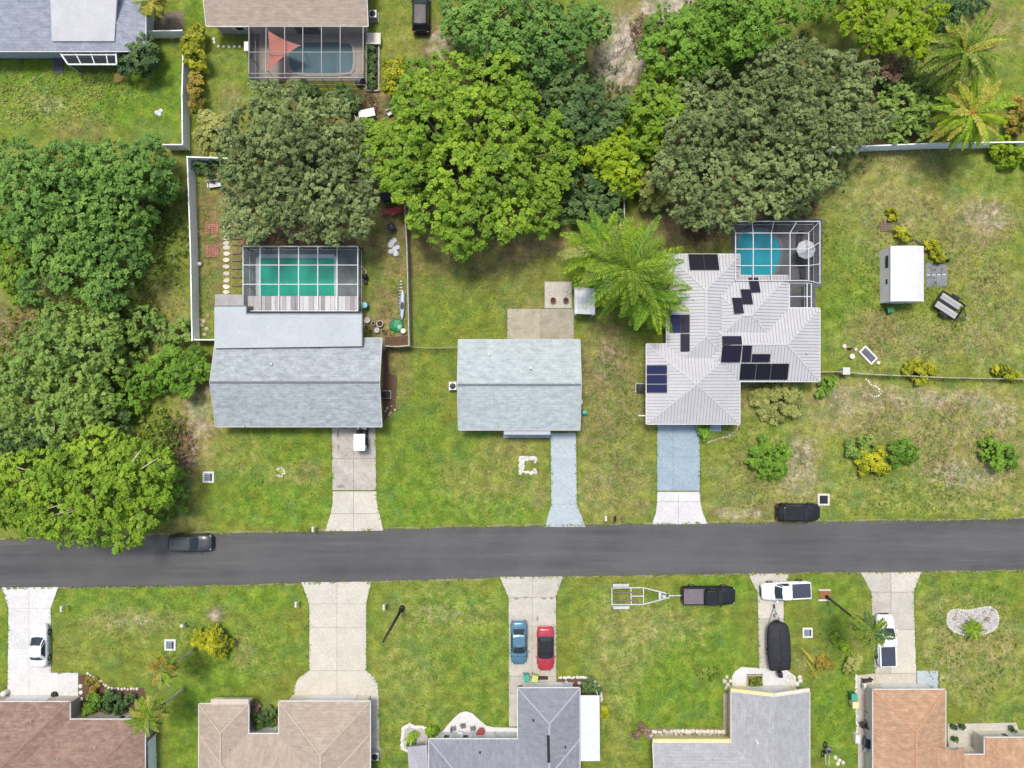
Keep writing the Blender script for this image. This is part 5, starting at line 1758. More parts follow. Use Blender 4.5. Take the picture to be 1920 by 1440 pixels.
obj('jack', MB().tube([(3.0, .25, .1), (3.0, .25, 1.0)], .05), m_dark, bt, False, True)

# covered boat
p = P(1460, 1212, 1.1)
bo = thing('covered_boat', 'boat under a taut black cover on the narrow driveway', 'boat', (p.x, p.y, 0.04), R(93))
secs = []
for x_, w_, zt in ((-2.62, .80, 1.25), (-2.5, 1.12, 1.45), (-1.5, 1.24, 1.62), (0, 1.28, 1.78), (1.2, 1.26, 1.76), (2.0, 1.15, 1.62), (2.45, .92, 1.5), (2.62, .62, 1.38)):
    secs.append([(x_, -w_ * .75, .75), (x_, -w_, 1.15), (x_, -w_ * .85, zt - .18), (x_, 0, zt), (x_, w_ * .85, zt - .18), (x_, w_, 1.15), (x_, w_ * .75, .75)])
m_cover = M('black_canvas_cover', (0.030, 0.031, 0.036), (0.020, 0.021, 0.025), 2.5, 0.75, bump=0.6)
obj('cover', loft(secs), m_cover, bo, True, True)
obj('cover_seam', MB().tube([(-2.4, 0, 1.47), (-1.5, 0, 1.63), (0, 0, 1.79), (1.2, 0, 1.77), (2.4, 0, 1.52)], .03, 4), m_dark, bo, False, True)
for x_ in (-1.5, .9):
    obj('cover_strap', MB().tube([(x_, -1.3, 1.1), (x_, -1.08, 1.48), (x_, 0, 1.76), (x_, 1.08, 1.48), (x_, 1.3, 1.1)], .015, 4), m_dark, bo, False, True)
obj('hull', loft([[(x_, -w_ * .8, .8), (x_, 0, zb), (x_, w_ * .8, .8)] for x_, w_, zb in ((-2.6, .9, .45), (0, 1.1, .42), (2.0, .8, .5), (2.8, .3, .75))]), m_dark, bo, False, True)
obj('outboard_motor', MB().box(-3.35, -.22, .75, -2.75, .22, 1.35), m_dark, bo, False, True, bevel=.09)
obj('propeller_leg', MB().box(-3.2, -.07, .25, -2.95, .07, .78), m_dark, bo, False, True)
for sy in (-1, 1):
    obj('trailer_rail', MB().beam((-2.2, sy * .7, .42), (2.6, sy * .55, .42), .1), m_steel, bo, False, True)
    obj('trailer_tongue', MB().beam((2.6, sy * .55, .42), (4.0, 0, .42), .1), m_steel, bo, False, True)
    wheel(bo, -.8, sy * .98, .3, .2, sy)
obj('trailer_winch', MB().box(3.1, -.12, .42, 3.35, .12, .98), m_steel, bo, False, True)
obj('trailer_coupler', MB().beam((3.95, 0, .42), (4.35, 0, .40), .14), m_dark, bo, False, True)

# small flat trailer by the shed
p = P(1779, 574, 0.5)
ft = thing('utility_trailer', 'small grey-decked utility trailer near the white shed', 'trailer', (p.x, p.y, 0.03), R(-33))
m_slat = M('weathered_grey_deck_board', (0.40, 0.39, 0.38), (0.28, 0.27, 0.26), 2, 0.85, stretch=(.6, 5, 1), vary=.12)
for k in range(5):
    y_ = -.72 + k * .36
    if k == 2:
        obj('deck_board', MB().box(-1.25, y_ - .14, .50, .8, y_ + .14, .52), m_dark, ft, False, True)
    else:
        obj('deck_board', MB().box(-1.35, y_ - .165, .52, 1.25 - .2 * (k > 2), y_ + .165, .56), m_slat, ft, False, True)
for sy in (-1, 1):
    obj('side_rail', MB().beam((-1.5, sy * .98, .6), (1.4, sy * .98, .6), .09, .22), m_dark, ft, False, True)
    obj('fender', MB().box(-.55, sy * 1.18 - .14, .66, .45, sy * 1.18 + .14, .72), m_dark, ft, False, True, bevel=.04)
    wheel(ft, -.05, sy * 1.18, .3, .2, sy)
    obj('tongue_bar', MB().beam((1.4, sy * .8, .48), (2.3, 0, .48), .07), m_dark, ft, False, True)
for x_ in (-1.5, 1.4):
    obj('end_rail', MB().beam((x_, -.98, .6), (x_, .98, .6), .09, .2), m_dark, ft, False, True)
obj('coupler', MB().beam((2.2, 0, .48), (2.6, 0, .46), .09), m_steel, ft, False, True)

# white storage shed
zt = 2.35
c = [P(*p, zt) for p in ((1671, 461), (1733, 459), (1733, 565), (1670, 566))]
x0, x1, y0, y1 = (c[0].x + c[3].x) / 2, c[1].x, c[2].y, c[0].y
sh = thing('storage_shed', 'white storage shed with a pale arched roof on the right lot', 'shed', ((x0 + x1) / 2, (y0 + y1) / 2, 0))
m_shed = M('chalky_white_siding', (0.82, 0.76, 0.78), (0.74, 0.68, 0.70), 1.2, 0.6)
m_shedroof = M('chalky_white_roof', (0.56, 0.555, 0.545), (0.51, 0.505, 0.495), 0.7, 0.5, fine=.03)
obj('wall', MB().box(x0 + .06, y0 + .06, 0, x1 - .06, y1 - .06, zt - .1), m_shed, sh)
prof = [(-1, 0), (-.6, .14), (-.2, .2), (.2, .2), (.6, .14), (1, 0)]
xm, hw_ = (x0 + x1) / 2, (x1 - x0) / 2
secs = []
for yy in (y0, y1):
    secs.append([(xm + hw_ * a, yy, zt + b_ - .08) for a, b_ in prof] + [(xm + hw_ * a, yy, zt - .14) for a, b_ in prof[::-1]])
obj('roof', loft(secs), m_shedroof, sh)
obj('side_window', MB().box(x0 + .02, y1 - 2.2, 1.2, x0 + .05, y1 - .9, 1.75), m_glass, sh)
obj('vent', MB().box(x0 + .02, y0 + 2.0, 1.3, x0 + .05, y0 + 2.5, 1.6), m_dark, sh)
d_ = obj('door', MB().box(xm - .7, y0 + .01, .05, xm + .7, y0 + .05, 1.95), m_white_paint, sh)
obj('handle', MB().box(xm + .45, y0 - .04, .95, xm + .52, y0 + .01, 1.1), m_dark, d_)

# ------------------------------------------------------------------ vegetation
def unit(a):
    return a / np.maximum(np.linalg.norm(a, axis=-1, keepdims=True), 1e-9)


def rosettes(C, Nn, size, k, tilt=(-0.05, 0.5), width=0.34, droop=0.12, rng=RNG):
    """k kite leaves round each centre; returns verts, quads, leaf index"""
    n_ = len(C)
    ref = unit(rng.normal(size=(n_, 3)))
    U = unit(np.cross(Nn, ref))
    V = np.cross(Nn, U)
    sz = size * rng.uniform(.65, 1.25, (n_, 1))
    vs = []
    for j in range(k):
        t = 2 * np.pi * j / k + rng.uniform(-.4, .4, (n_, 1))
        tl = rng.uniform(tilt[0], tilt[1], (n_, 1))
        d = (np.cos(t) * U + np.sin(t) * V) * np.cos(tl) + Nn * np.sin(tl)
        s_ = np.cross(d, Nn)
        s_ = unit(s_) * sz * width
        L = sz * rng.uniform(.7, 1.15, (n_, 1))
        a = C + d * L * .06
        m_ = C + d * L * .5
        tip = C + d * L - np.array([0, 0, 1.0]) * L * droop
        vs.append(np.stack([a, m_ + s_, tip, m_ - s_], 1))
    Vv = np.concatenate(vs, 0).reshape(-1, 3)
    F = np.arange(len(Vv)).reshape(-1, 4)
    return Vv, F, np.tile(np.arange(n_), k)


def lobe_points(c, Rr, rsub, dens, nleaf, rng, flat=0.8, low=-0.25):
    """centres and normals of leaf sprays on the knobbly shell of a crown lobe"""
    ns = max(5, int(2.0 * (Rr / rsub) ** 2 * dens))
    d = rng.normal(size=(ns * 3, 3))
    d = unit(d)
    d = d[d[:, 2] > low][:ns]
    sc = c + d * np.array([1, 1, flat]) * (Rr - rsub * .6) * rng.uniform(.66, 1.10, (len(d), 1))
    st = rng.uniform(0, 1, len(d))
    n_ = len(d) * nleaf
    dd = unit(rng.normal(size=(n_, 3)) + np.repeat(d, nleaf, 0) * .9 + np.array([0, 0, .5]))
    sr = rsub * rng.uniform(.5, 1.4, (len(d), 1))
    C = np.repeat(sc, nleaf, 0) + dd * np.repeat(sr, nleaf, 0) * rng.uniform(.45, 1.1, (n_, 1))
    return C, unit(dd * .8 + np.array([0, 0, .75])), np.repeat(st, nleaf)


LEAF = {  # size, leaves per spray, sub-cluster radius, density, sprays per sub-cluster, width
    'mango': (.31, 5, .40, 1.0, 7, .34), 'lime': (.29, 5, .42, 1.0, 8, .34), 'oak': (.20, 4, .36, .95, 10, .38),
    'ficus': (.28, 4, .38, .9, 7, .38), 'pepper': (.25, 5, .42, 1.0, 7, .30), 'bright': (.27, 5, .42, 1.0, 8, .34),
    'dark': (.28, 4, .42, 1.0, 8, .36), 'shrub': (.24, 5, .34, 1.1, 9, .36), 'pale': (.34, 6, .40, 1.0, 8, .26), 'yellow': (.28, 5, .36, 1.0, 9, .36)}


def limbs(root, base, tops, h, r0, bark, rng):
    """tapered trunk with a limb to every lobe"""
    bx_, by_ = base
    cx, cy = np.mean([t[0] for t in tops]), np.mean([t[1] for t in tops])
    fork = Vector((bx_ + (cx - bx_) * .3, by_ + (cy - by_) * .3, h * .32))
    mb = MB().tube([(bx_, by_, -.1), (bx_, by_, .15), ((bx_ * 2 + fork.x) / 3, (by_ * 2 + fork.y) / 3, h * .15), fork], [r0 * 1.5, r0 * 1.1, r0, r0 * .85], 8)
    tr = obj('trunk', mb, bark, root, True)
    for t in tops:
        e = Vector(t)
        if rng.uniform() < .2:
            e.z += .62 * h * .28
        m_ = fork.lerp(e, .5) + Vector((rng.uniform(-.4, .4), rng.uniform(-.4, .4), rng.uniform(.1, .6)))
        obj('limb', MB().tube([fork - Vector((0, 0, .2)), m_, e], [r0 * .5, r0 * .3, r0 * .10], 5), bark, tr, True)


def tree(name, label, kind, mat, h, lobes, bark=None, group=None, base=None, r0=None, cat='tree', drop=.35, seed=None, flat=.8, dens=1.0):
    rng = np.random.default_rng(seed if seed is not None else (len(label) * 7919 + int(lobes[0][0])) % 99991)
    size, k, rsub, den, nl, wd = LEAF[kind]
    den *= dens
    cpx, cpy = np.mean([l_[0] for l_ in lobes]), np.mean([l_[1] for l_ in lobes])
    ext = max(max(math.hypot(l_[0] - cpx, l_[1] - cpy) for l_ in lobes), 1)
    if base is None:
        b0 = P(cpx, cpy, h * .6)
        base = (b0.x, b0.y)
    root = thing(name, label, cat, (base[0], base[1], 0), 0, group)
    Vs, Fs, Ts, tops = [], [], [], []
    off = 0
    if h > 3.0:      # small sprays that break the outline
        extra = []
        for _ in range(int(len(lobes) * .9)):
            lx, ly, lr = lobes[int(rng.integers(0, len(lobes)))]
            t = math.atan2(ly - cpy, lx - cpx) + rng.uniform(-1.2, 1.2)
            extra.append((lx + lr * .92 * math.cos(t), ly + lr * .92 * math.sin(t), lr * rng.uniform(.28, .5)))
        lobes = list(lobes) + extra
    for (lx, ly, lr) in lobes:
        dist = math.hypot(lx - cpx, ly - cpy) / ext
        Rr = lr / PPM * (CAM_H - h * .7) / CAM_H
        zt = h * (1 - drop * dist ** 1.5) * rng.uniform(.90, 1.03)
        zc = max(zt - flat * Rr, Rr * .25)
        p = P(lx, ly, zc + .45 * Rr)
        c = np.array([p.x, p.y, zc])
        rs_ = min(rsub, Rr * .55)
        C, Nn, st = lobe_points(c, Rr, rs_, den, nl, rng, flat)
        C[:, 2] = np.maximum(C[:, 2], .06)
        V_, F_, li = rosettes(C, Nn, size, k, width=wd, rng=rng)
        lt = rng.uniform(.1, .9)
        tone = np.clip(.36 * lt + .34 * st[li] + .30 * rng.uniform(0, 1, len(li)), 0, 1)
        Vs.append(V_)
        Fs.append(F_ + off)
        Ts.append(np.repeat(tone, 4))
        off += len(V_)
        tops.append((p.x, p.y, zc))
    if h > 2.2:
        limbs(root, base, tops, h, r0 or max(.10, h * .035), bark or m_bark, rng)
    else:
        mb = MB()
        for t in tops:
            for q_ in range(3):
                mb.tube([(base[0] + rng.uniform(-.1, .1), base[1] + rng.uniform(-.1, .1), 0), (t[0] + rng.uniform(-.2, .2), t[1] + rng.uniform(-.2, .2), t[2])], [.03, .012], 4)
        obj('stem', mb, bark or m_bark, root)
    raw_mesh('crown' if h > 2.2 else 'foliage', np.concatenate(Vs), np.concatenate(Fs), mat, np.concatenate(Ts), root)
    return root


# --- wooded lot on the left
GL = 'trees of the wooded left lot'
tree('broadleaf_tree', 'dark glossy tree at the left edge below the weedy yard', 'ficus', L_ficus, 8.5, [(40, 335, 60), (112, 312, 58), (60, 410, 58), (132, 392, 55), (0, 400, 50), (20, 292, 42), (160, 340, 40), (90, 360, 50)], group=GL, seed=1)
tree('broadleaf_tree', 'dark glossy tree reaching the corner of the tall white fence', 'ficus', L_ficus, 8.0, [(205, 310, 55), (268, 302, 46), (232, 372, 55), (290, 345, 38), (180, 300, 36), (275, 278, 26), (250, 335, 40), (190, 350, 45)], group=GL, seed=2)
tree('broadleaf_tree', 'dark glossy tree filling the lower part of the wooded lot', 'ficus', L_ficus, 7.5, [(170, 455, 58), (228, 478, 45), (130, 510, 45), (198, 530, 40), (92, 470, 48), (240, 425, 40), (65, 530, 38), (178, 552, 30), (120, 440, 45)], group=GL, seed=3)
tree('shrub', 'yellow-green shrub at the left edge of the wooded lot', 'lime', L_mango, 3.2, [(14, 470, 40), (22, 515, 32), (2, 440, 24), (30, 550, 22)], group=GL, cat='shrub', seed=4)
tree('broadleaf_tree', 'soft olive-green tree in the middle of the left lot', 'pepper', L_pepper, 7.5, [(108, 605, 50), (152, 650, 58), (72, 672, 52), (130, 715, 55), (60, 635, 40), (180, 610, 42), (190, 690, 42), (100, 650, 50)], m_bark_pale, group=GL, seed=5)
tree('broadleaf_tree', 'soft olive-green tree with bare pale twigs left of the tan dirt', 'pepper', L_pepper, 6.5, [(42, 760, 52), (100, 785, 48), (165, 755, 44), (18, 705, 42), (130, 760, 44), (10, 800, 36), (190, 790, 26)], m_bark_pale, group=GL, seed=6)
tree('shrub', 'loose olive shrub beside the tall white fence', 'pepper', L_pepper, 3.8, [(225, 588, 34), (262, 602, 34), (240, 645, 30), (290, 618, 22)], group=GL, cat='shrub', seed=7)
tree('shrub', 'fresh green shrub sprawling towards the long grey house', 'bright', L_bright, 3.4, [(270, 712, 38), (322, 702, 40), (362, 684, 30), (240, 752, 32), (345, 725, 20), (298, 690, 28), (380, 700, 16)], group=GL, cat='shrub', seed=8)
tree('shrub', 'small bright shrub against the foot of the tall white fence', 'bright', L_pepper, 2.2, [(330, 622, 22), (318, 645, 16), (345, 600, 14)], group=GL, cat='shrub', seed=9)
tree('shrub', 'dark shrub under the pale twigs at the left edge', 'dark', L_dark, 4.0, [(22, 830, 46), (78, 842, 36), (55, 815, 30), (215, 800, 26)], group=GL, cat='shrub', seed=10)
tree('oak_tree', 'lime-green tree overhanging the road at lower left', 'lime', L_mango, 9.0, [(170, 848, 50), (228, 858, 46), (280, 872, 34), (112, 890, 55), (42, 900, 55), (180, 925, 56), (245, 935, 45), (90, 955, 52), (20, 955, 44), (168, 985, 44), (228, 1000, 32), (115, 1000, 30), (283, 930, 32), (60, 980, 30), (300, 890, 22), (262, 985, 22), (215, 900, 44)], m_bark_pale, group=GL, seed=11, flat=.7)
tree('shrub', 'dark green shrub between the overhanging tree and the square pad', 'dark', L_bright, 2.8, [(318, 905, 30), (325, 935, 26), (300, 960, 24), (310, 880, 20)], group=GL, cat='shrub', seed=12)
# --- behind the long grey house
tree('oak_tree', 'big grey-green oak behind the green pool', 'oak', L_oak, 9.5, [(470, 232, 54), (538, 212, 50), (600, 222, 48), (502, 290, 58), (580, 292, 58), (645, 270, 46), (452, 340, 48), (530, 368, 56), (608, 358, 56), (655, 322, 46), (470, 398, 46), (558, 408, 42), (628, 398, 50), (678, 385, 28), (432, 272, 36), (672, 420, 26), (500, 178, 34), (440, 415, 32), (548, 250, 48), (690, 345, 24)], group=None, seed=20)
tree('mango_tree', 'huge bright mango-like tree in the middle of the back yards', 'mango', L_mango, 10.0, [(715, 262, 46), (702, 300, 40), (800, 172, 46), (862, 140, 46), (932, 132, 50), (960, 188, 50), (800, 232, 54), (880, 218, 58), (960, 258, 58), (1028, 262, 46), (778, 318, 56), (860, 318, 62), (940, 328, 62), (1018, 332, 46), (808, 398, 54), (880, 408, 56), (950, 398, 50), (1006, 398, 36), (860, 455, 32), (1045, 292, 34), (740, 330, 36), (760, 280, 44)], seed=21)
tree('shrub', 'yellow-green sapling beside the top pool planter', 'lime', L_yellow, 4.0, [(738, 130, 26), (745, 150, 26), (752, 172, 18), (730, 155, 14)], cat='shrub', seed=22)
tree('shrub', 'fresh green shrub at the top edge of the mango-like tree', 'bright', L_bright, 5.0, [(780, 140, 34), (765, 190, 34), (790, 200, 30)], cat='shrub', seed=23)
tree('lime_tree', 'small lime-green tree right of the mango-like tree', 'lime', L_lime, 6.0, [(1150, 272, 52), (1112, 262, 34), (1190, 252, 38), (1165, 320, 34), (1130, 290, 36), (1178, 345, 20)], seed=24)
tree('lime_tree', 'narrow lime-green tree leaning over the grey oak', 'lime', L_mango, 7.0, [(1222, 200, 42), (1246, 160, 42), (1205, 285, 32), (1252, 212, 32), (1215, 245, 36), (1262, 135, 26)], seed=25)
GW = 'trees of the wooded top lots'
tree('broadleaf_tree', 'dark green tree at the top edge right of the black car', 'dark', L_ficus, 8.0, [(880, 42, 46), (940, 30, 48), (900, 88, 38), (860, 8, 36), (925, 70, 40), (845, 60, 24), (910, 0, 40)], group=GW, seed=30)
tree('broadleaf_tree', 'dark green tree at the top edge left of the sandy clearing', 'ficus', L_ficus, 8.0, [(1020, 48, 48), (1080, 38, 46), (1010, 108, 44), (1112, 28, 34), (970, 92, 38), (1000, 0, 40), (1060, 85, 40), (1120, 55, 22)], group=GW, seed=31)
tree('broadleaf_tree', 'deep green tree below the sandy clearing', 'ficus', L_dark, 6.5, [(1062, 150, 44), (1022, 182, 42), (1100, 190, 36), (1080, 232, 40), (1140, 220, 34), (1062, 190, 36), (1165, 200, 26), (1120, 240, 30), (1185, 180, 22)], group=GW, seed=32)
tree('broadleaf_tree', 'deep green tree in the shade right of the mango-like tree', 'dark', L_dark, 5.0, [(1090, 345, 42), (1062, 390, 34), (1112, 395, 38), (1145, 355, 28), (1128, 330, 28), (1145, 395, 24)], group=GW, seed=33)
tree('broadleaf_tree', 'fresh green tree right of the sandy clearing', 'bright', L_bright, 7.5, [(1262, 92, 46), (1312, 62, 54), (1300, 118, 42), (1240, 42, 32), (1342, 100, 42), (1285, 60, 40), (1225, 70, 22)], group=GW, seed=34)
tree('broadleaf_tree', 'fresh green tree at the top edge beside the vivid lime tree', 'bright', L_bright, 8.0, [(1372, 32, 50), (1422, 52, 42), (1455, 28, 40), (1400, 5, 40), (1500, 10, 30), (1395, 75, 34), (1545, 5, 34)], group=GW, seed=35)
tree('oak_tree', 'grey-green oak directly behind the turquoise pool', 'oak', L_oak, 9.5, [(1290, 192, 50), (1340, 168, 50), (1302, 260, 52), (1362, 248, 58), (1270, 312, 42), (1330, 328, 52), (1388, 318, 48), (1350, 388, 42), (1398, 380, 38), (1290, 368, 38), (1400, 190, 48), (1312, 402, 26), (1340, 215, 48)], group=GW, seed=36)
tree('oak_tree', 'grey-green oak left of the white fence and two palms', 'oak', L_oak, 9.5, [(1452, 122, 52), (1510, 110, 48), (1570, 132, 46), (1462, 190, 56), (1530, 198, 56), (1600, 198, 50), (1642, 228, 36), (1480, 268, 56), (1550, 258, 46), (1595, 248, 42), (1442, 318, 46), (1492, 338, 46), (1462, 375, 32), (1545, 318, 32), (1620, 140, 36), (1505, 232, 48)], group=GW, seed=37)
tree('shrub', 'dark olive shrub between the oak and the orange-hearted palm', 'pepper', L_pepper, 4.5, [(1700, 192, 42), (1722, 230, 34), (1690, 138, 30), (1740, 160, 28), (1675, 235, 26), (1735, 205, 28)], group=GW, cat='shrub', seed=38)
tree('lime_tree', 'vivid lime tree at the top edge near the palms', 'lime', L_lime, 8.0, [(1622, 20, 42), (1680, 30, 48), (1732, 18, 40), (1650, 64, 32), (1700, 62, 34), (1738, 72, 22), (1600, -5, 36), (1725, 92, 14)], group=GW, seed=39)
tree('bare_shrub', 'dry brown bare shrub below the vivid lime tree', 'pepper', L_brown, 5.5, [(1665, 108, 26), (1652, 128, 22), (1690, 125, 20), (1668, 140, 20)], cat='shrub', seed=40, dens=.5)
tree('shrub', 'pale variegated shrub beside the feathery palm', 'pale', L_pale, 3.6, [(1225, 352, 30), (1206, 340, 20), (1246, 365, 22), (1222, 378, 20), (1238, 330, 18)], cat='shrub', seed=41)
tree('shrub', 'brown dry shrub above the turquoise pool cage', 'oak', L_oak, 2.6, [(1465, 395, 24), (1500, 385, 22), (1530, 350, 26), (1545, 330, 22)], cat='shrub', seed=42)
tree('shrub', 'dark shrub at the top edge right of the vivid lime tree', 'dark', L_dark, 3.5, [(1795, 12, 30), (1770, 0, 26), (1825, 0, 26), (1775, 40, 16)], cat='shrub', seed=43)
tree('shrub', 'yellowing shrub at the right edge beside the orange-hearted palm', 'yellow', L_croton, 2.4, [(1912, 215, 20), (1905, 240, 14), (1915, 190, 12)], cat='shrub', seed=44)
tree('shrub', 'lime sprawling shrub hanging over the white fence at right', 'lime', L_lime, 2.0, [(1875, 278, 18), (1900, 288, 22), (1918, 300, 18), (1885, 268, 12)], cat='shrub', seed=45)
# --- top houses
tree('shrub', 'dark round shrub beside the white-framed lanai', 'dark', L_dark, 4.2, [(238, 80, 24), (262, 85, 26), (250, 105, 26), (275, 105, 22), (240, 120, 16), (270, 125, 16)], cat='shrub', seed=46)
tree('croton_hedge', 'tall yellow-green hedge behind the white yard fence', 'yellow', L_yellow, 2.9, [(362, 62, 18), (358, 85, 20), (364, 108, 20), (372, 120, 12), (352, 75, 12)], cat='hedge', seed=47)
tree('croton_hedge', 'brownish croton hedge below the tall yellow-green hedge', 'yellow', L_croton, 2.6, [(366, 145, 14), (364, 162, 15), (367, 180, 15), (366, 198, 13)], cat='hedge', seed=48)
tree('shrub', 'pale yellow-green shrub left of the grey-green oak', 'pale', L_pale, 2.8, [(385, 225, 20), (400, 240, 20), (382, 255, 20), (395, 275, 16), (375, 270, 14), (410, 225, 12)], cat='shrub', seed=49)
tree('shrub', 'dark ivy-like shrub inside the corner of the tall white fence', 'dark', L_dark, 1.8, [(372, 312, 16), (395, 318, 18), (420, 322, 16), (440, 312, 12)], cat='shrub', seed=50)
tree('shrub', 'round dark shrub below the top pool cage', 'dark', L_dark, 1.9, [(580, 165, 16), (572, 152, 10), (590, 175, 10)], cat='shrub', seed=51)
tree('shrub', 'dark shrub below the corner of the top pool cage', 'dark', L_dark, 2.2, [(650, 178, 14), (662, 192, 14), (640, 165, 8), (655, 205, 10)], cat='shrub', seed=52)
for i_, (x, y, w_) in enumerate(((696, 92, 'topmost shrub in the narrow planter, just below the cream deck box'), (697, 106, 'second shrub from the top of the narrow planter'), (696, 119, 'third shrub from the top of the narrow planter'),
                                 (697, 132, 'third shrub from the bottom of the narrow planter'), (696, 146, 'second shrub from the bottom of the narrow planter'), (697, 158, 'bottommost shrub in the narrow planter'))):
    tree('planter_shrub', w_, 'shrub', L_dark, .8, [(x, y, 7)], group='shrubs in the narrow planter', cat='shrub', seed=60 + i_)
# --- shrubs on the right lots
tree('shrub', 'bright green round shrub below the metal-roofed house', 'bright', L_bright, 2.0, [(1440, 860, 30), (1462, 848, 22), (1418, 858, 20), (1455, 880, 22), (1430, 835, 18), (1425, 882, 14)], cat='shrub', seed=70)
tree('shrub', 'pale rosette shrub against the front of the metal-roofed house', 'pale', L_pale, 1.7, [(1457, 748, 30), (1428, 750, 20), (1488, 750, 20), (1462, 775, 20), (1450, 725, 16), (1480, 728, 16), (1440, 770, 16), (1486, 770, 14)], cat='shrub', seed=71)
tree('shrub', 'leafy green shrub at the corner of the light blue driveway', 'bright', L_bright, 2.2, [(1319, 800, 14), (1322, 812, 10)], cat='shrub', seed=72)
tree('shrub', 'small fresh shrub below the right corner of the metal roof', 'bright', L_bright, 1.4, [(1550, 722, 14), (1540, 735, 10), (1562, 715, 8)], cat='shrub', seed=73)
tree('shrub', 'loose yellow-green shrub left of the deep green shrub pair', 'yellow', L_yellow, 1.6, [(1640, 868, 20), (1622, 858, 16), (1648, 850, 14), (1655, 880, 12), (1618, 882, 10)], cat='shrub', seed=74)
tree('shrub', 'blue-green shrub touching the loose yellow-green shrub', 'bright', L_pepper, 1.8, [(1612, 838, 20), (1632, 832, 16), (1600, 850, 10)], cat='shrub', seed=75)
tree('shrub', 'deep green shrub right of the loose yellow-green shrub', 'bright', L_bright, 1.8, [(1690, 848, 20), (1708, 850, 18), (1680, 862, 12), (1700, 835, 12)], cat='shrub', seed=76)
tree('shrub', 'deep green shrub near the right edge above the road', 'bright', L_bright, 2.0, [(1868, 848, 22), (1890, 852, 20), (1850, 845, 14), (1902, 862, 14), (1875, 868, 14)], cat='shrub', seed=77)
tree('shrub', 'bright yellow shrub on the low pale rail fence', 'yellow', L_yellow, 1.4, [(1722, 698, 20), (1740, 695, 14), (1705, 690, 12), (1725, 712, 10)], cat='shrub', seed=78)
tree('shrub', 'bright yellow shrub at the right end of the low rail fence', 'yellow', L_yellow, 1.4, [(1890, 700, 16), (1875, 695, 10), (1905, 708, 10)], cat='shrub', seed=79)
tree('shrub', 'yellow scrambling shrub at the upper corner of the white shed', 'yellow', L_yellow, 1.2, [(1755, 470, 12), (1762, 482, 10), (1745, 458, 8), (1690, 430, 10), (1672, 402, 12), (1700, 445, 8)], cat='shrub', seed=80)
# --- south front yards
tree('shrub', 'low dark shrub row behind the brown-shingled house', 'dark', L_dark, 1.5, [(195, 1320, 18), (215, 1322, 18), (232, 1328, 16), (205, 1305, 10), (240, 1310, 10)], cat='shrub', seed=81)
tree('shrub', 'bright green shrub at the corner of the bright white driveway', 'bright', L_bright, 1.6, [(172, 1322, 15), (180, 1310, 10), (165, 1335, 10)], cat='shrub', seed=82)
tree('shrub', 'brownish round shrub at the top of the house bed', 'oak', L_croton, 1.3, [(168, 1282, 13), (175, 1292, 9)], cat='shrub', seed=83)
tree('shrub', 'mixed green and reddish shrub in the notch of the beige roof', 'shrub', L_dark, 1.4, [(478, 1342, 10), (495, 1352, 14), (505, 1338, 10), (485, 1358, 9)], cat='shrub', seed=84)
tree('shrub', 'reddish shrub beside the beige porch', 'shrub', L_brown, 1.2, [(472, 1322, 8), (480, 1332, 8)], cat='shrub', seed=85)
tree('shrub', 'pale shrub in the notch of the beige roof', 'shrub', L_pale, 1.0, [(498, 1345, 7), (508, 1355, 7)], cat='shrub', seed=86)
tree('shrub', 'round green shrub left of the teal bench', 'bright', L_mango, 1.3, [(808, 1370, 13), (812, 1376, 9)], cat='shrub', seed=87)
tree('shrub', 'lime shrub in the white stone bed', 'bright', L_mango, 1.2, [(773, 1386, 11), (770, 1396, 8)], cat='shrub', seed=88)
tree('shrub', 'dark green shrub at the corner of the white side awning', 'dark', L_dark, 1.4, [(1110, 1287, 12), (1098, 1290, 10), (1120, 1296, 9)], cat='shrub', seed=89)
tree('shrub', 'yellow shrub beside the white side awning', 'yellow', L_yellow, 1.1, [(1133, 1340, 9), (1136, 1330, 6)], cat='shrub', seed=90)
tree('shrub', 'brown twiggy shrub at the left end of the yellow wall bed', 'oak', L_brown, 1.3, [(1200, 1368, 10), (1212, 1372, 8), (1196, 1380, 7)], cat='shrub', seed=91)
tree('shrub', 'flowering yellowish shrub by the dead palm fronds', 'shrub', L_croton, 1.0, [(1545, 1238, 10), (1555, 1248, 9), (1535, 1248, 7)], cat='shrub', seed=92)
tree('shrub', 'pale spiky shrub above the side patio', 'pale', L_pale, 1.2, [(1600, 1245, 10), (1590, 1255, 8), (1608, 1236, 7)], cat='shrub', seed=93)
tree('shrub', 'low yellow-green shrub on the left of the palm on the tan driveway', 'lime', L_mango, 1.0, [(1575, 1205, 9), (1585, 1212, 8), (1568, 1198, 6)], cat='shrub', seed=94)
tree('shrub', 'dark weedy shrub in front of the yellow-walled house', 'shrub', L_weed, .8, [(1325, 1265, 14), (1345, 1262, 10), (1310, 1256, 9)], cat='shrub', seed=95)


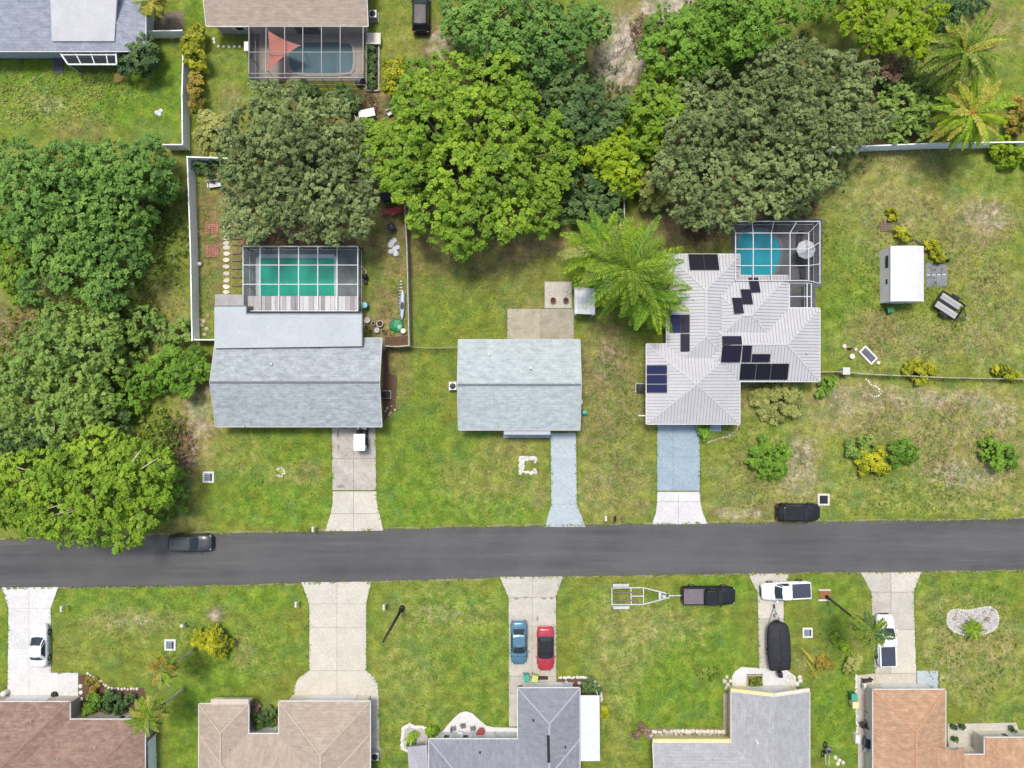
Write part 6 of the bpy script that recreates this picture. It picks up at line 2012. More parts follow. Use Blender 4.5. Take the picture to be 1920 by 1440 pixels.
# --- palms
def frond_mesh(name, L, mat, rng, npair=20, arch=.45, lw=.24, ll=.9):
    """one feather frond along +x, drooping"""
    V, F, T = [], [], []
    pts = []
    for i in range(npair + 1):
        t = i / npair
        pts.append(Vector((L * (t - .12 * t * t), 0, L * (.28 * t - arch * t * t))))
    for i in range(len(pts) - 1):   # midrib
        a, b_ = pts[i], pts[i + 1]
        w0, w1 = .035 * (1 - i / npair) + .008, .035 * (1 - (i + 1) / npair) + .008
        o_ = len(V)
        V += [(a.x, -w0, a.z), (b_.x, -w1, b_.z), (b_.x, w1, b_.z), (a.x, w0, a.z)]
        F.append((o_, o_ + 1, o_ + 2, o_ + 3))
        T += [.9] * 4
    for i in range(2, npair + 1):
        t = i / npair
        ln = ll * (math.sin(math.pi * min(1, t * .85 + .12)) * .8 + .2) * rng.uniform(.85, 1.1)
        for s_ in (-1, 1):
            a = pts[i]
            fw = rng.uniform(.45, .75)
            d = Vector((fw, s_ * 1.0, -.32 - .3 * rng.uniform(0, 1))).normalized()
            tip = a + d * ln
            sd = Vector((1, -s_ * fw, 0)).normalized() * lw * .35
            m_ = a + d * ln * .5 + Vector((0, 0, .05))
            o_ = len(V)
            V += [tuple(a), tuple(m_ + sd), tuple(tip), tuple(m_ - sd)]
            F.append((o_, o_ + 1, o_ + 2, o_ + 3))
            tt = float(np.clip(rng.uniform(.2, .75) + .15 * t, 0, 1))
            T += [tt] * 4
    me = bpy.data.meshes.new(name)
    me.from_pydata(V, [], F)
    a_ = me.attributes.new('tone', 'FLOAT', 'POINT')
    a_.data.foreach_set('value', np.array(T, dtype=np.float32))
    me.materials.append(mat)
    me.update()
    return me


def palm(label, base_px, crown_px, h, L, mats, nf=22, group=None, heart=None, bark=None, seed=0, arch=.45, up=(.0, 1.1), name='palm_tree', trunk_r=.13, ll=.9, lw=.24, npair=20, azs=None):
    rng = np.random.default_rng(seed)
    c = P(crown_px[0], crown_px[1], h)
    b_ = P(*base_px, 0) if base_px else Vector((c.x, c.y, 0))
    r = thing(name, label, 'palm', (b_.x, b_.y, 0), 0, group)
    pts = []
    for i in range(7):
        t = i / 6
        pts.append(b_.lerp(c, t ** 1.15 if base_px else t) * 1.0)
        pts[-1].z = h * t
    obj('trunk', MB().tube(pts, [trunk_r * (1.35 if i == 0 else 1.0 - .045 * i) for i in range(7)], 8), bark or m_bark_pale, r, True)
    if heart:
        obj('crown_heart', MB().lathe(c.x, c.y, [(.16, h - .25), (.30, h), (.24, h + .2), (.08, h + .4)], 8), heart, r, True)
    else:
        obj('crown_shaft', MB().lathe(c.x, c.y, [(trunk_r, h - .5), (trunk_r * 1.2, h - .1), (.03, h + .3)], 8), MATS['palm_frond'] if False else M('crown_shaft_green', (.12, .16, .04), (.09, .12, .03), 3, .7), r, True)
    meshes = []
    for k in range(5):
        m_ = mats[k % len(mats)]
        meshes.append(frond_mesh('frond', L * rng.uniform(.85, 1.1), m_, rng, npair, arch * rng.uniform(.8, 1.25), lw, ll))
    for k in range(nf):
        o = bpy.data.objects.new('frond', meshes[int(rng.integers(0, 5))])
        COL.objects.link(o)
        o.parent = r
        az = 2 * math.pi * (k * .381966 + rng.uniform(-.02, .02)) if azs is None else R(azs[k % len(azs)] + rng.uniform(-10, 10))
        el = up[1] - (up[1] - up[0]) * (k / nf) ** .8
        o.matrix_local = Matrix.Translation(c - b_) @ Matrix.Rotation(az, 4, 'Z') @ Matrix.Rotation(-el + .2, 4, 'Y') @ Matrix.Rotation(rng.uniform(-.35, .35), 4, 'X')
    return r


palm('tall feathery palm with a silvery green crown near the top right', None, (1808, 98), 7.0, 4.1, [L_frond_olive, L_frond, L_frond_yellow], 56, seed=1, heart=None, up=(-.5, 1.15), lw=.34, ll=.62, npair=20, arch=.55)
palm('golden palm with an orange heart on the white fence', (1822, 232), (1822, 212), 6.0, 4.2, [L_frond_yellow, L_mango, L_lime], 52, seed=2, heart=M('orange_palm_heart', (.50, .14, .03), (.38, .10, .02), 4, .8), up=(-.45, .95), ll=.58, lw=.34, npair=20)
palm('wide feathery clump palm beside the white metal roof', None, (1182, 505), 7.2, 5.5, [L_frond, L_mango, L_bright], 52, seed=3, up=(-.45, 1.2), ll=.95, lw=.22, npair=30, trunk_r=.17, arch=.62)
palm('second feathery palm merging with the clump palm', None, (1128, 470), 5.8, 4.4, [L_mango, L_frond_olive, L_bright], 30, seed=4, up=(-.4, 1.0), ll=.85, lw=.22, npair=26, arch=.6)
palm('third feathery palm stem close to the metal roof edge', None, (1222, 556), 6.0, 4.2, [L_frond, L_bright, L_mango], 30, seed=5, up=(-.5, 1.0), ll=.85, lw=.22, npair=26, arch=.6)
PF = 'young palms in front of the brown-shingled house'
tree('croton_bush', 'golden yellow bush on the left lawn beside a thin pale trunk', 'yellow', L_yellow, 2.1, [(376, 1196, 15), (398, 1190, 14), (388, 1208, 14), (416, 1210, 16), (404, 1222, 13), (418, 1226, 10), (368, 1204, 9), (410, 1197, 11)], cat='shrub', seed=96)
palm('palm with yellowing round crown left of the golden yellow bush', (367, 1216), (303, 1254), 6.2, 1.8, [L_frond_olive, L_croton, L_frond_yellow, L_mango, L_frond_olive], 64, PF, seed=7, up=(-.9, 1.2), arch=.55, ll=.42, lw=.24, npair=14, trunk_r=.12)
palm('round-crowned palm overhanging the corner of the brown roof', (347, 1288), (277, 1342), 6.4, 2.1, [L_frond_olive, L_mango, L_frond_yellow, L_frond, L_frond_olive], 64, PF, seed=8, up=(-.9, 1.2), arch=.55, ll=.45, lw=.24, npair=14, trunk_r=.12)
palm('leaning palm over the white pickup on the worn driveway', (1549, 1118), (1634, 1186), 9.0, 2.3, [L_frond, L_weed, L_dark], 18, seed=9, up=(-.5, .7), arch=.55, ll=.62, lw=.2, bark=M('dark_palm_bark', (.09, .065, .045), (.05, .038, .028), 4, .95, bump=.4), trunk_r=.14)
palm('small cycad in the kidney-shaped gravel bed', None, (1826, 1180), .7, 1.3, [L_frond, L_mango, L_frond], 22, seed=10, up=(-.1, .7), ll=.3, lw=.12, npair=14, trunk_r=.14, name='cycad')
palm('yellow fishtail palm at the top edge beside the blue-grey roof', None, (283, 2), 3.6, 1.9, [L_croton, L_frond_yellow, L_frond_olive], 22, seed=11, up=(-.4, .9), ll=.6, npair=14)

# --- low growth that nobody could count
def scatter(name, label, regions, n_, mat, size, k, zr, seed, up=.6, width=.34):
    """regions = px ellipses; leaf sprays lying on the ground between them"""
    rng = np.random.default_rng(seed)
    ar = np.array([r_[2] * r_[3] for r_ in regions], float)
    pk = rng.choice(len(regions), n_, p=ar / ar.sum())
    t, rad = rng.uniform(0, 2 * np.pi, n_), np.sqrt(rng.uniform(0, 1, n_)) * rng.uniform(.7, 1.15, n_)
    rg = np.array(regions, float)[pk]
    px_, py_ = rg[:, 0] + rg[:, 2] * rad * np.cos(t), rg[:, 1] + rg[:, 3] * rad * np.sin(t)
    C = np.stack([(px_ - 960) / PPM, (720 - py_) / PPM, zr[0] + (zr[1] - zr[0]) * rng.uniform(0, 1, n_) ** 2], 1)
    # gather into clumps
    cl = rng.uniform(-.35, .35, (max(1, n_ // 6), 2))[rng.integers(0, max(1, n_ // 6), n_)]
    C[:, :2] += cl
    Nn = unit(rng.normal(size=(n_, 3)) * .5 + np.array([0, 0, 1.0]))
    V, F, li = rosettes(C, Nn, size, k, (up - .4, up + .4), width, rng=rng)
    V[:, 2] = np.maximum(V[:, 2], .015)
    patch = .5 + .5 * np.sin(C[:, 0] * .9 + 1.3 * np.sin(C[:, 1] * .7))
    tone = np.clip(.4 * patch[li] + .6 * rng.uniform(0, 1, len(li)), 0, 1)
    o = raw_mesh(name, V, F, mat, np.repeat(tone, 4))
    o['kind'] = 'stuff'
    o['label'] = label
    o['category'] = name.replace('_', ' ')
    return o


scatter('undergrowth', 'tangled green undergrowth between the trees of the left lot', [(180, 430, 170, 150), (130, 690, 170, 130), (270, 600, 40, 40), (120, 900, 150, 90), (300, 820, 50, 60)], 7000, L_weed, .34, 4, (.05, .9), 1)
scatter('undergrowth', 'shady undergrowth beneath the trees of the top lots', [(900, 280, 170, 150), (980, 80, 130, 80), (1090, 250, 90, 140), (1450, 220, 190, 150), (1300, 80, 110, 70), (1700, 180, 60, 80), (560, 310, 120, 120), (1130, 380, 50, 40)], 9000, L_dark, .34, 4, (.05, .8), 2)
scatter('dry_brush', 'dry brown brush around the oaks and the sandy clearing', [(1205, 60, 24, 30), (1480, 390, 60, 20), (1320, 430, 50, 25), (560, 440, 100, 18), (60, 620, 40, 30), (1710, 235, 30, 30), (690, 200, 30, 20), (340, 840, 30, 50)], 2600, L_brown, .30, 4, (.02, .4), 3, width=.16)
scatter('dry_grass', 'pale dry grass tufts on the weedy right lots', [(1760, 790, 170, 55), (1600, 765, 90, 50), (1820, 880, 110, 40), (1700, 420, 110, 80), (1850, 420, 70, 60), (1720, 640, 130, 40), (1420, 900, 90, 60), (1500, 880, 40, 70), (1150, 720, 55, 90), (1150, 900, 60, 50), (1860, 590, 60, 100), (1690, 300, 100, 25)], 4500, L_tan, .26, 4, (.0, .08), 4, up=.3, width=.12)
scatter('weeds', 'green weed clumps over the right lots and lawn edges', [(1730, 560, 170, 150), (1740, 850, 180, 100), (1420, 880, 100, 90), (1150, 800, 60, 170), (1720, 940, 200, 30), (1560, 480, 30, 120), (1820, 1200, 90, 130), (380, 480, 20, 150), (330, 450, 25, 150), (740, 560, 25, 90)], 6000, L_weed, .22, 4, (.0, .08), 5, up=.3, width=.2)
scatter('weeds', 'coarse weed clumps on the mown front lawns', [(300, 1180, 160, 80), (500, 1210, 70, 100), (830, 1210, 110, 110), (1200, 1230, 130, 130), (1560, 1250, 50, 150), (520, 890, 100, 90), (780, 830, 70, 160), (930, 900, 90, 80), (170, 180, 170, 70), (900, 540, 120, 90)], 4500, L_bright, .17, 4, (.0, .06), 6, up=.4, width=.22)
scatter('weeds', 'pale seeding weeds on the top left yard', [(110, 190, 110, 55), (30, 190, 40, 60), (200, 165, 80, 30)], 700, L_pale, .22, 5, (.0, .15), 7, up=.4, width=.2)


# grass that creeps over the hard edges of the road and the drives
def fringe(name, label, lines, per_m, mat, size, seed):
    rng = np.random.default_rng(seed)
    pts = []
    for ln in lines:
        for a, b_ in zip(ln[:-1], ln[1:]):
            a2, b2 = P(*a), P(*b_)
            k = int((b2 - a2).length * per_m)
            if k < 1:
                continue
            t = rng.uniform(0, 1, k)
            pts.append(np.stack([a2.x + (b2.x - a2.x) * t + rng.normal(0, .07, k), a2.y + (b2.y - a2.y) * t + rng.normal(0, .07, k), rng.uniform(.03, .07, k)], 1))
    C = np.concatenate(pts)
    keep = np.sin(C[:, 0] * 1.9 + np.sin(C[:, 1] * 2.3) * 1.5) + rng.normal(0, .6, len(C)) > -.35
    C = C[keep]
    V, F, li = rosettes(C, unit(rng.normal(size=(len(C), 3)) * .4 + np.array([0, 0, 1.])), size, 4, (.0, .6), .2, rng=rng)
    V[:, 2] = np.maximum(V[:, 2], .02)
    o = raw_mesh(name, V, F, mat, np.repeat(np.clip(rng.normal(.5, .25, len(li)), 0, 1), 4))
    o['kind'] = 'stuff'
    o['label'] = label
    o['category'] = 'grass'


fringe('grass_fringe', 'ragged grass fringe along both edges of the road', [road_n[1:-1], road_s[1:-1]], 9, L_weed, .20, 1)
fringe('grass_fringe', 'grass creeping over the driveway edges', [
    [(622, 797), (623.5, 942), (610, 993)], [(704, 797), (706.5, 940), (718, 993)], [(1032, 822), (1033.5, 945), (1022, 986)], [(1080, 808), (1082, 945), (1097, 986)],
    [(1232, 797), (1232, 940), (1223, 981)], [(1312, 797), (1313, 940), (1326, 981)], [(6, 1103), (16, 1140), (14, 1310)], [(109, 1102), (96, 1140), (96, 1261), (147, 1261)],
    [(566, 1093), (579, 1130), (580, 1257), (559, 1271), (552, 1300)], [(696, 1092), (687, 1130), (687, 1257), (709, 1282), (712, 1420)], [(938, 1083), (953, 1120), (954, 1362)], [(1055, 1082), (1042, 1120), (1043, 1270)],
    [(1403, 1077), (1420, 1112), (1423, 1252)], [(1477, 1077), (1470, 1110), (1470, 1252)], [(1614, 1075), (1633, 1110), (1640, 1262)], [(1725, 1074), (1713, 1110), (1718, 1257), (1760, 1257), (1760, 1300)]], 8, L_bright, .17, 2)

# ------------------------------------------------------------------ yard things and small details
def along(pts, step):
    """points every step px along a px polyline"""
    out, carry = [], 0.0
    for a, b_ in zip(pts[:-1], pts[1:]):
        L = math.hypot(b_[0] - a[0], b_[1] - a[1])
        t = carry
        while t < L:
            out.append((a[0] + (b_[0] - a[0]) * t / L, a[1] + (b_[1] - a[1]) * t / L))
            t += step
        carry = t - L
    return out


def stones(name, label, pxs, mat, r=.16, seed=1, cat='edging', part='stone', flat=.6, jit=.8):
    rr = random.Random(seed)
    c = P(*pxs[0])
    root = thing(name, label, cat, (c.x, c.y, 0))
    for x, y in pxs:
        p = P(x + rr.uniform(-jit, jit), y + rr.uniform(-jit, jit))
        obj(part, MB().rock((p.x, p.y, .03), r * rr.uniform(.8, 1.2), rr.randrange(9999), flat), mat, root)
    return root


def boxpx(x0, y0, x1, y1, z0, z1, mb=None):
    a, b_ = P(x0, y1, z1), P(x1, y0, z1)
    return (mb or MB()).box(a.x, a.y, z0, b_.x, b_.y, z1)


# square covers with a grille, out on the lawns
def cover(px, py, label, frame, pad_, w=.62, rz=0):
    p = P(px, py, .2)
    r = thing('utility_cover', label, 'utility cover', (p.x, p.y, 0), rz, 'square utility covers on the front lawns')
    obj('pad', MB().box(-w, -w, 0, w, w, .14), pad_, r, False, True, bevel=.02)
    k = w * .68
    obj('well', MB().box(-k, -k, .1, k, k, .155), m_dark, r, False, True)
    for i in range(4):
        y_ = -k + (i + .5) * 2 * k / 4
        obj('slat', MB().box(-k * .95, y_ - .07, .15, k * .62, y_ + .07, .18), frame, r, False, True)
    return r


m_bluegrey = M('blue_grey_grille', (.24, .28, .32), (.17, .20, .23), 3, .6)
cover(390, 895, 'square white utility cover on the lawn left of the long grey house', m_bluegrey, m_whitestone)
cover(318, 1210, 'square white utility cover close to the yellowing palm', m_bluegrey, m_white_paint)
cover(1515, 1187, 'square white utility cover right of the covered boat', m_bluegrey, m_white_paint, .55)
cover(1545, 937, 'square cream utility cover near the black car on the road edge', m_dark, m_stone, .66)

# mailboxes and lawn lights
def mailbox(px, py, label, mat, rz=0):
    p = P(px, py, 1.1)
    r = thing('mailbox', label, 'mailbox', (p.x, p.y, 0), rz, 'kerbside mailboxes')
    obj('post', MB().box(-.06, -.06, 0, .06, .06, 1.05), m_white_paint, r, False, True)
    prof = [(-.13, 1.05), (.13, 1.05), (.13, 1.2), (.09, 1.29), (0, 1.33), (-.09, 1.29), (-.13, 1.2)]
    obj('box', loft([[(a, -.28, z_) for a, z_ in prof], [(a, .28, z_) for a, z_ in prof]]), mat, r, False, True)
    obj('flag', MB().box(.135, -.1, 1.15, .15, .0, 1.4), m_red, r, False, True)
    return r


mailbox(1136, 972, 'white mailbox at the road edge right of the narrow blue driveway', m_white_paint)
mailbox(1153, 972, 'dark mailbox between the white one and the brown one', m_dark)
mailbox(1168, 972, 'brown mailbox nearest to the white concrete apron', m_wood)
mailbox(587, 992, 'white mailbox at the foot of the stained driveway', m_white_paint)
mailbox(116, 1141, 'white mailbox beside the bright white driveway', m_white_paint)
mailbox(555, 1133, 'white mailbox left of the wide cream driveway', m_white_paint)
mailbox(720, 1138, 'white mailbox close to the dark wooden pole', m_white_paint)
p = P(342, 1173, .9)
g = thing('lawn_lamp', 'white globe lawn lamp left of the golden-green palm', 'lamp', (p.x, p.y, 0))
obj('post', MB().tube([(0, 0, 0), (0, 0, .8)], .04), m_dark, g, False, True)
obj('globe', MB().lathe(0, 0, [(.06, .78), (.17, .86), (.22, 1.0), (.17, 1.14), (.05, 1.21)], 10), m_white_paint, g, True, True)

# dark wooden pole
b0, t0 = P(754, 1140, 0), P(719, 1202, 9.6)
pl = thing('utility_pole', 'leaning dark wooden pole on the lawn right of the wide cream driveway', 'pole', (b0.x, b0.y, 0))
m_pole = M('creosoted_wood', (.055, .045, .035), (.035, .028, .022), 4, .9)
obj('shaft', MB().tube([b0, b0.lerp(t0, .5), t0], [.17, .14, .11], 8), m_pole, pl, True)
obj('pole_cap', MB().lathe(t0.x, t0.y, [(.13, t0.z - .02), (.13, t0.z + .06), (.03, t0.z + .1)], 8), m_dark, pl)
obj('base_collar', MB().lathe(b0.x, b0.y, [(.34, 0), (.30, .5), (.2, .55)], 8), m_dark, pl)
obj('guy_wire', MB().tube([(b0.x - .6, b0.y + .4, 0), b0.lerp(t0, .55)], .015, 4), m_steel, pl)

# kidney shaped bed
kb = blob([(1775, 1168), (1776, 1150), (1790, 1141), (1812, 1146), (1836, 1140), (1858, 1137), (1871, 1150), (1871, 1172), (1858, 1184), (1836, 1191), (1806, 1191), (1784, 1182)], 2)
kp = P(1823, 1165)
kr = thing('garden_bed', 'kidney-shaped gravel bed edged with pale stones', 'garden bed', (kp.x, kp.y, 0))
obj('gravel', MB().prism(pxpoly(kb), 0, .05), m_gravel, kr)
rr = random.Random(3)
for x, y in along(kb + [kb[0]], 4.6):
    p = P(x, y)
    obj('stone', MB().rock((p.x, p.y, .04), rr.uniform(.12, .17), rr.randrange(9999), .7), m_stone, kr)
for x, y, r_ in ((1790, 1158, .28), (1850, 1160, .32), (1858, 1150, .22), (1842, 1172, .25), (1800, 1175, .2)):
    p = P(x, y)
    obj('boulder', MB().rock((p.x, p.y, .05), r_, int(x), .8), m_tan_stone, kr)

# white stone ring and small ring on the lawns
stones('stone_ring', 'square ring of white stones on the lawn below the plain grey house', along([(976, 888), (976, 858), (1004, 858), (1004, 870)], 4.2) + along([(986, 886), (1004, 886), (1003, 878)], 4.5) + along([(981, 884), (981, 862), (1000, 861)], 5), m_whitestone, .21, 4, 'stone ring')
stones('stone_ring', 'small pale stone ring on the lawn of the long grey house', along([(520, 880), (528, 878), (535, 886), (528, 893), (520, 890)], 4), m_stone, .13, 5, 'stone ring')
stones('stone_edging', 'curved pale stone border below the metal-roofed house', along([(1386, 795), (1380, 808), (1366, 819), (1346, 823), (1322, 832)], 3.6), m_tan_stone, .12, 6)
stones('stone_edging', 'looped pale edging below the low rail fence', along([(1624, 712), (1634, 722), (1648, 728), (1650, 740), (1640, 745), (1628, 740)], 4.5), m_stone, .12, 7)

# --- green-pool yard, left side
st = P(424, 480)
sp_ = thing('stepping_stones', 'pale stepping stones leading up the left side of the green pool', 'stepping stones', (st.x, st.y, 0))
for i, y in enumerate((415, 424, 436, 446, 456, 464, 476, 488, 500, 513, 526, 538, 548)):
    rr = random.Random(i)
    pts = [(425 + rr.uniform(-1, 1) + 7.0 * math.cos(t) * rr.uniform(.85, 1.1), y + 4.4 * math.sin(t) * rr.uniform(.85, 1.1)) for t in [2 * math.pi * k / 7 for k in range(7)]]
    obj('stone', MB().prism(pxpoly(pts), 0, .06 + .004 * i), m_stone, sp_)
for (cx, cy), lab in (((398, 427), 'upper square terracotta brick pad beside the stepping stones'), ((399, 471), 'lower square terracotta brick pad beside the stepping stones')):
    c = P(cx, cy)
    bp_ = thing('brick_pad', lab, 'brick pad', (c.x, c.y, 0), 0, 'terracotta brick pads')
    for i in range(5):
        for j in range(6):
            x0, y0 = -.72 + i * .29, -.66 + j * .22
            obj('brick', MB().box(x0, y0, 0, x0 + .27, y0 + .20, .07 + .006 * ((i * 3 + j) % 3)), m_brick, bp_, local=True)
p = P(402, 346, .5)
bn = thing('garden_bench', 'white slatted bench under the oak beside the tall white fence', 'bench', (p.x, p.y, 0), R(8))
for k in range(4):
    obj('seat_slat', MB().box(-.75, -.26 + k * .135, .42, .75, -.15 + k * .135, .46), m_white_paint, bn, local=True)
for k in range(3):
    obj('back_slat', MB().box(-.75, .30 + k * .03, .55 + k * .14, .75, .33 + k * .03, .66 + k * .14), m_white_paint, bn, local=True)
for sx in (-.68, .68):
    obj('leg', MB().box(sx - .04, -.25, 0, sx + .04, -.18, .42), m_white_paint, bn, local=True)
    obj('leg', MB().box(sx - .04, .27, 0, sx + .04, .34, .95), m_white_paint, bn, local=True)
    obj('armrest', MB().box(sx - .05, -.26, .62, sx + .05, .32, .66), m_white_paint, bn, local=True)
te = thing('timber_edging', 'weathered timber sleepers left of the green pool cage', 'edging', (P(445, 480).x, P(445, 480).y, 0))
for y in (447, 460, 474, 488, 503, 520, 536):
    a, b_ = P(436, y + (y % 5) - 2), P(454, y)
    obj('sleeper', MB().beam((a.x, a.y, .08), (b_.x, b_.y, .08), .2, .16), m_wood, te)
bed = pxpoly([(500, 445), (600, 443), (668, 448), (668, 459), (458, 459), (458, 450)])
struct('mulch_bed', MB().prism(bed, 0, .03), m_mulch, label='brown mulch bed above the green pool cage')
p = P(374, 495, .3)
one('garden_ball', MB().lathe(p.x, p.y, [(.08, 0), (.2, .08), (.26, .25), (.2, .42), (.06, .5)], 10), m_white_paint, 'white garden ball beside the tall white fence', 'garden ball', smooth=True)
stones('stone_pile', 'tan stones in the strip left of the flat roof', [(378, 598), (384, 604), (380, 612), (388, 618), (384, 626), (376, 606), (390, 594)], m_tan_stone, .22, 8, 'stone pile', jit=2)

# --- green-pool yard, right side
p = P(683, 572, .9)
tb = thing('rain_barrel', 'teal barrel at the right edge of the green pool cage', 'barrel', (p.x, p.y, 0))
obj('drum', MB().lathe(0, 0, [(.30, 0), (.36, .2), (.38, .5), (.36, .8), (.31, .95)], 12), m_teal, tb, True, True)
obj('lid', MB().lathe(0, 0, [(.33, .95), (.33, 1.0), (.1, 1.03)], 12), M('pale_teal_lid', (.25, .50, .50), (.2, .42, .42), 2, .5), tb, False, True)
obj('hoop', MB().lathe(0, 0, [(.385, .3), (.40, .33), (.385, .36)], 12), m_dark, tb, False, True)
pm = thing('pool_pump', 'dark pool pump beside the right wall of the green pool cage', 'pump', (P(686, 520).x, P(686, 520).y, 0))
obj('tank', MB().lathe(0, 0, [(.25, 0), (.3, .15), (.3, .7), (.2, .9), (.06, .95)], 10), m_dark, pm, True, True)
obj('motor', MB().box(-.2, -.75, .05, .2, -.3, .4), m_dark, pm, False, True, bevel=.05)
obj('pipe', MB().tube([(0, -.3, .3), (.1, .6, .3), (-.4, 1.2, .2)], .04), m_white_paint, pm, False, True)
z_ = 2.1
tt = thing('tarp_shelter', 'dark tarp shelter in the shade between the oak and the mango-like tree', 'tarp shelter', (P(732, 322).x, P(732, 322).y, 0))
a_ = [P(*q_, z_) for q_ in ((704, 305), (756, 300), (758, 341), (706, 343))]
obj('sheet', MB().add([(a_[0].x, a_[0].y, z_ - .2), (a_[1].x, a_[1].y, z_), (a_[2].x, a_[2].y, z_ - .25), (a_[3].x, a_[3].y, z_ - .05), ((a_[0].x + a_[2].x) / 2, (a_[0].y + a_[2].y) / 2, z_ + .35)], [(1, 0, 4), (2, 1, 4), (3, 2, 4), (0, 3, 4)]), m_tarp_dark, tt)
for a in a_:
    obj('pole', MB().tube([(a.x, a.y, 0), (a.x, a.y, z_ - .1)], .03), m_steel, tt)
sd = thing('storage_box', 'dark storage box below the dark tarp shelter', 'storage box', (P(737, 366).x, P(737, 366).y, 0))
obj('body', MB().box(-1.1, -.75, 0, 1.1, .75, 1.0), m_tarp_dark, sd, False, True, bevel=.04)
obj('lid', MB().box(-1.15, -.8, 1.0, 1.15, .8, 1.08), M('dark_slate_lid', (.05, .055, .075), (.035, .04, .055), 2, .6), sd, False, True, bevel=.03)
wb = thing('wheelbarrow', 'red wheelbarrow beside the pale board fence', 'wheelbarrow', (P(748, 396).x, P(748, 396).y, 0), R(20))
obj('tray', loft([[(-.6, -.28, .35), (.45, -.22, .35), (.45, .22, .35), (-.6, .28, .35)], [(-.85, -.42, .68), (.75, -.36, .68), (.75, .36, .68), (-.85, .42, .68)]]), m_red, wb, False, True)
for sy in (-1, 1):
    obj('handle', MB().beam((.4, sy * .15, .28), (-1.35, sy * .3, .6), .05), m_wood, wb, False, True)
    obj('leg', MB().beam((-.45, sy * .22, .4), (-.5, sy * .22, 0), .04), m_dark, wb, False, True)
wheel(wb, .8, 0, .2, .09)
one('crate', boxpx(718, 390, 733, 402, 0, .5).add(*[(lambda m_: (m_.v, m_.f))(boxpx(720, 392, 731, 400, .5, .62))][0]), m_terracotta, 'reddish low crate left of the red wheelbarrow', 'crate')
gr = thing('kettle_grill', 'dark kettle grill below the red wheelbarrow', 'grill', (P(736, 428).x, P(736, 428).y, 0))
obj('bowl', MB().lathe(0, 0, [(.1, .5), (.35, .58), (.46, .8)], 12), m_dark, gr, True, True)
obj('lid', MB().lathe(0, 0, [(.47, .81), (.42, 1.0), (.25, 1.12), (.04, 1.16)], 12), M('blue_black_enamel', (.05, .055, .07), (.035, .04, .05), 2, .2), gr, True, True)
for k in range(3):
    t = 2 * math.pi * k / 3
    obj('leg', MB().tube([(.2 * math.cos(t), .2 * math.sin(t), .6), (.42 * math.cos(t), .42 * math.sin(t), 0)], .02), m_steel, gr, False, True)
rr = random.Random(9)
cs = MB()
for k in range(7):
    p = P(738 + rr.uniform(-5, 9), 452 + k * 4)
    cs.rock((p.x, p.y, .05), rr.uniform(.3, .45), k, .7)
one('cloth_heap', cs, m_tarp_white, 'crumpled white cover heap beside the pale board fence', 'cover heap', smooth=False)
kk = thing('kayak', 'pale blue kayak lying along the pale board fence', 'kayak', (P(755, 572).x, P(755, 572).y, 0), R(88))
m_kayak = M('pale_blue_hull', (.42, .50, .58), (.35, .42, .50), 1.5, .35)
obj('hull', loft([[(x_, -w_, .22), (x_, 0, zb), (x_, w_, .22), (x_, 0, .30)] for x_, w_, zb in ((-1.7, .04, .2), (-1.2, .24, .06), (0, .33, .0), (1.2, .24, .06), (1.7, .04, .2))]), m_kayak, kk, True, True)
obj('cockpit', MB().lathe(-.1, 0, [(.24, .26), (.27, .31), (.18, .315)], 10, 1.6, .8), m_dark, kk, False, True)
kk2 = thing('ladder', 'dark blue ladder lying beside the pale blue kayak', 'ladder', (P(751, 548).x, P(751, 548).y, 0), R(87))
for sy in (-.18, .18):
    obj('side_rail', MB().box(-1.4, sy - .03, .03, 1.4, sy + .03, .1), M('navy_rail', (.06, .08, .14), (.045, .06, .1), 2, .5), kk2, local=True)
for k in range(8):
    obj('rung', MB().box(-1.25 + k * .35, -.17, .05, -1.21 + k * .35, .17, .08), m_steel, kk2, local=True)
cs = MB()
p = P(744, 611)
cs.rock((p.x, p.y, .0), .85, 3, .45)
tg = thing('tarp_mound', 'green tarp mound in the lower right corner of the green-pool yard', 'tarp', (p.x, p.y, 0))
obj('tarp', cs, m_yard_green, tg)
obj('tarp_fold', MB().rock((p.x + .35, p.y - .15, .3), .32, 5, .5), M('pale_green_plastic', (.20, .48, .30), (.15, .4, .25), 2, .5), tg)
bk = thing('bucket', 'cream bucket right of the green tarp mound', 'bucket', (P(757, 621).x, P(757, 621).y, 0))
obj('pail', MB().lathe(0, 0, [(.2, 0), (.27, .42), (.25, .43), (.2, .1)], 12), m_cream, bk, False, True)
obj('rim', MB().lathe(0, 0, [(.27, .40), (.29, .42), (.27, .44)], 12), m_white_paint, bk, False, True)
m_pots = [m_stone, m_whitestone, m_tan_stone, m_terracotta]
POTS = [(688, 600, .34, 1, 'wide white pot nearest the corner of the flat roof'), (699, 606, .25, 0, 'cream pot second from the flat roof corner'), (712, 607, .38, 0, 'wide cream pot at the far end of the pot cluster'), (706, 619, .30, 1, 'white pot in the middle of the pot cluster'),
        (719, 621, .26, 2, 'tan pot at the lower right of the pot cluster'), (694, 620, .2, 2, 'small tan pot close to the flat roof wall'), (703, 613, .16, 3, 'tiny terracotta pot between the white pots'), (686, 612, .2, 3, 'terracotta pot against the flat roof wall')]
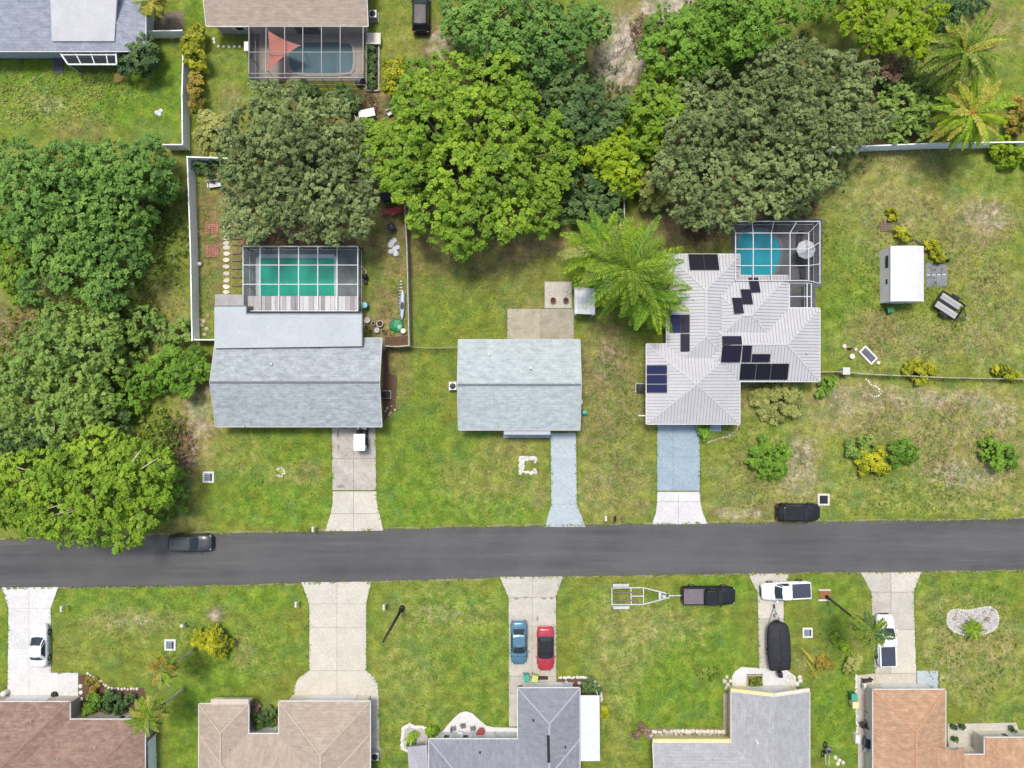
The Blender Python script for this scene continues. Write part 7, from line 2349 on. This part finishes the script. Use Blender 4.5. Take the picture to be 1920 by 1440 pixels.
for x, y, r_, mi, lab in POTS:
    p = P(x, y, .4)
    t_ = thing('plant_pot', lab, 'plant pot', (p.x, p.y, 0), 0, 'pots at the corner of the flat roof')
    obj('bowl', MB().lathe(0, 0, [(r_ * .6, 0), (r_ * .95, r_ * .9), (r_, r_ * 1.1), (r_ * .86, r_ * 1.1), (r_ * .8, r_ * .95)], 10), m_pots[mi], t_, False, True)
    obj('soil', MB().lathe(0, 0, [(r_ * .8, r_ * .9), (r_ * .8, r_ * 1.0), (.02, r_ * 1.04)], 10), m_soil if mi != 1 else m_gravel, t_, False, True)
struct('mulch_bed', MB().prism(pxpoly([(722, 632), (764, 630), (764, 646), (722, 648)]), 0, .035), m_mulch, label='brown mulch bed in the corner of the pale board fence')
struct('mulch_bed', MB().prism(pxpoly([(719, 655), (727, 656), (729, 700), (745, 705), (742, 770), (722, 785), (719, 790)]), 0, .03), m_mulch, label='brown mulch strip along the right wall of the long grey house')
stones('stone_pile', 'loose tan rubble at the lower right of the long grey house', [(726, 765), (733, 772), (740, 768), (728, 778), (736, 760), (722, 770)], m_tan_stone, .17, 12, 'stone pile', jit=2)
ac = lambda px, py, lab, w_=.42, mt=m_steel: (lambda r: (obj('cabinet', MB().box(-w_, -w_, .08, w_, w_, .85), mt, r, False, True, bevel=.04), obj('base_pad', MB().box(-w_ - .1, -w_ - .1, 0, w_ + .1, w_ + .1, .08), m_concrete, r, False, True), obj('fan_grille', MB().lathe(0, 0, [(w_ * .8, .85), (w_ * .8, .88), (.05, .90)], 12), m_dark, r, False, True)))(thing('air_conditioner', lab, 'air conditioner', (P(px, py, .8).x, P(px, py, .8).y, 0), 0, 'air conditioners beside the houses'))
ac(849, 724, 'air conditioner left of the plain grey house')
ac(1202, 727, 'dark air conditioner left of the metal-roofed garage', .4, m_dark)
ac(703, 1419, 'air conditioner right of the beige hip roof')
ac(723, 740, 'air conditioner in the mulch right of the long grey house', .36, m_tarp_dark)
ac(699, 26, 'pale air conditioner right of the top beige roof')
hr = thing('hose_reel', 'teal hose reel right of the plain grey house', 'hose reel', (P(1095, 773).x, P(1095, 773).y, 0))
obj('drum', MB().tube([(-.2, 0, .35), (.2, 0, .35)], .26, 12), m_teal, hr, False, True)
for sx in (-.23, .23):
    obj('side_frame', MB().box(sx - .03, -.25, 0, sx + .03, .25, .65), m_yard_green, hr, False, True, bevel=.02)
one('meter_box', boxpx(1088, 749, 1092, 758, .6, 1.3).add(*(lambda m_: (m_.v, m_.f))(boxpx(1088.5, 751, 1092.6, 756, .75, 1.15))), m_cream, 'small cream meter box on the right wall of the plain grey house', 'meter box')
wc = thing('white_canopy', 'white sheet-metal canopy partly under the feathery palm', 'canopy', (P(1095, 565).x, P(1095, 565).y, 0))
zz = 2.1
a_ = [P(*q_, zz) for q_ in ((1077, 537), (1116, 541), (1116, 590), (1077, 588))]
for i in range(5):
    l0, l1 = a_[0].lerp(a_[1], i / 5), a_[0].lerp(a_[1], (i + 1) / 5)
    k0, k1 = a_[3].lerp(a_[2], i / 5), a_[3].lerp(a_[2], (i + 1) / 5)
    obj('sheet', MB().prism([(l0.x + .01, l0.y), (l1.x - .01, l1.y), (k1.x - .01, k1.y), (k0.x + .01, k0.y)], zz - .06, zz + .015 * (i % 2)), m_tarp_white, wc)
for a in a_:
    obj('post', MB().box(a.x - .05 + (.2 if a.x < a_[1].x - 1 else -.2), a.y - .05, 0, a.x + .05 + (.2 if a.x < a_[1].x - 1 else -.2), a.y + .05, zz - .06), m_white_paint, wc)
for x, lab in ((1037, 'left brown planter tub on the small stained pad'), (1061, 'right brown planter tub on the small stained pad')):
    p = P(x, 563, .3)
    t_ = thing('planter_tub', lab, 'planter tub', (p.x, p.y, .05), 0, 'brown tubs on the small pad')
    obj('tub', MB().lathe(0, 0, [(.22, 0), (.33, .35), (.28, .35), (.26, .28)], 10), m_terracotta, t_, False, True)
    obj('soil', MB().lathe(0, 0, [(.27, .26), (.27, .29), (.02, .31)], 10), m_soil, t_, False, True)
stones('stone_pile', 'pale broken stones on the small stained pad', [(1055, 540), (1062, 545), (1066, 534), (1060, 552), (1068, 548)], m_stone, .16, 14, 'stone pile')

# --- right lot
mt = thing('ground_mat', 'grey ribbed mat on the grass right of the white shed', 'mat', (P(1755, 514).x, P(1755, 514).y, 0), R(2))
m_mat = M('grey_rubber_mat', (.20, .205, .22), (.16, .165, .18), 1.2, .8)
for k in range(4):
    obj('mat_tile', MB().box(-1.15 + k * .58, -1.35, 0, -1.15 + k * .58 + .56, 1.25 - .08 * k, .05 + .004 * k), m_mat, mt, local=True)
for k in range(4):
    obj('mat_stripe', MB().box(-1.05 + k * .58, -.12, .05, -.70 + k * .58, -.04, .075), m_white_paint, mt, local=True)
pn = thing('framed_panel', 'small dark panel in a white frame lying on the grass', 'panel', (P(1627, 666).x, P(1627, 666).y, 0), R(-46))
obj('frame', ring(MB(), [(-.82, -.36), (.82, -.36), (.82, .36), (-.82, .36)], .16, .0, .16), m_white_paint, pn, False, True)
for k in range(3):
    obj('panel_slat', MB().box(-.8, -.34 + k * .24, .04, .8, -.14 + k * .24, .10), M('grey_mesh_panel', (.13, .13, .16), (.1, .1, .12), 3, .7), pn, local=True)
for x, y, r_, lab in ((1584, 649, .22, 'white round pot near the right wall of the metal-roofed house'), (1598, 668, .30, 'larger white tub left of the framed panel'), (1648, 680, .2, 'small cream pot right of the framed panel'), (1606, 655, .15, 'smallest pale pot between the white tub and the house')):
    p = P(x, y, .3)
    t_ = thing('plant_pot', lab, 'plant pot', (p.x, p.y, 0), 0, 'white pots around the framed panel')
    obj('bowl', MB().lathe(0, 0, [(r_ * .7, 0), (r_, r_ * .8), (r_, r_ * 1.1), (r_ * .85, r_ * 1.1)], 10), m_whitestone, t_, False, True)
    obj('fill', MB().lathe(0, 0, [(r_ * .84, r_ * .9), (r_ * .84, r_ * 1.12), (.02, r_ * 1.2)], 10), m_white_paint, t_, False, True)
cy = thing('cycle_stand', 'dark pole with a small wheel near the white pots', 'yard ornament', (P(1590, 655).x, P(1590, 655).y, 0))
obj('pole', MB().tube([(0, 0, 0), (.3, .5, 1.4)], .03), m_dark, cy, False, True)
wheel(cy, .1, .1, .3, .08)
gp = thing('gate_pillar', 'pale square pillar on the low rail fence', 'pillar', (P(1577, 696).x, P(1577, 696).y, 0))
obj('shaft', MB().box(-.32, -.32, 0, .32, .32, 1.15), m_stone, gp, local=True)
obj('cap', MB().box(-.40, -.40, 1.15, .40, .40, 1.24), m_whitestone, gp, False, True, bevel=.03)
pt = thing('wooden_pallet', 'weathered pallet on the grass above the white shed', 'pallet', (P(1660, 425).x, P(1660, 425).y, 0), R(6))
for k in range(6):
    obj('plank', MB().box(-.6, -.5 + k * .18, .10, .6, -.36 + k * .18, .12), m_wood, pt, local=True)
for k in range(3):
    obj('bearer', MB().box(-.58 + k * .53, -.5, 0, -.48 + k * .53, .54, .1), m_wood, pt, local=True)
gb = thing('garden_bin', 'dark green bin below the lower edge of the white shed', 'bin', (P(1664, 582).x, P(1664, 582).y, 0), R(10))
obj('body', MB().box(-.3, -.28, 0, .3, .28, .6), M('dark_green_plastic', (.03, .09, .04), (.02, .07, .03), 2, .5), gb, False, True, bevel=.04)
obj('lid', MB().box(-.33, -.31, .6, .33, .31, .68), m_yard_green, gb, False, True, bevel=.03)
one('propane_tank', MB().lathe(P(1774, 489).x, P(1774, 489).y, [(.14, 0), (.17, .1), (.17, .35), (.1, .45), (.05, .55)], 10), m_dark, 'small dark gas bottle above the grey mat', 'gas bottle', smooth=True)

# planter at the foot of the leaning palm
pb = thing('planter_box', 'brown mulch planter with pale edging at the foot of the leaning palm', 'planter', (P(1547, 1116).x, P(1547, 1116).y, 0))
obj('mulch', boxpx(1537, 1108, 1557, 1124, 0, .08), M('orange_mulch', (.28, .13, .05), (.18, .085, .035), 6, .95, fine=.3), pb)
for (x0, y0, x1, y1) in ((1535, 1105, 1558, 1108), (1535, 1124, 1558, 1127)):
    obj('edging_board', boxpx(x0, y0, x1, y1, 0, .16), m_stone, pb)

# fallen palm fronds
ff = thing('fallen_fronds', 'dry fallen palm fronds on the grass right of the covered boat', 'palm fronds', (P(1520, 1235).x, P(1520, 1235).y, 0))
fm = [frond_mesh('dry_frond', 2.3, L_frond_yellow, np.random.default_rng(5 + k), 14, .10, .16, .4) for k in range(2)]
for k, (x, y, az) in enumerate(((1502, 1214, -50), (1506, 1220, -42), (1510, 1226, -48), (1516, 1232, -30), (1512, 1238, -62))):
    o = bpy.data.objects.new('frond', fm[k % 2])
    COL.objects.link(o)
    o.parent = ff
    pp = P(x, y) - Vector(ff.location)
    o.location = (pp.x, pp.y, .12 + .02 * k)
    o.rotation_euler = (0, .1, R(az))

# --- front of the slate grey house
stones('stone_edging', 'scalloped white stone border at the left end of the slate grey house', along([(755, 1402), (755, 1385), (757, 1366), (768, 1359), (780, 1364), (792, 1362), (800, 1368)], 5) + along([(757, 1404), (766, 1408), (776, 1405), (788, 1404), (797, 1398)], 5), m_whitestone, .24, 20)
struct('gravel_bed', MB().prism(pxpoly(blob([(757, 1405), (757, 1364), (772, 1358), (800, 1364), (802, 1398), (780, 1406)], 2)), 0, .03), m_gravel, label='white gravel bed at the left end of the slate grey house')
tb_ = thing('bench', 'teal bench on the white curved patio', 'bench', (P(832, 1378).x, P(832, 1378).y, .06))
for k in range(4):
    obj('seat_slat', MB().box(-.75, -.28 + k * .14, .42, .75, -.16 + k * .14, .46), m_teal, tb_, local=True)
for k in range(2):
    obj('back_slat', MB().box(-.75, -.36, .55 + k * .17, .75, -.32, .68 + k * .17), m_teal, tb_, local=True)
for sx in (-.66, .66):
    obj('leg', MB().box(sx - .04, -.34, 0, sx + .04, .2, .42), m_teal, tb_, local=True)
rp_ = thing('oval_table', 'dark red oval table on the white curved patio', 'table', (P(901, 1370).x, P(901, 1370).y, .06), R(75))
obj('table_top', MB().lathe(0, 0, [(.50, .66), (.52, .69), (.50, .72), (.02, .72)], 16, 1.35, .85), M('dark_red_top', (.28, .06, .05), (.22, .045, .04), 2, .5), rp_, False, True)
for sx in (-.35, .35):
    for sy in (-.2, .2):
        obj('leg', MB().box(sx - .03, sy - .03, 0, sx + .03, sy + .03, .67), m_dark, rp_, local=True)


def chair(px, py, label, mat, rz, z0=.06, group='small chairs on the white curved patio'):
    p = P(px, py, .4)
    r = thing('patio_chair', label, 'chair', (p.x, p.y, z0), R(rz), group)
    obj('seat', MB().box(-.24, -.24, .40, .24, .24, .45), mat, r, local=True)
    obj('backrest', MB().box(-.24, .22, .45, .24, .27, .88), mat, r, local=True)
    for sx in (-.21, .21):
        for sy in (-.21, .21):
            obj('leg', MB().box(sx - .02, sy - .02, 0, sx + .02, sy + .02, .40), m_steel, r, local=True)
    return r


m_chairgrey = M('grey_chair_fabric', (.16, .17, .19), (.12, .13, .145), 3, .8)
chair(850, 1366, 'grey chair right of the teal bench', m_chairgrey, 100)
chair(868, 1361, 'grey chair in the middle of the curved patio', m_chairgrey, 10)
chair(886, 1366, 'grey chair left of the dark red oval table', m_chairgrey, -80)
chair(863, 1376, 'white chair against the slate grey house wall', m_white_paint, 180)
for x, y, lab in ((927, 1376, 'dark garden figure right of the oval table'), (945, 1377, 'dark garden figure nearest the walkway corner')):
    p = P(x, y, .4)
    t_ = thing('garden_ornament', lab, 'garden ornament', (p.x, p.y, .05), 0, 'dark garden figures by the wall')
    obj('base', MB().lathe(0, 0, [(.2, 0), (.22, .08), (.1, .12)], 8), m_stone, t_, False, True)
    obj('figure', MB().lathe(0, 0, [(.1, .12), (.16, .3), (.1, .5), (.13, .6), (.05, .75)], 8), m_chairgrey, t_, True, True)


def bin_(px, py, label, mat, lidm, rz=0, z0=0.05):
    p = P(px, py, .9)
    r = thing('wheelie_bin', label, 'bin', (p.x, p.y, z0), R(rz), 'wheeled bins')
    obj('body', loft([[(-.24, -.24, .08), (.24, -.24, .08), (.24, .24, .08), (-.24, .24, .08)], [(-.31, -.33, .98), (.31, -.33, .98), (.31, .33, .98), (-.31, .33, .98)]]), mat, r, False, True)
    obj('lid', MB().box(-.33, -.36, .98, .33, .36, 1.05), lidm, r, False, True, bevel=.03)
    for sy in (-.25, .25):
        wheel(r, -.26, sy, .1, .05)
    return r


m_lgreen = M('yellow_green_plastic', (.45, .52, .16), (.38, .44, .13), 2, .5)
m_tealgreen = M('sea_green_plastic', (.06, .34, .24), (.045, .27, .19), 2, .5)
bin_(987, 1271, 'sea green bin at the house end of the pinkish driveway', m_tealgreen, m_tealgreen, 8)
bin_(1003, 1272, 'yellow-green bin beside the sea green bin', m_lgreen, m_lgreen, -6)
bin_(1601, 1306, 'sea green bin at the left edge of the cluttered side patio', m_yard_green, m_tealgreen, 4)
bin_(1603, 1321, 'yellow bin below the sea green bin on the side patio', m_yellowwall, m_yellowwall, 0)
fb_ = struct('garden_soil', MB().prism(pxpoly([(975, 1278), (1046, 1278), (1048, 1270), (1108, 1271), (1122, 1282), (1125, 1303), (1088, 1303), (1088, 1289), (975, 1289)]), 0, .03), m_mulch, label='dark planted strip in front of the slate grey house')
stones('stone_edging', 'white curved stone border round the slate grey house corner', along([(1048, 1271), (1075, 1270), (1100, 1270), (1113, 1276), (1122, 1286), (1127, 1302), (1128, 1316)], 4.2), m_whitestone, .17, 22)
stones('stone_pile', 'mixed white stones in the strip before the slate grey garage', [(1012, 1281), (1022, 1284), (1030, 1280), (1038, 1284), (1062, 1279), (1074, 1282), (1086, 1280), (985, 1284), (995, 1286)], m_gravel, .2, 23, 'stone pile', jit=1.5)
for i_, (x, y, mt_, lab) in enumerate(((1018, 1272, m_dark, 'long dark planter in front of the crimson convertible'), (1068, 1284, m_terracotta, 'reddish planter left of the curved white border'))):
    p = P(x, y, .3)
    t_ = thing('trough_planter', lab, 'planter', (p.x, p.y, 0))
    obj('trough', MB().box(-.55, -.16, 0, .55, .16, .3), mt_, t_, False, True, bevel=.03)
    obj('soil', MB().box(-.5, -.12, .3, .5, .12, .325), m_soil, t_, local=True)

# --- front of the yellow-walled house
struct('gravel_bed', MB().prism(pxpoly([(1206, 1366), (1360, 1366), (1360, 1388), (1214, 1388)]), 0, .03), M('tan_bed_soil', (.24, .19, .13), (.15, .12, .08), 4, .95), label='tan stone bed along the yellow front wall')
stones('stone_edging', 'row of cream and tan stones along the yellow front wall', along([(1216, 1372), (1358, 1372)], 7.0) + along([(1222, 1379), (1356, 1379)], 9.0), m_stone, .27, 25, jit=1.6)
stones('stone_pile', 'cream rubble left of the round grey landing', [(1362, 1270), (1358, 1278), (1366, 1283), (1360, 1288), (1369, 1275)], m_stone, .26, 26, 'stone pile', jit=1.5)
stones('stone_pile', 'white and brown rocks right of the covered boat stern', [(1480, 1268), (1490, 1272), (1484, 1280), (1494, 1284), (1500, 1276), (1476, 1276), (1498, 1268)], m_whitestone, .26, 27, 'stone pile', jit=1.5)
pp_ = pad('side_walk', 'narrow tan paving along the yellow side wall', [q(1356, 1300, 1371, 1338), q(1356, 1338, 1371, 1378)], m_tan_deck, gap=.015)
p = P(1415, 1278)
t_ = thing('planter_box', 'square planter of greenery set in the round grey landing', 'planter', (p.x, p.y, 0))
obj('soil', MB().box(-.75, -.65, 0, .75, .65, .08), m_soil, t_, local=True)
obj('kerb', ring(MB(), [(-.75, -.65), (.75, -.65), (.75, .65), (-.75, .65)], .1, 0, .16), m_tan_stone, t_, False, True)
rngp = np.random.default_rng(3)
C = np.stack([p.x + rngp.uniform(-.6, .6, 60), p.y + rngp.uniform(-.5, .5, 60), rngp.uniform(.1, .45, 60)], 1)
V, F, li = rosettes(C, unit(rngp.normal(size=(60, 3)) * .5 + np.array([0, 0, 1.])), .28, 5, rng=rngp)
raw_mesh('foliage', V, F, L_weed, np.repeat(rngp.uniform(0, 1, len(li)), 4), t_)

# bicycle and odds right of the yellow-walled house
bc = thing('bicycle', 'dark bicycle leaning beside the light grey roof', 'bicycle', (P(1542, 1402).x, P(1542, 1402).y, 0), R(75))
for x_ in (-.52, .52):
    wheel(bc, x_, 0, .34, .05)
for a, b_ in (((-.52, 0, .34), (-.1, 0, .8)), ((-.1, 0, .8), (.4, 0, .82)), ((-.12, 0, .3), (-.1, 0, .85)), ((-.12, 0, .3), (.4, 0, .8)), ((.52, 0, .34), (.38, 0, .95)), ((-.52, 0, .34), (-.12, 0, .3))):
    obj('frame_tube', MB().tube([a, b_], .025, 5), m_dark, bc, False, True)
obj('saddle', MB().box(-.22, -.08, .88, .06, .08, .94), m_dark, bc, False, True, bevel=.03)
obj('handlebar', MB().tube([(.38, -.28, .98), (.38, .28, .98)], .02, 5), m_steel, bc, False, True)
lw = thing('push_mower', 'pale-handled push mower right of the bicycle', 'mower', (P(1551, 1405).x, P(1551, 1405).y, 0), R(70))
obj('mower_deck', MB().box(-.4, -.28, .12, .4, .28, .35), m_chairgrey, lw, False, True, bevel=.06)
obj('engine', MB().lathe(0, 0, [(.16, .35), (.18, .5), (.1, .56)], 10), m_dark, lw, False, True)
for sy in (-.22, .22):
    obj('handle', MB().beam((-.35, sy, .3), (-1.3, sy * .8, 1.0), .04), m_white_paint, lw, False, True)
for sx in (-.3, .3):
    for sy in (-.3, .3):
        wheel(lw, sx, sy, .12, .06)
stones('stone_pile', 'pale pinkish rocks below the bicycle', [(1566, 1420), (1574, 1424), (1580, 1430), (1570, 1432)], m_stone, .24, 29, 'stone pile')

# --- side patio by the orange roof
m_chair_dark = M('dark_brown_wicker', (.06, .045, .035), (.04, .03, .025), 6, .8)
bd = thing('bench', 'dark wicker bench at the top of the cluttered side patio', 'bench', (P(1622, 1273).x, P(1622, 1273).y, .05), R(6))
obj('seat', MB().box(-.5, -.2, .36, .5, .2, .44), m_chair_dark, bd, False, True, bevel=.02)
obj('backrest', MB().box(-.5, .18, .44, .5, .25, .85), m_chair_dark, bd, False, True)
for sx in (-.45, .45):
    for sy in (-.16, .2):
        obj('leg', MB().box(sx - .03, sy - .03, 0, sx + .03, sy + .03, .37), m_chair_dark, bd, local=True)
chair(1620, 1285, 'white chair below the dark wicker bench', m_white_paint, 90, .05, 'chairs on the side patio')
chair(1616, 1357, 'dark chair below the cream table on the side patio', m_chair_dark, 200, .05, 'chairs on the side patio')
chair(1625, 1359, 'dark chair nearest the orange roof on the side patio', m_chair_dark, 160, .05, 'chairs on the side patio')
tb2 = thing('patio_table', 'cream rectangular table in a dark frame on the side patio', 'table', (P(1625, 1340).x, P(1625, 1340).y, .05))
obj('table_top', MB().box(-.28, -.55, .68, .28, .55, .72), m_cream, tb2, False, True, bevel=.02)
obj('frame_edge', MB().box(.28, -.6, .6, .42, .6, .74), m_chairgrey, tb2, False, True)
for sx in (-.24, .24):
    for sy in (-.5, .5):
        obj('leg', MB().box(sx - .03, sy - .03, 0, sx + .03, sy + .03, .68), m_chairgrey, tb2, local=True)
rg_ = thing('outdoor_rug', 'pink rug on the cluttered side patio', 'rug', (P(1625, 1315).x, P(1625, 1315).y, .05))
m_pink = M('pink_rug', (.50, .33, .30), (.42, .28, .26), 3, .9)
obj('rug_weave', MB().box(-.5, -.8, 0, .5, .8, .02), m_pink, rg_, local=True)
for sy in (-.83, .83):
    obj('rug_fringe', MB().box(-.5, sy - .03, 0, .5, sy + .03, .015), m_cream, rg_, local=True)
cg = thing('gas_grill', 'grey gas grill with a white side shelf on the side patio', 'grill', (P(1620, 1386).x, P(1620, 1386).y, .05), R(80))
obj('cabinet', MB().box(-.45, -.28, .1, .45, .28, .8), m_chairgrey, cg, False, True, bevel=.03)
obj('hood', loft([[(x_, -.28, .8), (x_, .28, .8), (x_, .24, 1.05), (x_, 0, 1.14), (x_, -.24, 1.05)] for x_ in (-.45, .45)]), m_dark, cg, False, True)
obj('side_shelf', MB().box(.46, -.25, .76, .95, .25, .8), m_white_paint, cg, False, True)
obj('side_shelf', MB().box(-.95, -.25, .76, -.46, .25, .8), m_steel, cg, False, True)
p = P(1614, 1382)
one('white_board', boxpx(1604, 1378, 1613, 1394, .0, .6).add(*(lambda m_: (m_.v, m_.f))(boxpx(1605, 1379, 1612, 1393, .6, .66))), m_white_paint, 'white board box left of the grey gas grill', 'box')
stones('stone_edging', 'white edging along the left side of the cluttered patio', along([(1605, 1266), (1605, 1300)], 3.4) + along([(1606, 1328), (1607, 1376)], 3.4), m_whitestone, .14, 33)
for k, (x, y, lab) in enumerate(((1788, 1362, 'dark potted plant at the left of the entry court'), (1803, 1362, 'dark potted plant at the middle of the entry court'), (1898, 1366, 'dark potted plant at the right end of the entry court'), (1790, 1385, 'dark potted plant close to the orange roof corner'))):
    p = P(x, y, .4)
    t_ = thing('potted_plant', lab, 'potted plant', (p.x, p.y, .05), 0, 'potted plants in the entry court')
    obj('pot', MB().lathe(0, 0, [(.16, 0), (.24, .35), (.2, .35), (.18, .3)], 10), m_chairgrey, t_, False, True)
    C = np.stack([rngp.uniform(-.22, .22, 26) + p.x, rngp.uniform(-.22, .22, 26) + p.y, rngp.uniform(.35, .8, 26)], 1)
    V, F, li = rosettes(C, unit(rngp.normal(size=(26, 3)) * .6 + np.array([0, 0, 1.])), .22, 4, rng=rngp)
    raw_mesh('foliage', V, F, L_dark, np.repeat(rngp.uniform(0, 1, len(li)), 4), t_)

# --- lower left
stones('stone_edging', 'white garden balls along the bright white driveway', [(152, 1286), (152, 1298), (153, 1310)], m_white_paint, .22, 34)
struct('mulch_bed', MB().prism(pxpoly([(148, 1265), (170, 1265), (205, 1290), (270, 1290), (275, 1320), (270, 1350), (148, 1340)]), 0, .03), m_mulch, label='brown planting bed beside the bright white driveway')
stones('stone_edging', 'pale stones edging the planting bed by the brown roof', along([(165, 1262), (185, 1275), (205, 1290), (240, 1292), (262, 1291)], 6), m_stone, .17, 35)
sf = fence('vinyl_fence', 'white side fence below the palm at the brown roof', [(277, 1392), (279, 1470)], 1.7, m_wfence)
p = P(8, 1300, .5)
one('white_drum', MB().lathe(p.x, p.y, [(.24, 0), (.3, .1), (.3, .7), (.24, .8), (.05, .84)], 12), m_white_paint, 'white drum at the left edge by the bright white driveway', 'drum', smooth=True)
p = P(99, 1305, .4)
one('dark_sack', MB().rock((p.x, p.y, .1), .42, 3, .6), m_dark, 'dark sack on the white driveway beside the brown roof', 'sack')
# front post and hose on the long grey house lawn, white pots
stones('stepping_stones', 'arc of small white stepping stones left of the top pool cage', [(401, 74), (402, 80), (410, 87), (420, 88), (430, 88), (440, 88), (450, 88)], m_whitestone, .17, 36, 'stepping stones', jit=.3)
one('white_cabinet', boxpx(458, 78, 465, 95, 0, 1.0).add(*(lambda m_: (m_.v, m_.f))(boxpx(457.6, 77.6, 465.4, 95.4, 1.0, 1.06))), m_white_paint, 'white cabinet against the left wall of the top pool cage', 'cabinet')
one('deck_box', boxpx(686, 62, 713, 82, 0, .6).add(*(lambda m_: (m_.v, m_.f))(boxpx(685.5, 61.5, 713.5, 82.5, .6, .68))), m_cream, 'cream deck box at the head of the narrow planter', 'box')
pf = thing('raised_planter', 'long narrow raised planter right of the top pool cage', 'planter', (P(699, 124).x, P(699, 124).y, 0))
obj('soil', boxpx(688, 84, 709, 168, 0, .22), m_soil, pf)
for (x0, y0, x1, y1) in ((685.5, 82, 688, 170), (709, 82, 711.5, 170), (688, 168, 709, 170.5)):
    obj('edging_board', boxpx(x0, y0, x1, y1, 0, .32), m_wornwood, pf)
cg2 = thing('covered_grill', 'grey covered grill below the corner of the top pool cage', 'grill', (P(677, 156).x, P(677, 156).y, 0), R(60))
obj('cover', loft([[(-.5, -.35, 0), (.5, -.35, 0), (.5, .35, 0), (-.5, .35, 0)], [(-.46, -.3, .8), (.46, -.3, .8), (.46, .3, .8), (-.46, .3, .8)], [(-.25, -.2, 1.12), (.25, -.2, 1.12), (.25, .2, 1.12), (-.25, .2, 1.12)]]), M('grey_mauve_cover', (.22, .22, .27), (.16, .16, .2), 2, .8), cg2, False, True)
obj('cover_strap', MB().box(-.48, -.32, .35, .48, .32, .40), m_dark, cg2, local=True)
wt = thing('garden_table', 'white garden table half hidden by the mango-like tree', 'table', (P(690, 217).x, P(690, 217).y, 0), R(12))
obj('table_top', MB().box(-.9, -.45, .70, .9, .45, .75), m_white_paint, wt, False, True, bevel=.03)
for sx in (-.8, .8):
    for sy in (-.36, .36):
        obj('leg', MB().box(sx - .04, sy - .04, 0, sx + .04, sy + .04, .70), m_white_paint, wt, local=True)
chair(730, 212, 'white chair right of the white garden table', m_white_paint, 30, 0, 'white garden chairs under the tree')
chair(672, 222, 'white chair left of the white garden table', m_white_paint, 110, 0, 'white garden chairs under the tree')
cl = MB()
for k, (x, y) in enumerate(((294, 211), (299, 214), (302, 208))):
    p = P(x, y)
    cl.rock((p.x, p.y, .02), .26, 40 + k, .35)
one('crumpled_cloth', cl, m_tarp_white, 'crumpled white cloth on the top left yard', 'cloth')
yl = MB()
p = P(224, 145)
yl.rock((p.x, p.y, .02), .7, 44, .35)
one('yellow_tarp', yl, M('faded_yellow_tarp', (.42, .32, .08), (.33, .25, .06), 2, .8), 'faded yellow tarp bundle below the dark round shrub', 'tarp')
dk = thing('door_mat_slab', 'dark paving slab beside the left end of the white-framed lanai', 'slab', (P(107, 125).x, P(107, 125).y, 0))
obj('paver', boxpx(98, 100, 118, 120, 0, .06), m_grey_deck, dk)
obj('paver', boxpx(101, 121, 118, 138, 0, .065), m_grey_deck, dk)
# shaded bed between the top houses
struct('gravel_bed', MB().prism(pxpoly([(290, 25), (345, 20), (345, 54), (290, 56)]), 0, .03), M('leafy_bed_soil', (.22, .17, .12), (.12, .10, .07), 3, .95, fine=.3), label='tan leafy bed right of the blue-grey roof')
# chimney pipes, dead wood in the sandy clearing
dw = thing('brush_pile', 'grey dead branches in the sandy clearing', 'brush pile', (P(1150, 120).x, P(1150, 120).y, 0))
rr = random.Random(8)
m_deadwood = M('grey_dead_wood', (.40, .36, .32), (.26, .23, .20), 4, .9)
for k in range(46):
    x, y = 1150 + rr.gauss(0, 22), 110 + rr.gauss(0, 26)
    p = P(x, y)
    a = R(rr.gauss(65, 28))
    L = rr.uniform(.6, 1.8)
    obj('branch', MB().tube([(p.x, p.y, rr.uniform(.03, .2)), (p.x + L * .5 * math.cos(a), p.y + L * .5 * math.sin(a), rr.uniform(.1, .4)), (p.x + L * math.cos(a + .2), p.y + L * math.sin(a + .2), rr.uniform(.03, .3))], [.045, .03, .012], 4), m_deadwood, dw)
